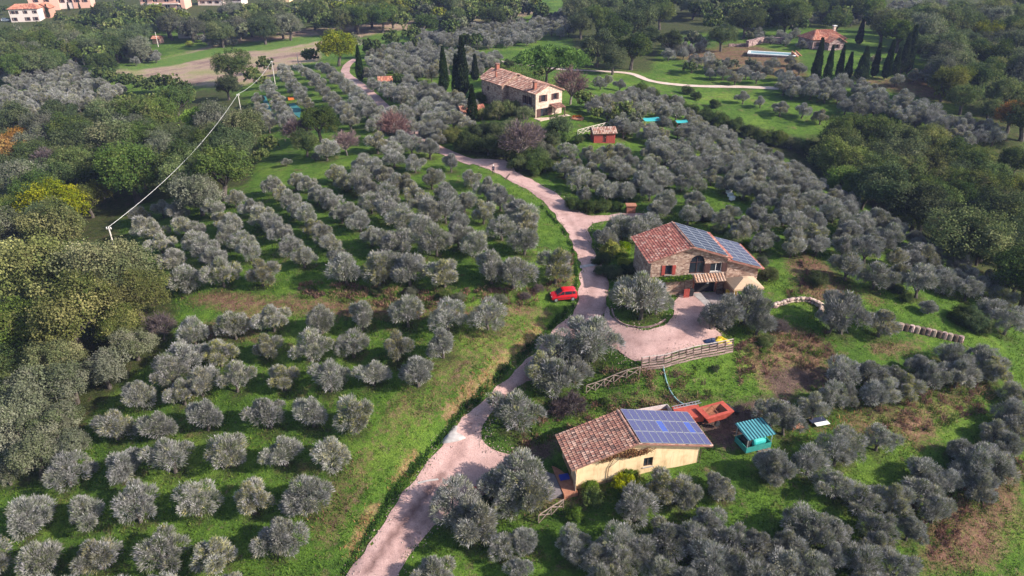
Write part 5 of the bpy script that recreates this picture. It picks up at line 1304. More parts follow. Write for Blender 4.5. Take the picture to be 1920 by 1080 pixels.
# small tiled canopy over the garage door
ce0, ce1, cr0, cr1 = (5.9, -1.35, 2.35), (10.2, -1.35, 2.35), (5.9, .0, 2.95), (10.2, .0, 2.95)
cnp = slab(ce0, ce1, cr0, cr1, .08).build('canopy', M_WOOD, sh)
tag(tile_slope(ce0, ce1, cr0, cr1, .36, 1.4, [(0.50, 0.36, 0.28), (0.42, 0.25, 0.17)], 9, (2, 1)).build('canopy_tiles', M_TILE, cnp, cols=True), kind='stuff')
se0, se1, sr0, sr1 = (-.55, -.5, SE_ - .1), (-.55, SD + .4, SE_ - .1), (SW / 2, -.5, SR + .12), (SW / 2, SD + .4, SR + .12)
sf0, sf1 = (SW + .5, -.5, SE_ - .08), (SW + .5, SD + .4, SE_ - .08)
RPAL = [(0.35, 0.13, 0.105), (0.30, 0.10, 0.085), (0.41, 0.19, 0.15), (0.46, 0.29, 0.25), (0.21, 0.08, 0.07)]
srf = slab(se0, se1, sr0, sr1).build('roof', M_ROOFSLAB, sh)
tag(tile_slope(se0, se1, sr0, sr1, .27, .36, RPAL, 6, (4, 3, 2, 1.3, 1.5)).build('roof_tiles', M_TILE, srf, cols=True), kind='stuff')
srf2 = slab(sf0, sf1, sr0, sr1).build('roof', M_ROOFSLAB, sh)
tag(tile_slope(sf0, sf1, sr0, sr1, .27, .36, RPAL, 7, (4, 3, 2, 1.3, 1.5)).build('roof_tiles', M_TILE, srf2, cols=True), kind='stuff')
ridge_caps(sr0, sr1, srf)
solar_array(sh, lerp3(sr0, sf0, .88), lerp3(lerp3(sr1, sf1, .88), lerp3(sr0, sf0, .88), .04), lerp3(sr0, sf0, .03), lerp3(lerp3(sr1, sf1, .03), lerp3(sr0, sf0, .03), .04), 3, 8, .025, {'all': M_PVD}, 0.2)
# lower wing on the right
AW = 4.9; az0, az1 = 4.75, 3.25
an = front_wall(AW, lambda x: az0 + (az1 - az0) * (x - SW) / (AW + .5), [], x0=SW, y=.35, zb=-1.2)
an.poly([(SW + AW, .35, -1.2), (SW + AW, SD, -1.2), (SW + AW, SD, az1), (SW + AW, .35, az1)]); an.poly([(SW + AW, SD, -1.2), (SW, SD, -1.2), (SW, SD, az0), (SW + AW, SD, az1)])
an.build('annex_wall', M_STONE, sh)
ae0, ae1, ar0, ar1 = (SW + AW + .55, -.15, az1 - .05), (SW + AW + .55, SD + .3, az1 - .05), (SW + .02, -.15, az0 + .12), (SW + .02, SD + .3, az0 + .12)
arf = slab(ae0, ae1, ar0, ar1).build('annex_roof', M_ROOFSLAB, sh)
tag(tile_slope(ae0, ae1, ar0, ar1, .27, .36, RPAL, 8, (4, 3, 2, 1.3, 1.5)).build('roof_tiles', M_TILE, arf, cols=True), kind='stuff')
solar_array(sh, lerp3(ar0, ae0, .92), lerp3(ar1, ae1, .92), lerp3(ar0, ae0, .12), lerp3(ar1, ae1, .12), 3, 7, .025, {'all': M_PVS}, 0.2)
MB().tube([(SW + .08, -.06, 5.2), (SW + .08, -.06, 0)], .05, 7).build('downpipe', M_DARKWOOD, sh, True)
c2, s2 = math.cos(A2), math.sin(A2)
def h2(x, y, z=0.0): return Vector((S0[0] + x * c2 - y * s2, S0[1] + x * s2 + y * c2, z))
iv = thing('wall_ivy', 'green ivy hedge along the stone house between the storeys', 'ivy', h2(-.4, -.35, 0), A2)
ob('stems', MB().tube([(.3, .1, 0), (.5, .15, 2.3), (2.5, .1, 2.7)], .05, 5).tube([(5.4, .15, 0), (5.2, .12, 2.2), (3.5, .1, 2.7)], .04, 5).mesh('ivy_stems', M_DARKWOOD), iv)
ob('leaves', leaf_strip('ivy_leaves', [(-.6, 0, 2.7), (1, 0, 2.55), (2.5, 0, 2.6), (4.2, 0, 2.6), (6.0, .05, 2.7)], (.4, .42, .48), 2600, PALS['bright'][0] + [(0.05, .085, .02)], [2, 2, 2, 3], L_OAK, 9, .11), iv)
# gazebo
gz = thing('canvas_gazebo', 'tan canvas gazebo beside the wing of the stone house', 'gazebo', h2(12.6, -1.7, 0), A2)
M_CANVAS = flat('tan_canvas', (0.46, 0.32, 0.21), .8, .12)
gp = MB()
for x in (-1.9, 1.9):
    for y in (-1.5, 1.5):
        MB().tube([(x, y, -.3), (x, y, 2.1)], .05, 6).build('post', M_WHITE, gz)
cp = MB(); hw, hd = 2.1, 1.7
for a_, b_ in (((-hw, -hd), (hw, -hd)), ((hw, -hd), (hw, hd)), ((hw, hd), (-hw, hd)), ((-hw, hd), (-hw, -hd))):
    cp.poly([(*a_, 2.1), (*b_, 2.1), (b_[0] * .15, b_[1] * .15, 3.0), (a_[0] * .15, a_[1] * .15, 3.0)])
    cp.poly([(*a_, 1.85), (*b_, 1.85), (*b_, 2.1), (*a_, 2.1)])
cp.poly([(-.315, -.255, 3.0), (.315, -.255, 3.0), (.315, .255, 3.0), (-.315, .255, 3.0)])
cp.build('canopy', M_CANVAS, gz)
MB().poly([(-2.05, -1.6, .1), (-2.05, 1.6, .1), (-2.05, 1.6, 2.0), (-2.05, -1.6, 2.0)]).poly([(-1.2, 1.62, .1), (1.9, 1.62, .1), (1.9, 1.62, 2.0), (-1.2, 1.62, 2.0)]).build('side_curtain', flat('brown_canvas', (0.28, 0.16, 0.10), .8), gz)
yb = thing('yellow_cabinet', 'yellow board cabinet in front of the gazebo', 'cabinet', h2(10.9, -1.9, 0), A2)
MB().box(-.7, .7, -.25, .25, .12, 1.25).build('body', flat('yellow_board', (0.62, 0.38, 0.04), .6), yb, bevel=.03)
MB().box(-.01, .01, -.262, -.252, .2, 1.2).box(-.12, -.06, -.28, -.25, .7, .76).build('door_seam', M_DARKWOOD, yb)
for sx in (-.6, .6): MB().box(sx - .05, sx + .05, -.2, .2, 0, .12).build('leg', M_DARKWOOD, yb)
bn = thing('waste_bin', 'black waste bin left of the stone house garage', 'bin', h2(5.75, -.7, 0), A2)
MB().hexa([(-.25, -.25, .08), (.25, -.25, .08), (.25, .25, .08), (-.25, .25, .08), (-.32, -.32, .95), (.32, -.32, .95), (.32, .32, .95), (-.32, .32, .95)]).build('body', M_RUBBER, bn)
MB().box(-.34, .34, -.36, .34, .951, 1.03).build('lid', M_RUBBER, bn, bevel=.02)
rp_ = thing('red_gate_leaf', 'narrow red wooden gate leaf left of the garage', 'gate', h2(5.0, -1.1, 0), A2)
for k in range(4): MB().box(-.4 + k * .2, -.23 + k * .2, -.02, .02, 0.02, 1.35).build('board', M_REDSHUT, rp_)
MB().box(-.42, .42, .021, .06, .3, .4).box(-.42, .42, .021, .06, 1.0, 1.1).build('rail', M_REDSHUT, rp_)
for k, (x, y) in enumerate([(9.7, -.7), (10.3, -.75)]):
    cq = thing('wooden_crate', ['brown crate stacked right of the garage opening', 'brown crate beside the gazebo right of the garage'][k], 'crate', h2(x, y, 0), A2 + .1 * k)
    for z in (0.02, .28, .54): 
        MB().box(-.28, .28, -.22, -.19, z, z + .2).build('slat', M_DARKWOOD, cq); MB().box(-.28, .28, .19, .22, z, z + .2).build('slat', M_DARKWOOD, cq)
    for sx in (-.3, .28): MB().box(sx, sx + .02, -.22, .22, 0, .8).build('end_panel', M_DARKWOOD, cq)
rmp = sheet('concrete_ramp', [tuple(h2(x, y)[:2]) for x, y in ((6.2, -.1), (7.4, -.1), (8.6, -8.3), (7.4, -8.3))], .6, .085, M_CONC)
tag(rmp, 'pale concrete ramp strip leading to the garage')
slb = sheet('concrete_apron', [tuple(h2(x, y)[:2]) for x, y in ((7.45, -.1), (12.5, -.1), (12.0, -4.6), (8.1, -4.6))], .6, .075, surf('apron', [(0.3, (0.24, 0.19, 0.185)), (0.7, (0.36, 0.30, 0.29))], 1.5, .9, .2))
tag(slb, 'grey pink concrete apron before the garage')

# ------------------------------------------------------------------ the farmhouse on the knoll
G0 = unp(1004, 222, 5.0); G1 = unp(1055, 213, 5.0)
ga = math.atan2(G1[1] - G0[1], G1[0] - G0[0])
fh = thing('farmhouse', 'long stone farmhouse with pale gable, brown shutters and tiled roofs', 'house', (G0[0], G0[1], 5.0), ga)
GW = 7.4; GE, GR = 5.6, 7.1
def gtop(x): return GE + (GR - GE) * (1 - abs(x - GW / 2) / (GW / 2))
gw = front_wall(GW, gtop, [(1.5, 2.6, 3.5, 5.0, 0), (4.9, 5.9, 3.6, 5.0, 0), (1.4, 3.5, 0.0, 2.0, 0)], zb=-1.5)
gw.build('gable_wall', M_PINKSTONE, fh)
def fleft(v): return (v[1], -v[0], v[2])
LA, LB, LC = 11.0, 9.0, 5.0
def seg_block(y0, y1, xo, wdt, eave, rid, mat, ops=(), nm='side_wall'):
    m = front_wall(y1 - y0, lambda x: eave, list(ops), zb=-1.5)
    xform_mb(m, lambda v: (xo + v[1], y1 - v[0], v[2]))
    m.poly([(xo + wdt, y0, -1.5), (xo + wdt, y1, -1.5), (xo + wdt, y1, eave), (xo + wdt, y0, eave)])
    m.poly([(xo, y1, -1.5), (xo + wdt, y1, -1.5), (xo + wdt, y1, eave), (xo + wdt / 2, y1, rid), (xo, y1, eave)])
    if y0 > 0.1: m.poly([(xo, y0, -1.5), (xo + wdt, y0, -1.5), (xo + wdt, y0, eave), (xo + wdt / 2, y0, rid), (xo, y0, eave)])
    m.build(nm, mat, fh)
    rz = rid + .1
    for s in (-1, 1):
        xe = xo - .45 if s < 0 else xo + wdt + .45
        ez = eave - .12
        E_ = ((xe, y0 - .35, ez), (xe, y1 + .3, ez)); R_ = ((xo + wdt / 2, y0 - .35, rz), (xo + wdt / 2, y1 + .3, rz))
        rr = slab(*E_, *R_).build('roof', M_ROOFSLAB, fh)
        tag(tile_slope(*E_, *R_, .34, .55, [(0.42, 0.25, 0.20), (0.33, 0.17, 0.13), (0.52, 0.37, 0.31), (0.2, .11, .09)], 12, (3, 3, 2, 1)).build('roof_tiles', M_TILE, rr, cols=True), kind='stuff')
seg_block(0.02, LA, 0, GW, GE, GR, M_STONE, [(8.2, 9.1, 2.6, 4.4, 0), (6.4, 7.3, 2.6, 4.4, 0)])
seg_block(LA + .4, LA + LB, -1.6, GW + 1.2, GE + .1, GR + .6, M_STONE, [(2, 2.8, 3.2, 4.4, 0)])
seg_block(LA + LB + .4, LA + LB + LC, 1.2, GW - 1.0, GE - .6, GR - .4, M_STONE)
window_part(fh, 1.5, 2.6, 3.5, 5.0, shutters=M_SHUT); window_part(fh, 4.9, 5.9, 3.6, 5.0, shutters=M_SHUT); window_part(fh, 1.4, 3.5, .0, 2.0, shutters=M_SHUT)
for a_, b_ in ((8.2, 9.1), (6.4, 7.3)): window_part(fh, a_, b_, 2.6, 4.4, shutters=M_SHUT, fn=lambda v: (v[1], LA - v[0], v[2]))
pr0, pr1, pq0, pq1 = (3.9, -2.0, 2.1), (7.0, -2.0, 2.1), (3.9, 0, 2.7), (7.0, 0, 2.7)
pc = slab(pr0, pr1, pq0, pq1, .08).build('porch_roof', M_ROOFSLAB, fh)
tag(tile_slope(pr0, pr1, pq0, pq1, .34, .55, seed=14).build('roof_tiles', M_TILE, pc, cols=True), kind='stuff')
for x in (4.0, 6.9): MB().box(x - .09, x + .09, -1.95, -1.77, -.3, 2.05).build('porch_post', M_DARKWOOD, fh)
def chimney(x, y, z0, z1, w):
    c = MB().box(x - w, x + w, y - w, y + w, z0, z1).build('chimney', M_BRICK, fh)
    MB().box(x - w * 1.25, x + w * 1.25, y - w * 1.25, y + w * 1.25, z1 + .18, z1 + .3).box(x - w * .9, x - w * .6, y - w, y + w, z1, z1 + .18).box(x + w * .6, x + w * .9, y - w, y + w, z1, z1 + .18).build('cap', M_ROOFSLAB, c)
chimney(1.0, 1.8, 5.4, 7.5, .35); chimney(2.2, LA + LB - .8, 6.6, 8.7, .4); chimney(-.2, LA + 5, 6.2, 7.8, .14)
MB().box(-.6, 8.0, -2.6, -.04, -1.2, .12).build('terrace', M_PINKSTONE, fh)

# ------------------------------------------------------------------ smaller houses
CREAM = flat('white_wall', (0.60, 0.51, 0.47), .9, .1); PINKW = flat('pink_wall', (0.62, 0.36, 0.28), .9, .12); BRICKW = surf('brick_wall', [(0.3, (0.40, 0.20, 0.14)), (0.7, (0.52, 0.30, 0.22))], 3, .9, .2)
ORPAL = [(0.50, 0.20, 0.12), (0.42, 0.15, 0.10), (0.56, 0.28, 0.19)]
def small_house(name, label, cat, p, ang, W_, D_, H_, RH, wall, wins=(), swins=(), hip=0.0, pitch=.5, row=.6, pal=ORPAL, along='x', door=None, over=.5, parent=None, loc=None):
    """front wall along local x; ridge along x (gables at the ends) or y"""
    r = parent or thing(name, label, cat, p, ang)
    off = Vector(loc or (0, 0, 0))
    def sh_(v): return (v[0] + off.x, v[1] + off.y, v[2] + off.z)
    if along == 'x':
        m = front_wall(W_, lambda x: H_, list(wins) + ([door] if door else []), zb=-2.0)
        m.poly([(W_, D_, -2), (0, D_, -2), (0, D_, H_), (W_, D_, H_)])
        for x, flip in ((0, 1), (W_, -1)):
            if flip == 1:
                s = front_wall(D_, lambda t: H_ + (RH if not hip else 0) * (1 - abs(t - D_ / 2) / (D_ / 2)), [], zb=-2); xform_mb(s, lambda v: (v[1], D_ - v[0], v[2]))
            else:
                s = front_wall(D_, lambda t: H_ + (RH if not hip else 0) * (1 - abs(t - D_ / 2) / (D_ / 2)), list(swins), zb=-2); xform_mb(s, lambda v: (W_ - v[1], v[0], v[2]))
            k0 = len(m.v); m.v += s.v; m.c += s.c; m.f += [tuple(i + k0 for i in f) for f in s.f]
        xform_mb(m, sh_).build('wall', wall, r)
        rz = H_ + RH + .1; ez = H_ - RH * over / (D_ / 2) + .1
        for y, s in ((-over, 1), (D_ + over, -1)):
            E_ = ((-over, y, ez), (W_ + over, y, ez)); R_ = ((-over + hip, D_ / 2, rz), (W_ + over - hip, D_ / 2, rz))
            E_ = tuple(map(sh_, E_)); R_ = tuple(map(sh_, R_))
            q = slab(*E_, *R_).build('roof', M_ROOFSLAB, r)
            tag(tile_slope(*E_, *R_, pitch, row, pal, 31, [1] * len(pal)).build('roof_tiles', M_TILE, q, cols=True), kind='stuff')
        if hip:
            for x, hx in ((-over, -over + hip), (W_ + over, W_ + over - hip)):
                E_ = (sh_((x, -over, ez)), sh_((x, D_ + over, ez))); R_ = (sh_((hx, D_ / 2 - .01, rz)), sh_((hx, D_ / 2 + .01, rz)))
                q = slab(*E_, *R_).build('roof', M_ROOFSLAB, r)
                tag(tile_slope(*E_, *R_, pitch, row, pal, 32, [1] * len(pal)).build('roof_tiles', M_TILE, q, cols=True), kind='stuff')
    else:
        tf = lambda x: H_ + RH * (1 - abs(x - W_ / 2) / (W_ / 2))
        m = front_wall(W_, tf, list(wins) + ([door] if door else []), zb=-2.0)
        for x in (0, W_): m.poly([(x, 0, -2), (x, D_, -2), (x, D_, H_), (x, 0, H_)])
        m.poly([(W_, D_, -2), (0, D_, -2), (0, D_, H_), (W_ / 2, D_, H_ + RH), (W_, D_, H_)])
        xform_mb(m, sh_).build('wall', wall, r)
        rz = H_ + RH + .1; ez = H_ - RH * over / (W_ / 2) + .1
        for x in (-over, W_ + over):
            E_ = (sh_((x, -over, ez)), sh_((x, D_ + over, ez))); R_ = (sh_((W_ / 2, -over, rz)), sh_((W_ / 2, D_ + over, rz)))
            q = slab(*E_, *R_).build('roof', M_ROOFSLAB, r)
            tag(tile_slope(*E_, *R_, pitch, row, pal, 33, [1] * len(pal)).build('roof_tiles', M_TILE, q, cols=True), kind='stuff')
    for w in wins: window_part(r, *w[:4], shutters=M_SHUT, fn=sh_)
    for w in swins: window_part(r, *w[:4], fn=lambda v: sh_((W_ - v[1], v[0], v[2])))
    if door:
        d = xform_mb(MB().box(door[0], door[1], .12, .2, door[2], door[3]), sh_).build('door', M_SHUT, r)
        xform_mb(MB().box(door[1] - .25, door[1] - .15, .08, .12, 1.0, 1.1), sh_).build('handle', M_FRAME, d)
    return r
def W2(xs, z0, z1, w): return [(x, x + w, z0, z1, 0) for x in xs]
# red shed with rail fence below the farmhouse
ps = P(1113, 268)
rs = small_house('garden_shed', 'small red wooden shed with tiled roof below the farmhouse lawn', 'shed', ps, R(8), 4.6, 3.2, 2.0, .8, M_REDSHUT, pitch=.34, row=.5, pal=[(0.5, .33, .26), (.38, .2, .15), (.55, .42, .36)], door=(1.9, 2.7, 0, 1.8, 0), over=.35)
for k in range(11): MB().box(.05 + k * .42, .07 + k * .42, -.03, -.004, -.3, 2.0).build('batten', M_REDSHUT, rs)
def rail_fence(name, label, pts, mat, height=1.1, bay=2.0, cross=True, pw=.1, rails=(1.0,)):
    f = thing(name, label, 'fence', pts[0])
    o = Vector(pts[0]); pl = [Vector(p) for p in pts]; st = []
    for a, b in zip(pl[:-1], pl[1:]):
        k = max(1, round((b - a).length / bay))
        st += [a.lerp(b, i / k) for i in range(k)]
    st.append(pl[-1])
    st = [Vector((q.x, q.y, ground_z(q.x, q.y))) - o for q in st]
    for q in st: MB().bar(q - Vector((0, 0, .3)), q + Vector((0, 0, height)), pw).build('post', mat, f)
    for a, b in zip(st[:-1], st[1:]):
        for rz in rails: MB().bar(a + Vector((0, 0, height * rz)), b + Vector((0, 0, height * rz)), pw * .8).build('rail', mat, f)
        if cross:
            s = (b - a).cross(Vector((0, 0, 1))).normalized() * pw * .6
            MB().bar(a + s + Vector((0, 0, .1)), b + s + Vector((0, 0, height * .92)), pw * .65).build('brace', mat, f)
            MB().bar(a - s + Vector((0, 0, height * .92)), b - s + Vector((0, 0, .1)), pw * .65).build('brace', mat, f)
    return f
rail_fence('rail_fence', 'white crossed-rail fence above the red shed', [P(1083, 254), P(1112, 246), P(1142, 238)], flat('pale_rail', (.6, .52, .45), .8), 1.15, 1.9, True, .11)
rail_fence('rail_fence', 'weathered crossed-rail fence climbing the bank above the barn', [P(1099, 738), P(1150, 718), P(1199, 703)], M_WOOD, 1.15, 1.35)
rail_fence('rail_fence', 'broken grey crossed rail standing in the grass by the barn', [P(1010, 980), P(1056, 952)], M_WOOD, 1.1, 1.7)
# slatted court fence
fpts = [P(1203, 697), P(1245, 692), P(1300, 676), P(1374, 662)]
sf = thing('slatted_fence', 'long slatted wooden fence along the edge of the gravel court', 'fence', fpts[0])
st = []
for a, b in zip(fpts[:-1], fpts[1:]):
    k = max(1, round((b - a).length / 1.05)); st += [a.lerp(b, i / k) for i in range(k)]
st.append(fpts[-1]); st = [Vector((q.x, q.y, ground_z(q.x, q.y))) - fpts[0] for q in st]
UPV = Vector((0, .42, 1.0))        # leans back against the bank
for q in st: MB().bar(q - Vector((0, 0, .4)), q + UPV * 1.65 + Vector((0, -.08, 0)), .12).build('post', M_DARKWOOD, sf)
for i, (a, b) in enumerate(zip(st[:-1], st[1:])):
    for k in range(5):
        zz = .18 + k * .27 + random.uniform(-.03, .03)
        MB().bar(a + UPV * zz, b + UPV * (zz + random.uniform(-.04, .04)), .05, .2).build('plank', surf('plank_%d' % ((i + k) % 4), [(0.3, tuple(x * (0.75 + .15 * ((i + k) % 4)) for x in (.20, .13, .115))), (0.7, tuple(x * (0.75 + .15 * ((i + k) % 4)) for x in (.40, .29, .26)))], 6, .9, .3), sf)
    MB().bar(a + UPV * 1.62 + Vector((0, -.1, 0)), b + UPV * 1.62 + Vector((0, -.1, 0)), .08).build('top_rail', flat('pale_rail2', (.5, .42, .38), .8), sf)
# log retaining wall
lw = thing('log_wall', 'row of upright purple-brown logs holding the grass slope', 'retaining wall', P(1690, 614))
la, lb = P(1688, 616), P(1800, 640)
for k in range(12):
    q = la.lerp(lb, k / 11); q = Vector((q.x, q.y, ground_z(q.x, q.y))) - lw.location
    MB().lathe([(.34, -.3), (.37, .1), (.35, .75 + random.uniform(-.1, .1)), (.30, .86)], 9, 'z', tuple(q)).build('log', [M_WOOD, M_DARKWOOD, M_RETAIN][k % 3], lw)
# rubble wall beside the gazebo lawn
rw = thing('rubble_wall', 'low winding rubble wall beyond the gazebo lawn', 'wall', P(1455, 576))
wp = smooth_loop([tuple(P(a, b)) for a, b in ((1450,578),(1475,570),(1500,566),(1522,570),(1540,580),(1534,594))], 14, False)
for i, q in enumerate(wp[::2]):
    for z in range(2):
        rr = random.uniform(.24, .36); c_q = Vector((q[0], q[1], ground_z(q[0], q[1]))) - rw.location + Vector((random.uniform(-.12, .12), random.uniform(-.12, .12), .12 + z * .38))
        prof = [(rr * .55, -rr * .6), (rr, -rr * .1), (rr * .95, rr * .3), (rr * .45, rr * .62)]
        MB().lathe(prof, 7, 'z', tuple(c_q)).build('stone', M_PINKSTONE if random.random() < .6 else M_RETAIN, rw)
# kerb round the olive island in the court
isl = thing('island_kerb', 'curved stone kerb round the olive island in the court', 'kerb', P(1200, 612))
kp = smooth_loop([tuple(P(a, b)) for a, b in ((1147,580),(1153,597),(1172,610),(1200,615),(1228,611),(1248,600))], 7, False)
for a, b in zip(kp[:-1], kp[1:]):
    a = Vector((a[0], a[1], ground_z(a[0], a[1]))) - isl.location; b = Vector((b[0], b[1], ground_z(b[0], b[1]))) - isl.location
    MB().bar(a.lerp(b, .04) + Vector((0, 0, .06)), a.lerp(b, .96) + Vector((0, 0, .06)), .16, .28).build('kerb_stone', M_RETAIN, isl)
# concrete pieces on the road
cs = sheet('culvert_slab', wl([(822,832),(838,815),(850,797),(858,800),(856,812),(868,818),(874,823),(858,829),(840,832)]), .6, .16, M_CONC)
tag(cs, 'pale broken concrete slab over the ditch beside the road')
md = cs.modifiers.new('thick', 'SOLIDIFY'); md.thickness = .22; md.offset = -1
for i, q in enumerate(([(783,905),(800,901),(821,898),(823,901),(801,904),(785,909)], [(1087,499),(1104,496),(1120,494),(1121,498),(1104,501),(1088,504)], [(946,336),(955,326),(957,327),(949,338)])):
    o = sheet('drain_strip', wl(q), .5, .085, [M_CONC, M_CONC, M_DARKWOOD][i]); tag(o, ['pale drain strip across the road by the barn junction', 'pale concrete drain strip across the road bend', 'dark grating across the road near the person'][i])
# brick pillar
bp_ = thing('brick_pillar', 'red brick gate pillar beside the hedge on the slope', 'pillar', P(1182, 399))
MB().box(-.75, .75, -.5, .5, -.3, 1.35).build('shaft', M_BRICK, bp_, bevel=.04); MB().box(-.9, .9, -.65, .65, 1.351, 1.55).build('cap', M_TERRA, bp_, bevel=.03)
# white hive boxes
for k, (a, b, l) in enumerate([(1366,364,'uppermost of three white hive boxes among the slope olives'),(1369,370,'middle of three white hive boxes among the slope olives'),(1372,376,'lowest of three white hive boxes among the slope olives')]):
    hb = thing('hive_box', l, 'hive', P(a, b), R(20), 'white hive boxes')
    MB().box(-.45, .45, -.3, .3, .15, .65).build('body', M_WHITE, hb, bevel=.02); MB().box(-.5, .5, -.35, .35, .651, .73).build('lid', M_WHITE, hb)
    MB().box(-.4, -.3, -.28, .28, -.2, .149).box(.3, .4, -.28, .28, -.2, .149).build('stand', M_DARKWOOD, hb)
# turquoise shelters
M_TARP = flat('turquoise_tarp', (0.04, 0.34, 0.36), .5, .15)
for a, b, w, d, hgt, l in ((1218,240,3.6,2.6,2.0,'turquoise tarpaulin roof on reddish posts among the slope olives'), (1275,238,2.6,2.0,1.3,'smaller low turquoise tarpaulin cover right of the other')):
    ts = thing('tarpaulin_shelter', l, 'shelter', P(a, b), R(12))
    for x in (-w / 2, w / 2):
        for y in (-d / 2, d / 2): MB().bar((x, y, -.3), (x, y, hgt), .1).build('post', M_BRICK, ts)
    t = MB()
    for i in range(6):
        for j in range(4):
            def zz(i_, j_): return hgt + .05 + .35 * math.sin(math.pi * j_ / 4) - .12 * math.sin(math.pi * i_ / 6)
            t.poly([(-w / 2 * 1.1 + w * 1.1 * (i + di) / 6, -d / 2 * 1.1 + d * 1.1 * (j + dj) / 4, zz(i + di, j + dj)) for di, dj in ((0, 0), (1, 0), (1, 1), (0, 1))])
    t.build('tarpaulin', M_TARP, ts)
    MB().box(-w / 2, w / 2, -d / 2 - .02, -d / 2 + .02, .1, hgt * .5).build('panel', M_BRICK, ts)
# outbuildings near the farmhouse
small_house('outbuilding', 'low outbuilding with terracotta roof in front of the farmhouse cypresses', 'outbuilding', P(868, 226), R(20), 5.0, 3.6, 2.0, .8, M_PINKSTONE, pitch=.4)
small_house('outbuilding', 'tiny tiled hut roof among olives beside the upper lane', 'outbuilding', P(712, 164), R(10), 3.6, 3.0, 1.8, .8, M_PINKSTONE, pitch=.4, pal=ORPAL)
# the villa
pv = P(1522, 93)
vl = small_house('villa', 'pink stone villa with red hipped roof beside the cypress row', 'villa', pv, R(12), 12.5, 9.0, 3.4, 2.4, M_RETAIN, W2((1.2, 4.5, 9.0), 1.0, 2.4, 1.2), (), hip=4.0, pitch=.6, row=.8)
small_house('villa_wing', None, None, None, 0, 6.0, 5.0, 3.0, 1.6, M_RETAIN, W2((2.4,), .9, 2.2, 1.2), along='y', pitch=.6, row=.8, parent=vl, loc=(4.2, -3.2, -.2))
q = MB().box(10.6, 11.4, 5.0, 5.8, 4.0, 6.6).build('chimney', M_PINKSTONE, vl); MB().box(10.4, 11.6, 4.8, 6.0, 6.8, 7.0).box(10.7, 10.85, 5.1, 5.7, 6.6, 6.8).box(11.15, 11.3, 5.1, 5.7, 6.6, 6.8).build('cap', M_WHITE, q)
pp = P(1402, 106); pq = P(1490, 108)
pl_ = thing('swimming_pool', 'raised pool with white rim on the villa terrace', 'pool', pp, math.atan2(pq.y - pp.y, pq.x - pp.x)); PL = (pq - pp).length
MB().box(0, PL, 0, 5.5, -2.5, .85).build('basin', M_RETAIN, pl_)
pr_ = MB(); pr_.box(-.3, PL + .3, -.3, .6, .851, 1.15); pr_.box(-.3, PL + .3, 5.0, 5.8, .851, 1.15); pr_.box(-.3, .6, .6, 5.0, .851, 1.15); pr_.box(PL - .6, PL + .3, .6, 5.0, .851, 1.15)
pr_.build('rim', M_WHITE, pl_)
MB().box(.6, PL - .6, .6, 5.0, .852, 1.05).build('water', flat('pool_water', (.25, .42, .48), .08, .1, 1, 0, .6, .05), pl_)
for nm, l, pts, hh, th in (('retaining_wall', 'rough purple stone wall behind the villa pool', [(1400,88),(1430,80),(1475,82)], 2.4, 1.2), ('retaining_wall', 'short pink garden wall at the edge of the terrace', [(1366,88),(1398,86)], 1.2, .6)):
    rr = thing(nm, l, 'wall', P(*pts[0])); m = MB(); wpts = [P(*q) - rr.location for q in pts]
    for a, b in zip(wpts[:-1], wpts[1:]):
        k = max(2, int((b - a).length / 2.0))
        for i in range(k): m.bar(a.lerp(b, i / k) + Vector((0, random.uniform(-.2, .2), hh / 2 - .3)), a.lerp(b, (i + .96) / k) + Vector((0, random.uniform(-.2, .2), hh / 2 - .3)), th, hh + random.uniform(-.2, .2))
    m.build('stonework', M_RETAIN, rr)
sp_ = thing('garden_stairs', 'pink garden stairs going down beside the pool', 'stairs', P(1484, 104), R(-60))
for k in range(9): MB().box(k * .6, k * .6 + .62, 0, 1.6, -1.5 - k * .3, .9 - k * .32).build('step', M_PINKSTONE, sp_)
for y in (-.35, 1.62): MB().hexa([(0, y, -2), (5.6, y, -4), (5.6, y + .33, -4), (0, y + .33, -2), (0, y, 1.5), (5.6, y, -1.2), (5.6, y + .33, -1.2), (0, y + .33, 1.5)]).build('side_wall', M_TERRA, sp_)
# far houses on the upper left
small_house('white_villa', 'white two-storey house with red roof at the far left', 'house', P(22, 42), R(14), 13.0, 9.0, 6.2, 1.8, CREAM, W2((1, 2.8, 6.8, 11), 3.9, 5.3, 1.0) + W2((1.2, 7.0, 10.6), .6, 2.2, 1.2), (), hip=3.0, pitch=.8, row=.9)
small_house('brick_house', 'pink brick house adjoining the white house far away', 'house', P(70, 35), R(14), 6.5, 9.0, 5.0, 2.0, BRICKW, W2((2.6,), 2.4, 3.8, 1.1), along='y', pitch=.8, row=.9)
small_house('brick_house', 'larger pink house with gable above the white one', 'house', P(58, 22), R(20), 14, 9.0, 8.0, 2.2, PINKW, W2((3, 8), 4.6, 6.2, 1.3), W2((3.5,), 3.6, 5.2, 1.2), pitch=.8, row=.9)
small_house('pink_house', 'far pink house with white porch, left of two', 'house', P(112, 17), R(12), 9, 8.0, 5.6, 2.2, CREAM, W2((1.4, 5.6), 3.2, 4.8, 1.4), (), pitch=.8, row=.9)
small_house('pink_house', 'far pink house with tiled roof, right of two', 'house', P(139, 16), R(12), 9, 8.0, 6.0, 2.2, PINKW, W2((1.6, 5.6), 3.2, 4.8, 1.4), (), pitch=.8, row=.9)
pa = P(266, 19)
ap = thing('apartment_block', 'pink apartment block with balconies at the top edge', 'building', pa, R(4)); AWD, AH = 23.0, 12.0
aops = [(x, x + 2.4, z, z + 2.2, 0) for z in (.3, 3.5, 6.7) for x in (1.4, 6.6, 12.6, 18.6)]
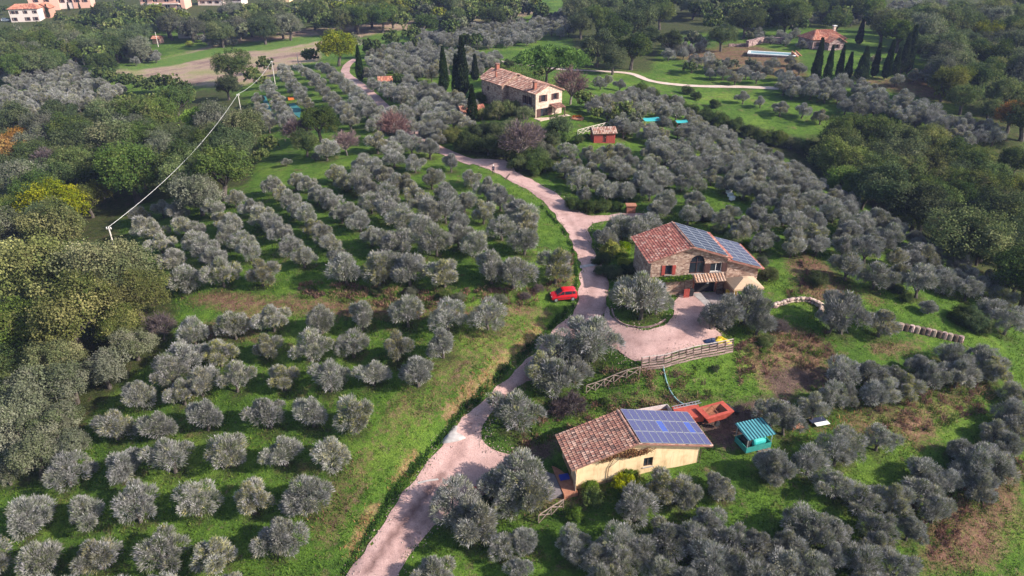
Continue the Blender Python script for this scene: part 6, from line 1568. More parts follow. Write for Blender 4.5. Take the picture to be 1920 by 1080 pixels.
am = front_wall(AWD, lambda x: AH, aops, .5, zb=-3); am.poly([(0, 11, -3), (0, 0, -3), (0, 0, AH), (0, 11, AH)]).poly([(AWD, 0, -3), (AWD, 11, -3), (AWD, 11, AH), (AWD, 0, AH)]).poly([(AWD, 11, -3), (0, 11, -3), (0, 11, AH), (AWD, 11, AH)])
am.build('wall', PINKW, ap)
for o_ in aops:
    w_ = MB().poly([(o_[0], .4, o_[2]), (o_[1], .4, o_[2]), (o_[1], .4, o_[3]), (o_[0], .4, o_[3])]).build('window', M_GLASS, ap)
    MB().box(o_[0] + 1.15, o_[0] + 1.25, .3, .39, o_[2], o_[3]).build('frame', M_WHITE, w_)
for z in (3.2, 6.4):
    for x in (1.0, 12.0): 
        b_ = MB().box(x, x + 8.4, -1.4, -.01, z - .15, z + .1).build('balcony', M_WHITE, ap); MB().box(x, x + 8.4, -1.4, -1.3, z + .101, z + 1.0).build('railing', PINKW, b_)
rr = MB().hexa([(-.6, -.6, AH), (AWD + .6, -.6, AH), (AWD + .6, 11.6, AH), (-.6, 11.6, AH), (4, 5, AH + 2.2), (AWD - 4, 5, AH + 2.2), (AWD - 4, 6, AH + 2.2), (4, 6, AH + 2.2)]).build('roof', M_ROOFSLAB, ap)
small_house('white_villa', 'white porch house at the top edge right of the apartments', 'house', P(418, 9), R(-6), 11, 8, 5.0, 2.0, CREAM, W2((1, 4.5, 8), 2.2, 4.2, 2.0), (), pitch=.8, row=.9)
small_house('cream_house', 'cream house roof at the top edge above the field wood', 'house', P(510, 4), R(0), 10, 8, 4.0, 1.6, M_PLASTER, W2((2, 6), 1.2, 2.6, 1.2), (), pitch=.8, row=.9)
small_house('low_house', 'long low pale house between apartments and porch house', 'house', P(372, 10), R(0), 14, 7, 3.0, 1.6, CREAM, W2((2, 6, 10), 1.0, 2.2, 1.2), (), pitch=.8, row=.9)
small_house('cottage', 'small cream cottage with orange roof beside the field', 'house', P(335, 72), R(-8), 5.6, 5, 2.9, 1.0, CREAM, W2((3.6,), 1.0, 2.0, .9), (), pitch=.6, row=.8)
small_house('cottage', 'little red-roofed shed behind the orange tree', 'shed', P(287, 82), R(-8), 3.4, 3, 2.2, .8, PINKW, (), (), pitch=.6, row=.8)
cg = thing('metal_carport', 'grey flat-roofed carport in the far olive grove', 'carport', P(205, 100), R(-10))
MB().hexa([(0, -2.5, 2.3), (7, -2.5, 2.0), (7, 3, 2.3), (0, 3, 2.6), (0, -2.5, 2.45), (7, -2.5, 2.15), (7, 3, 2.45), (0, 3, 2.75)]).build('roof', flat('zinc', (.42, .43, .48), .4, .1, 2, .3), cg)
for x, y in ((.2, -2.2), (6.8, -2.2), (.2, 2.8), (6.8, 2.8)): MB().box(x - .1, x + .1, y - .1, y + .1, -.5, 2.2).build('post', M_DARKWOOD, cg)
MB().box(.2, 6.8, 2.6, 2.7, -.3, 2.1).build('back_panel', M_DARKWOOD, cg)
small_house('far_house', 'tiny pale house at the top edge above the dark trees', 'house', P(1312, 6), R(0), 8, 6, 3.6, 1.4, CREAM, W2((1.5, 5), 1.2, 2.4, 1.2), (), pitch=.8, row=.9)

# ------------------------------------------------------------------ vehicles and farm things
M_RED = flat('red_car_paint', (0.55, 0.012, 0.02), .25, .05, 2, 0, .6, 0)
def make_car(p, ang, paint, label, name='parked_car'):
    c = thing(name, label, 'car', p, ang)
    def loft(stations, n_side):       # stations: x, [(y, z) half outline from bottom to top centre]
        mb = MB(); rows = []
        for x, prof in stations:
            ring = [(x, y, z) for y, z in prof] + [(x, -y, z) for y, z in reversed(prof)]
            rows.append(len(mb.v)); mb.v += ring; mb.c += [(1, 1, 1)] * len(ring)
        k = len(stations[0][1]) * 2
        for a, b in zip(rows[:-1], rows[1:]):
            for j in range(k): mb.f.append((a + j, a + (j + 1) % k, b + (j + 1) % k, b + j))
        mb.f.append(tuple(rows[0] + j for j in range(k))); mb.f.append(tuple(rows[-1] + j for j in reversed(range(k))))
        return mb
    def lower(x, w, zb, zt): return (x, [(w * .9, zb), (w, zb + .14), (w, zt - .22), (w * .93, zt - .02), (w * .6, zt)])
    body = loft([lower(-1.77, .66, .38, .86), lower(-1.70, .76, .26, .96), lower(-1.2, .79, .2, .99), lower(-.2, .79, .2, .98), lower(.85, .79, .2, .96), lower(1.35, .77, .22, .88), lower(1.66, .72, .26, .78), lower(1.77, .60, .34, .66)], 5)
    body.build('body', paint, c, smooth=False, bevel=.03)
    def cab(x, w, z, zt): return (x, [(w, z), (w * .995, z + .05), (w - .10 * (zt - z) / .55, zt - .07), (w * .78, zt)])
    cabm = loft([cab(-1.70, .73, .94, 1.02), cab(-1.58, .73, .94, 1.45), cab(-1.3, .74, .95, 1.53), cab(0.0, .745, .95, 1.54), cab(.22, .745, .94, 1.49), cab(.92, .73, .92, .99)], 4)
    cabm.build('cabin', paint, c, bevel=.02)
    ws = MB().poly([(.98, .62, .98), (.98, -.62, .98), (.31, -.56, 1.48), (.31, .56, 1.48)]); ws.build('windscreen', M_GLASS, c)
    rwn = MB().poly([(-1.735, -.56, 1.06), (-1.735, .56, 1.06), (-1.62, .54, 1.42), (-1.62, -.54, 1.42)]); rwn.build('rear_window', M_GLASS, c)
    for s in (-1, 1):
        MB().poly([(.72, s * .757, 1.0), (.02, s * .757, 1.0), (.02, s * .687, 1.42), (.22, s * .687, 1.42)]).build('front_side_window', M_GLASS, c)
        MB().poly([(-.08, s * .757, 1.0), (-1.0, s * .757, 1.0), (-1.0, s * .687, 1.43), (-.08, s * .687, 1.43)]).build('rear_side_window', M_GLASS, c)
        MB().poly([(-1.1, s * .757, 1.04), (-1.52, s * .75, 1.06), (-1.48, s * .69, 1.38), (-1.1, s * .69, 1.42)]).build('quarter_window', M_GLASS, c)
        MB().lathe([(.05, 0), (.13, .03), (.13, .05)], 10, 'x', (1.68, s * .5, .68)).build('headlight', M_WHITE, c)
        MB().box(-1.79, -1.72, s * .62 - .06, s * .62 + .06, .9, 1.3).build('tail_light', M_REDSHUT, c)
        MB().box(.62, .76, s * .8 - .06, s * .8 + .12 * s + .0, 1.0, 1.13).build('wing_mirror', M_RUBBER, c)
        MB().box(-1.0, 1.0, s * .795 - .012, s * .795 + .012, .5, .57).build('side_strip', M_RUBBER, c)
        for x in (-1.15, 1.15):
            t = MB().lathe([(.2, -.09), (.28, -.09), (.29, -.05), (.29, .05), (.28, .09), (.2, .09)], 18, 'y', (x, s * .72, .28)).build('wheel', M_RUBBER, c, True)
            MB().lathe([(.0, -.09), (.19, -.085), (.2, 0), (.19, .085), (.0, .09)], 14, 'y', (x, s * .73, .28)).build('rim', M_FRAME, t)
    MB().box(1.70, 1.80, -.58, .58, .34, .5).build('front_bumper', M_RUBBER, c); MB().box(-1.82, -1.74, -.6, .6, .36, .52).build('rear_bumper', M_RUBBER, c)
    return c
make_car(P(1056, 560), R(180 + 9), M_RED, 'small red hatchback parked on the grass beside the road')
make_car(P(11, 40), R(10), M_WHITE, 'white parked car at the far left edge beside the white house')
# red tipping trailer, covered trailer, rusty drop-side trailer
M_ORANGE = surf('orange_red_paint', [(0.25, (0.26, 0.05, 0.035)), (0.5, (0.42, 0.075, 0.05)), (0.75, (0.50, 0.12, 0.08))], 2.0, .6, .1)
M_RUST = surf('rusty_steel', [(0.3, (0.16, 0.06, 0.035)), (0.7, (0.36, 0.15, 0.08))], 3, .85, .2)
def wheel(parent, x, y, z, r=.36):
    t = MB().lathe([(r * .55, -.11), (r * .95, -.11), (r, -.06), (r, .06), (r * .95, .11), (r * .55, .11)], 18, 'y', (x, y, z)).build('wheel', M_RUBBER, parent, True)
    MB().lathe([(0, -.1), (r * .54, -.08), (r * .55, .08), (0, .1)], 12, 'y', (x, y, z)).build('rim', M_FRAME, t)
p0 = P(1337, 789)
t1 = thing('tipping_trailer', 'orange-red hopper trailer with open dark top behind the barn', 'trailer', p0, R(22))
def hopper(mb, L_, W_, z0, z1, top, th=.08):
    o = [(-L_ / 2, -W_ / 2, z1), (L_ / 2, -W_ / 2, z1), (L_ / 2, W_ / 2, z1), (-L_ / 2, W_ / 2, z1)]
    i_ = [(x * top, y * top, z1 + .02) for x, y, _ in o]; b_ = [(x * .62, y * .7, z0) for x, y, _ in o]; bi = [(x * .5, y * .55, z0 + .3) for x, y, _ in o]
    for k in range(4):
        j = (k + 1) % 4
        mb.poly([b_[k], b_[j], o[j], o[k]]); mb.poly([o[k], o[j], i_[j], i_[k]]); 
    mb.poly(b_[::-1])
    return i_, bi
m = MB(); i_, bi = hopper(m, 3.7, 2.1, .55, 1.55, .66); m.build('hopper', M_ORANGE, t1)
m = MB()
for k in range(4):
    j = (k + 1) % 4; m.poly([i_[k], i_[j], bi[j], bi[k]])
m.poly(bi); m.build('hopper_lining', M_RUST, t1)
MB().bar((-.1, -.7, 1.6), (.1, .7, 1.6), .07).build('cross_bar', M_RUST, t1)
MB().box(-1.8, 1.9, -.5, -.4, .45, .549).box(-1.8, 1.9, .4, .5, .45, .549).bar((1.9, 0, .5), (3.2, 0, .42), .1).build('chassis', M_RUST, t1)
for s in (-1, 1): wheel(t1, -.2, s * .95, .36)
p1 = P(1288, 790)
t2 = thing('covered_trailer', 'red box trailer with flat lid between hopper and rusty trailer', 'trailer', p1, R(8))
MB().box(-1.5, 1.5, -1.0, 1.0, .6, 1.3).build('box', M_ORANGE, t2, bevel=.04); MB().box(-1.55, 1.55, -1.05, 1.05, 1.301, 1.38).build('lid', M_ORANGE, t2)
MB().box(-1.0, -.6, -.9, -.5, 1.381, 1.6).build('white_jug', M_WHITE, t2, bevel=.05); MB().box(-1.4, 1.4, -.5, -.4, .45, .599).box(-1.4, 1.4, .4, .5, .45, .599).build('chassis', M_RUST, t2)
for s in (-1, 1): wheel(t2, 0, s * .95, .36)
ldr = thing('ladder', 'pale aluminium ladder laid across the red trailers', 'ladder', p1 + Vector((-.3, .9, 1.48)), R(14))
for y in (-.2, .2): MB().bar((-1.4, y, 0), (2.0, y, .22), .06).build('stile', M_FRAME, ldr)
for k in range(9): MB().bar((-1.2 + k * .37, -.2, .015 + k * .024), (-1.2 + k * .37, .2, .015 + k * .024), .04).build('rung', M_FRAME, ldr)
p2 = P(1228, 792)
t3 = thing('dropside_trailer', 'open trailer with white sides and rusty floor behind the solar roof', 'trailer', p2, R(15))
MB().box(-1.9, 1.9, -1.1, 1.1, .7, .8).build('floor', M_RUST, t3)
for a in ((-1.95, 1.95, 1.1, 1.16), (-1.95, 1.95, -1.16, -1.1)): MB().box(a[0], a[1], a[2], a[3], .72, 1.35).build('side_board', flat('greyed_white', (.55, .47, .46), .7), t3)
for a in ((-1.96, -1.9), (1.9, 1.96)): MB().box(a[0], a[1], -1.1, 1.1, .72, 1.35).build('end_board', flat('greyed_white', (.55, .47, .46), .7), t3)
MB().box(-1.8, 1.8, -.5, -.4, .5, .699).box(-1.8, 1.8, .4, .5, .5, .699).build('chassis', M_RUST, t3)
for s in (-1, 1): wheel(t3, 0, s * 1.0, .36)
# turquoise kiosk with tank
pk = P(1410, 836)
M_TEAL = surf('teal_paint', [(0.3, (0.03, 0.19, 0.17)), (0.7, (0.04, 0.30, 0.26))], 2.5, .6, .05)
kk = thing('spray_cart', 'turquoise farm cart with striped roof and round tank', 'cart', pk, R(18))
MB().box(-1.5, 1.5, -1.0, 1.0, .28, .36).build('floor', M_RUST, kk)
for x0_, x1_, y0_, y1_ in ((-1.5, 1.5, -1.06, -1.0), (-1.5, 1.5, 1.0, 1.06), (-1.56, -1.5, -1.06, 1.06), (1.5, 1.56, -1.06, 1.06)): MB().box(x0_, x1_, y0_, y1_, .25, .95).build('side_board', M_TEAL, kk)
for x in (-1.5, 1.5):
    for y, zt in ((-1.0, 2.15), (1.0, 2.45)): MB().bar((x, y, .2), (x, y, zt), .08).build('post', M_FRAME, kk)
M_TEALD = flat('dark_teal', (0.010, 0.06, 0.085), .5)
for k in range(19):
    x = -1.75 + k * 3.5 / 19
    MB().hexa([(x, -1.25, 2.16), (x + .184, -1.25, 2.16), (x + .184, 1.25, 2.5), (x, 1.25, 2.5), (x, -1.25, 2.2 + .04 * (k % 2)), (x + .184, -1.25, 2.2 + .04 * (k % 2)), (x + .184, 1.25, 2.54 + .04 * (k % 2)), (x, 1.25, 2.54 + .04 * (k % 2))]).build('roof_sheet', flat('pale_teal', (0.09, 0.30, 0.33), .5) if k % 2 else M_TEALD, kk)
MB().lathe([(.2, -.85), (.5, -.75), (.55, -.6), (.55, .6), (.5, .75), (.2, .85)], 16, 'x', (.35, -.25, .95)).build('tank', flat('aqua_tank', (0.05, 0.45, 0.42), .3), kk, True)
MB().box(-1.2, -.5, -.5, .6, .36, 1.3).build('pump', M_RUBBER, kk, bevel=.05)
for x in (-1.1, 1.1):
    for s in (-1, 1): wheel(kk, x, s * .8, .3, .3)
pt_ = thing('pallet', 'grey wooden pallet lying in front of the turquoise cart', 'pallet', P(1432, 845), R(-25))
for k in range(5): MB().box(-.6, .6, -.5 + k * .22, -.36 + k * .22, .12, .15).build('slat', M_FRAME if k % 2 else M_WOOD, pt_)
for x in (-.55, 0, .5): MB().box(x, x + .08, -.5, .52, 0, .119).build('bearer', M_DARKWOOD, pt_)
for a, b, l, mt_, w in ((1496,801,'orange-brown board lying on the grass between the olives',M_TERRA,.9),(1532,789,'grey blue panel lying beside the white board',M_PVD,1.0),(1540,795,'white board lying on the grass below the olives',M_WHITE,.9)):
    bo = MB().box(-w, w, -.35, .35, .04, .1); bo.box(-w * .8, -w * .7, -.3, .3, 0, .039); bo.box(w * .7, w * .8, -.3, .3, 0, .039)
    p_ = P(a, b); o = bo.build('board', mt_, None, loc=p_ + Vector((0, 0, .08)), rot=(.08, .05, R(18))); tag(o, l, 'board')
# tyres and pipes beside the hopper
for k, (a, b) in enumerate(((1364,762),(1372,768),(1380,773))):
    ty = MB()
    rr_ = [(.17, -.09), (.30, -.1), (.34, -.05), (.34, .05), (.30, .1), (.17, .09)]
    ty.lathe(rr_, 16, 'z', (0, 0, 0))
    o = ty.build('old_tyre', M_RUBBER, None, True, loc=P(a, b) + Vector((0, 0, .12)), rot=(.2 * k, .15, k)); tag(o, ['black tyre nearest the orange hopper trailer', 'middle black tyre beside the hopper trailer', 'black tyre farthest from the hopper trailer'][k], 'tyre', 'old tyres')
hp = [(1243,688),(1246,702),(1250,718),(1257,735),(1266,748),(1277,757),(1290,762),(1306,760)]
hv = smooth_loop([tuple(P(a, b) + Vector((0, 0, .14))) for a, b in hp], 5, False)
tag(MB().tube(hv, .085, 7).build('hose_pipe', flat('grey_green_hose', (.20, .33, .34), .4), None, True), 'grey green hose curving down the bank to the trailers', 'hose')
def heap(name, label, cat, p, r, mat, seed):
    rng = np.random.default_rng(seed); mb = MB(); rows, cols_ = 6, 14
    for i in range(rows + 1):
        th = math.pi / 2 * i / rows
        for j in range(cols_):
            a = 6.283 * j / cols_; k = 1 + .22 * math.sin(3 * a + seed) * math.cos(th) + rng.uniform(-.07, .07)
            mb.v.append((r * k * math.cos(a) * math.cos(th) * 1.3, r * k * math.sin(a) * math.cos(th), r * .75 * math.sin(th) * k - .05)); mb.c.append((1, 1, 1))
    for i in range(rows):
        for j in range(cols_): mb.f.append((i * cols_ + j, i * cols_ + (j + 1) % cols_, (i + 1) * cols_ + (j + 1) % cols_, (i + 1) * cols_ + j))
    o = mb.build(name, mat, None, True, loc=p); tag(o, label, cat); return o
heap('tarpaulin_heap', 'crumpled yellow tarpaulin heap at the corner of the court fence', 'tarpaulin', P(1352, 642), .85, flat('yellow_tarp', (.60, .42, .02), .5), 3)
heap('tarpaulin_heap', 'dark blue tarpaulin heap beside the yellow one', 'tarpaulin', P(1333, 642), .7, flat('navy_tarp', (.02, .035, .09), .5), 5)
rt = thing('garden_tractor', 'red machine half hidden under the olives beside the road', 'tractor', P(902, 925), R(30))
MB().hexa([(-.9, -.4, .4), (.5, -.4, .4), (.5, .4, .4), (-.9, .4, .4), (-.8, -.35, .95), (.4, -.35, 1.0), (.4, .35, 1.0), (-.8, .35, .95)]).build('bonnet', M_RED, rt, bevel=.04)
MB().box(.6, 1.1, -.3, .3, .7, .8).box(1.05, 1.13, -.3, .3, .8, 1.2).build('seat', M_RUBBER, rt)
for x, r_ in ((-.6, .26), (.8, .4)):
    for s in (-1, 1): wheel(rt, x, s * .5, r_, r_)
# nets and crate on the ridge
for l, q in (('long teal harvest net spread between the ridge olive files', [(491,180),(498,180),(508,205),(518,232),(508,235),(499,210)]), ('teal harvest net patch beside the dark ridge oak', [(541,196),(552,194),(565,205),(562,222),(552,215)])):
    o = sheet('harvest_net', wl(q), 1.2, .12, flat('teal_net', (0.035, 0.17, 0.17), .8, .25, .8)); o['kind'] = 'thing'; tag(o, l, 'net')
oc = thing('fruit_crate', 'orange crate on the grass between ridge olive files', 'crate', P(546, 187), R(20))
MB().box(-.8, .8, -.5, .5, 0, .08).build('bottom', M_ORANGE, oc)
for a in ((-.8, .8, -.5, -.45), (-.8, .8, .45, .5), (-.8, -.75, -.45, .45), (.75, .8, -.45, .45)): MB().box(*a, .081, .6).build('side', flat('bright_orange', (.6, .16, .03), .6), oc)
# utility poles and cables
M_POLE = flat('pale_pole', (.55, .50, .46), .8, .1)
def pole(px, top, hgt, label, foot=None, r=.1, arm=True):
    if foot: b_ = P(px, foot); d = ray(px, top); t_ = b_.y / d[1]; hgt = CAMH + d[2] * t_ - b_.z
    else: b_ = P(px, top, hgt)
    o = thing('utility_pole', label, 'pole', b_)
    MB().tube([(0, 0, -.5), (0, 0, hgt)], [r * 1.25, r * .85], 8).build('shaft', M_POLE, o, True)
    if arm:
        MB().box(-.35, .35, -.06, .06, hgt - .35, hgt - .22).build('cross_arm', M_POLE, o)
        for x in (-.28, .28): MB().lathe([(.05, hgt - .219), (.07, hgt - .12), (.04, hgt - .04)], 7, 'z', (x, 0, 0)).build('insulator', M_WHITE, o)
    return b_ + Vector((0, 0, hgt - .05))
A_ = pole(516, 114, 7, 'white utility pole at the top of the ridge olives', 158)
B_ = pole(446, 176, 11, 'white cable pole rising behind the wooded umbrella pine')
C_ = pole(203, 425, 10.5, 'white cable pole tip beside the big left oak')
pole(158, 93, 7, 'white pole on the far grass beside the dark tree', 122, .16, False); pole(124, 110, 7, 'shorter leaning white pole at the far left grove', 138, .14, False)
pole(560, 101, 6, 'thin brown pole beside the round field tree', 125, .1, False); pole(297, 60, 6, 'pale pole beside the orange autumn tree', 88, .14, False); pole(1604, 0, 6, 'thin pale pole above the far villa trees', 22, .14, False)
def cable(a, b, sag, label):
    pts = [a.lerp(b, t) - Vector((0, 0, sag * 4 * t * (1 - t))) for t in np.linspace(0, 1, 25)]
    tag(MB().tube(pts, .022, 6).build('cable', M_WHITE, None, True), label, 'cable')
cable(A_, B_, 1.1, 'white cable slung from the ridge pole to the pine pole')
cable(B_, C_, 1.8, 'long white cable sagging down over the left wood')
# vineyard rows behind the farmhouse
for k in range(9):
    a = P(905 + k * 4, 118 + k * 4.0); b = P(1005 + k * 3, 128 + k * 4.0)
    vr = thing('vine_row', f'trained vine row behind the farmhouse, {ordn(k + 1)} from the pale path', 'vine row', a, 0, 'vineyard rows')
    kk_ = 9
    for i in range(kk_ + 1):
        q = a.lerp(b, i / kk_); q = Vector((q.x, q.y, ground_z(q.x, q.y))) - a
        MB().bar(q, q + Vector((0, 0, 1.5)), .09).build('stake', M_DARKWOOD, vr)
    ob('foliage', leaf_strip('vine_leaves', [tuple(a.lerp(b, i / kk_) - a + Vector((0, 0, ground_z(*a.lerp(b, i / kk_)[:2]) - a.lerp(b, i / kk_).z + .9))) for i in range(kk_ + 1)], (.25, .25, .5), 420, [(.11, .16, .03), (.16, .15, .05), (.07, .10, .02)], [2, 1, 2], L_OAK, 50 + k, .13), vr)
# flower bed on the lawn
fb = thing('flower_bed', 'reddish flower bed on the farmhouse lawn', 'flower bed', P(1082, 222))
MB().lathe([(1.5, -.2), (1.6, .15), (1.35, .28)], 14).build('border', M_TERRA, fb)
ob('flowers', leaf_strip('flowers', [(-.9, 0, .45), (0, .1, .5), (.9, 0, .45)], (.5, .7, .3), 380, [(.4, .08, .05), (.1, .13, .03), (.35, .2, .08)], [2, 2, 1], L_OAK, 77, .1), fb)

# ------------------------------------------------------------------ the person on the road
def person(p, ang, label):
    r = thing('person', label, 'person', p, ang)
    me = bpy.data.meshes.new('body')
    V = [(0, 0, .98), (0, 0, 1.15), (0, 0, 1.38), (0, .0, 1.52), (0.02, 0, 1.62), (0.02, 0, 1.74),
         (0, .19, 1.42), (.04, .25, 1.16), (.16, .24, .95), (0, -.19, 1.42), (-.06, -.26, 1.16), (.02, -.27, .93),
         (0, .10, .92), (.14, .11, .50), (.05, .11, .08), (.20, .12, .03), (0, -.10, .92), (-.06, -.11, .50), (-.24, -.11, .12), (-.12, -.12, .04)]
    E_ = [(0, 1), (1, 2), (2, 3), (3, 4), (4, 5), (2, 6), (6, 7), (7, 8), (2, 9), (9, 10), (10, 11), (0, 12), (12, 13), (13, 14), (14, 15), (0, 16), (16, 17), (17, 18), (18, 19)]
    rad = [.15, .14, .17, .06, .10, .085, .075, .05, .036, .075, .05, .036, .10, .062, .045, .04, .10, .062, .045, .04]
    for wi, s in ((8, 1), (11, -1)):
        w = Vector(V[wi]); 
        for k, (dx, dy, L_) in enumerate(((.06, -.035 * s, .05), (.035, -.02, .085), (.02, 0, .095), (.005, .015, .09), (-.012, .025, .07))):
            V.append((w.x + dx * .5, w.y + dy * .6, w.z - .05)); V.append((w.x + dx, w.y + dy, w.z - .06 - L_)); n_ = len(V)
            E_ += [(wi, n_ - 2), (n_ - 2, n_ - 1)]; rad += [.014, .009]
    me.from_pydata(V, E_, []); o = ob('body', me, r)
    md = o.modifiers.new('skin', 'SKIN'); md.use_smooth_shade = True
    me.skin_vertices
    for i, rr in enumerate(rad): me.skin_vertices[0].data[i].radius = (rr, rr) if i not in (0, 1, 2) else (rr * .75, rr * 1.1); me.skin_vertices[0].data[i].use_root = (i == 0)
    s = o.modifiers.new('sub', 'SUBSURF'); s.levels = 1; s.render_levels = 2
    m, nt, out = nodes_of('person_clothes')       # skin above the collar and at the hands, dark jacket, dark trousers
    tc = N(nt, 'ShaderNodeTexCoord'); sx = N(nt, 'ShaderNodeSeparateXYZ'); nt.links.new(tc.outputs['Object'], sx.inputs[0])
    rp = ramp(nt, [(0.0, (.02, .018, .02)), (.06, (.012, .012, .02)), (.50, (.012, .012, .022)), (.52, (.03, .025, .05)), (.80, (.035, .028, .06)), (.825, (.45, .27, .2)), (1, (.45, .27, .2))]); rp.color_ramp.interpolation = 'CONSTANT'
    dv = N(nt, 'ShaderNodeMath', operation='DIVIDE'); dv.inputs[1].default_value = 1.85; nt.links.new(sx.outputs[2], dv.inputs[0]); nt.links.new(dv.outputs[0], rp.inputs[0])
    b = N(nt, 'ShaderNodeBsdfPrincipled'); b.inputs['Roughness'].default_value = .8; nt.links.new(rp.outputs[0], b.inputs['Base Color']); nt.links.new(b.outputs[0], out.inputs[0])
    me.materials.append(m)
    MB().lathe([(.10, 1.70), (.112, 1.76), (.09, 1.83), (.03, 1.86)], 12, 'z', (.02, 0, 0)).hexa([(.1, -.07, 1.70), (.21, -.05, 1.69), (.21, .05, 1.69), (.1, .07, 1.70), (.1, -.07, 1.72), (.21, -.05, 1.705), (.21, .05, 1.705), (.1, .07, 1.72)]).build('cap', M_WHITE, r, True)
    MB().lathe([(.0, -.02), (.012, 0), (0, .02)], 6, 'z', (.118, .035, 1.665)).lathe([(.0, -.02), (.012, 0), (0, .02)], 6, 'z', (.118, -.035, 1.665)).build('eyes', M_RUBBER, r)
    MB().hexa([(.11, -.02, 1.60), (.145, -.015, 1.605), (.145, .015, 1.605), (.11, .02, 1.60), (.105, -.01, 1.66), (.115, -.008, 1.66), (.115, .008, 1.66), (.105, .01, 1.66)]).build('nose', flat('skin', (.45, .27, .2), .7), r)
    MB().box(.105, .118, -.03, .03, 1.565, 1.575).build('mouth', M_BRICK, r)
    MB().hexa([(-.13, -.10, 1.05), (.0, -.16, 1.05), (.0, .16, 1.05), (-.13, .10, 1.05), (-.16, -.1, 1.4), (-.05, -.14, 1.4), (-.05, .14, 1.4), (-.16, .1, 1.4)]).build('backpack', flat('dark_bag', (.03, .03, .04), .8), r, bevel=.03)
    for y in (-.2, .2): pass
    return r
person(P(925, 327) + Vector((0, 0, .06)), R(-75), 'person in dark clothes and white cap walking down the road')

# ------------------------------------------------------------------ grass and weeds as real blades near the camera
rng = np.random.default_rng(99)
NG = 210000
gyv = 36 + (rng.random(NG) ** 1.25) * 85; gxv = (rng.random(NG) * 2 - 1) * (gyv * 0.74 + 14)
gz0 = bil(VZ2[12:12 + 138, :], 0, 0, 1, np.interp(gxv, XS, np.arange(nx)), np.clip((gyv - 32) / .75, 0, 136)) if True else None
onroad = np.zeros(NG, bool)
for q in (smooth_loop(wl(LE + RE), 4), smooth_loop(wl(CY), 4)): onroad |= in_poly(gxv, gyv, q) & ((seg_dist(gxv, gyv, q + q[:1]) > 0.45) | (rng.random(NG) < .5))
for cx_, cy_, a_, w0, w1, d0, d1 in ((b1p.x, b1p.y, A1, -3.2, WL + .3, -.6, WD + .3), (S0[0], S0[1], A2, -.2, SW + AW + .3, -5.0, SD + .3)):
    lx = (gxv - cx_) * math.cos(a_) + (gyv - cy_) * math.sin(a_); ly = -(gxv - cx_) * math.sin(a_) + (gyv - cy_) * math.cos(a_)
    onroad |= (lx > w0) & (lx < w1) & (ly > d0) & (ly < d1)
def vm(arr):
    return bil(arr[12:12 + 138, :], 0, 0, 1, np.interp(gxv, XS, np.arange(nx)), np.clip((gyv - 32) / .75, 0, 136))
kd, kr, ks, kw = vm(m_dry), vm(m_red), vm(m_soil), vm(m_wood)
cl = vnoise(gxv, gyv, 1.3, 5) * .6 + vnoise(gxv, gyv, 4.0, 6) * .4
keep = (~onroad) & (rng.random(NG) < np.clip(cl * 1.9 - .35, .08, 1)) & (rng.random(NG) > ks * .9) & (kw < .6)
gxv, gyv, gz0, kd, kr, cl = gxv[keep], gyv[keep], gz0[keep], kd[keep], kr[keep], cl[keep]
n_ = len(gxv)
hgt = rng.uniform(.10, .30, n_) * (0.6 + cl); ang = rng.uniform(0, 6.283, n_); wdt = rng.uniform(.035, .08, n_)
lean = rng.normal(size=(n_, 2)) * .12
B0 = np.stack([gxv, gyv, gz0 - .03], -1); sd_ = np.stack([np.cos(ang) * wdt, np.sin(ang) * wdt, np.zeros(n_)], -1)
T = B0 + np.c_[lean, hgt + .03]
V = np.stack([B0 - sd_, B0 + sd_, T], 1).reshape(-1, 3)
gc = pick(rng, n_, [(.072, .138, .020), (.11, .19, .026), (.046, .088, .015), (.17, .215, .042)], [3, 3, 2, 1.4])
m1 = rng.random(n_) < np.clip(kr * .75 - .1, 0, 1) * vnoise(gxv, gyv, 1.6, 9) * 1.5; gc[m1] = pick(rng, int(m1.sum()), [(.22, .115, .08), (.30, .18, .10), (.15, .08, .06)], [2, 1, 2])
m2 = rng.random(n_) < kd * .9; gc[m2] = pick(rng, int(m2.sum()), [(.44, .22, .11), (.36, .19, .09)], [1, 1])
go = ob('grass', np_mesh('grass', V, np.arange(3 * n_).reshape(-1, 3), L_GRASS, np.repeat(gc, 3, 0)))
tag(go, 'rough green and reddish grass on the slopes', 'grass', None, 'stuff')
print('grass', n_)
def weeds(name, label, lines, pal, w, seed, L0=.3, L1=.8):
    rng = np.random.default_rng(seed); Vs, Cs = [], []
    for pts, width, cnt in lines:
        wp_ = np.array([tuple(P(a, b)) for a, b in pts]); seg = np.r_[0, np.cumsum(np.linalg.norm(np.diff(wp_[:, :2], axis=0), axis=1))]
        tc_ = rng.uniform(0, seg[-1], max(6, cnt // 25)); k = rng.integers(0, len(tc_), cnt)
        t = np.clip(tc_[k] + rng.normal(size=cnt) * .25, 0, seg[-1]); off = (rng.uniform(-1, 1, len(tc_)) * width)[k] + rng.normal(size=cnt) * .2
        X = np.interp(t, seg, wp_[:, 0]); Y = np.interp(t, seg, wp_[:, 1]) + off
        Z = np.array([ground_z(x, y) for x, y in zip(X, Y)])
        pos = np.stack([X, Y, Z - .02], -1); dr = np.stack([rng.normal(size=cnt) * .5, rng.normal(size=cnt) * .5, np.ones(cnt)], -1)
        V, Qd = blades(rng, pos, dr, rng.uniform(L0, L1, cnt), rng.uniform(.03, .06, cnt), .15); Vs.append(V)
        cc = pick(rng, len(tc_), pal, w)[k] * rng.uniform(.8, 1.2, (cnt, 1)); Cs.append(rep4(cc))
    V = np.concatenate(Vs); o = ob(name, np_mesh(name, V, np.arange(len(V)).reshape(-1, 4), L_GRASS, np.concatenate(Cs))); tag(o, label, 'weeds', None, 'stuff')
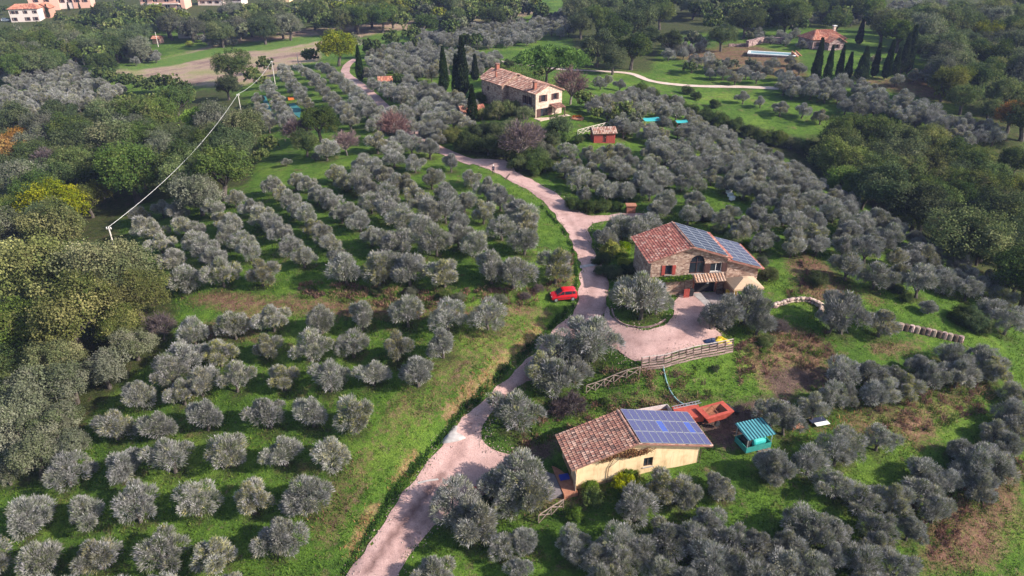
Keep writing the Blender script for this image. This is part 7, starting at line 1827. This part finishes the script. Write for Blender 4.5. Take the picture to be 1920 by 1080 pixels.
weeds('bank_weeds', 'brown and green tall weeds along the terrace banks', [([(560,545),(700,556),(850,562),(1010,560)], 1.6, 5200), ([(1020,545),(1065,520),(1075,480)], 1.0, 700), ([(1380,690),(1450,660),(1560,650)], 2.5, 2600), ([(1480,560),(1520,520),(1500,490)], 1.5, 1200), ([(1600,760),(1720,770),(1850,730)], 3.0, 3000), ([(1720,1000),(1800,940),(1910,860)], 2.5, 2600), ([(960,830),(1060,790),(1130,770)], 2.0, 1600), ([(1130,735),(1230,740),(1330,730)], 2.5, 2200)],
      [(.24, .13, .10), (.17, .10, .085), (.30, .20, .12), (.09, .13, .03), (.13, .18, .04)], [3, 3, 2, 2, 2], 201)
ns = 2600; sx_, sy_ = [], []
lp_ = np.array(smooth_loop(wl(LE + RE), 4) + smooth_loop(wl(CY), 4))
kk2 = rng.integers(0, len(lp_) - 1, ns); q_ = lp_[kk2] + (lp_[kk2 + 1] - lp_[kk2]) * rng.random((ns, 1)) * (np.linalg.norm(lp_[kk2 + 1] - lp_[kk2], axis=1, keepdims=True) < 6) + rng.normal(size=(ns, 2)) * .55
zs = np.array([ground_z(a, b) for a, b in q_]) + .07
oct_ = np.array([(1, 0, 0), (-1, 0, 0), (0, 1, 0), (0, -1, 0), (0, 0, .7), (0, 0, -.7)]); of_ = np.array([(0, 2, 4), (2, 1, 4), (1, 3, 4), (3, 0, 4), (2, 0, 5), (1, 2, 5), (3, 1, 5), (0, 3, 5)])
rs_ = rng.uniform(.03, .11, (ns, 1, 1)) * rng.uniform(.6, 1.3, (ns, 6, 1))
V = (oct_[None] * rs_ + np.c_[q_, zs][:, None]).reshape(-1, 3)
so = ob('loose_stones', np_mesh('loose_stones', V, (of_[None] + np.arange(ns)[:, None, None] * 6).reshape(-1, 3), M_TILE, np.repeat(pick(rng, ns, [(.5, .4, .37), (.38, .29, .26), (.24, .19, .17)], [2, 2, 1]), 6, 0)))
tag(so, 'loose pale stones along the road verges', 'stones', None, 'stuff')
weeds('ditch_grass', 'dark tall grass in the ditch beside the road', [([(640,1080),(690,1000),(735,928),(780,872),(820,826),(868,768),(915,724),(975,667),(1030,614),(1062,582)], .7, 5200), ([(1074,575),(1080,545),(1081,510),(1076,475),(1056,430),(1015,388)], .35, 1600)], [(.05, .11, .02), (.08, .16, .03), (.035, .075, .018)], [2, 2, 2], 202, .25, .6)

# ------------------------------------------------------------------ air
m, nt, out = nodes_of('hazy_air')
pvn = N(nt, 'ShaderNodeVolumePrincipled'); pvn.inputs['Color'].default_value = (0.46, 0.55, 1.0, 1); pvn.inputs['Density'].default_value = 0.00014; pvn.inputs['Anisotropy'].default_value = 0.0
nt.links.new(pvn.outputs[0], out.inputs['Volume'])
hz = MB().box(-1450, 1450, -260, 1540, -40, 60).build('haze', m); tag(hz, 'thin bluish autumn haze over the whole valley', 'haze', None, 'stuff')
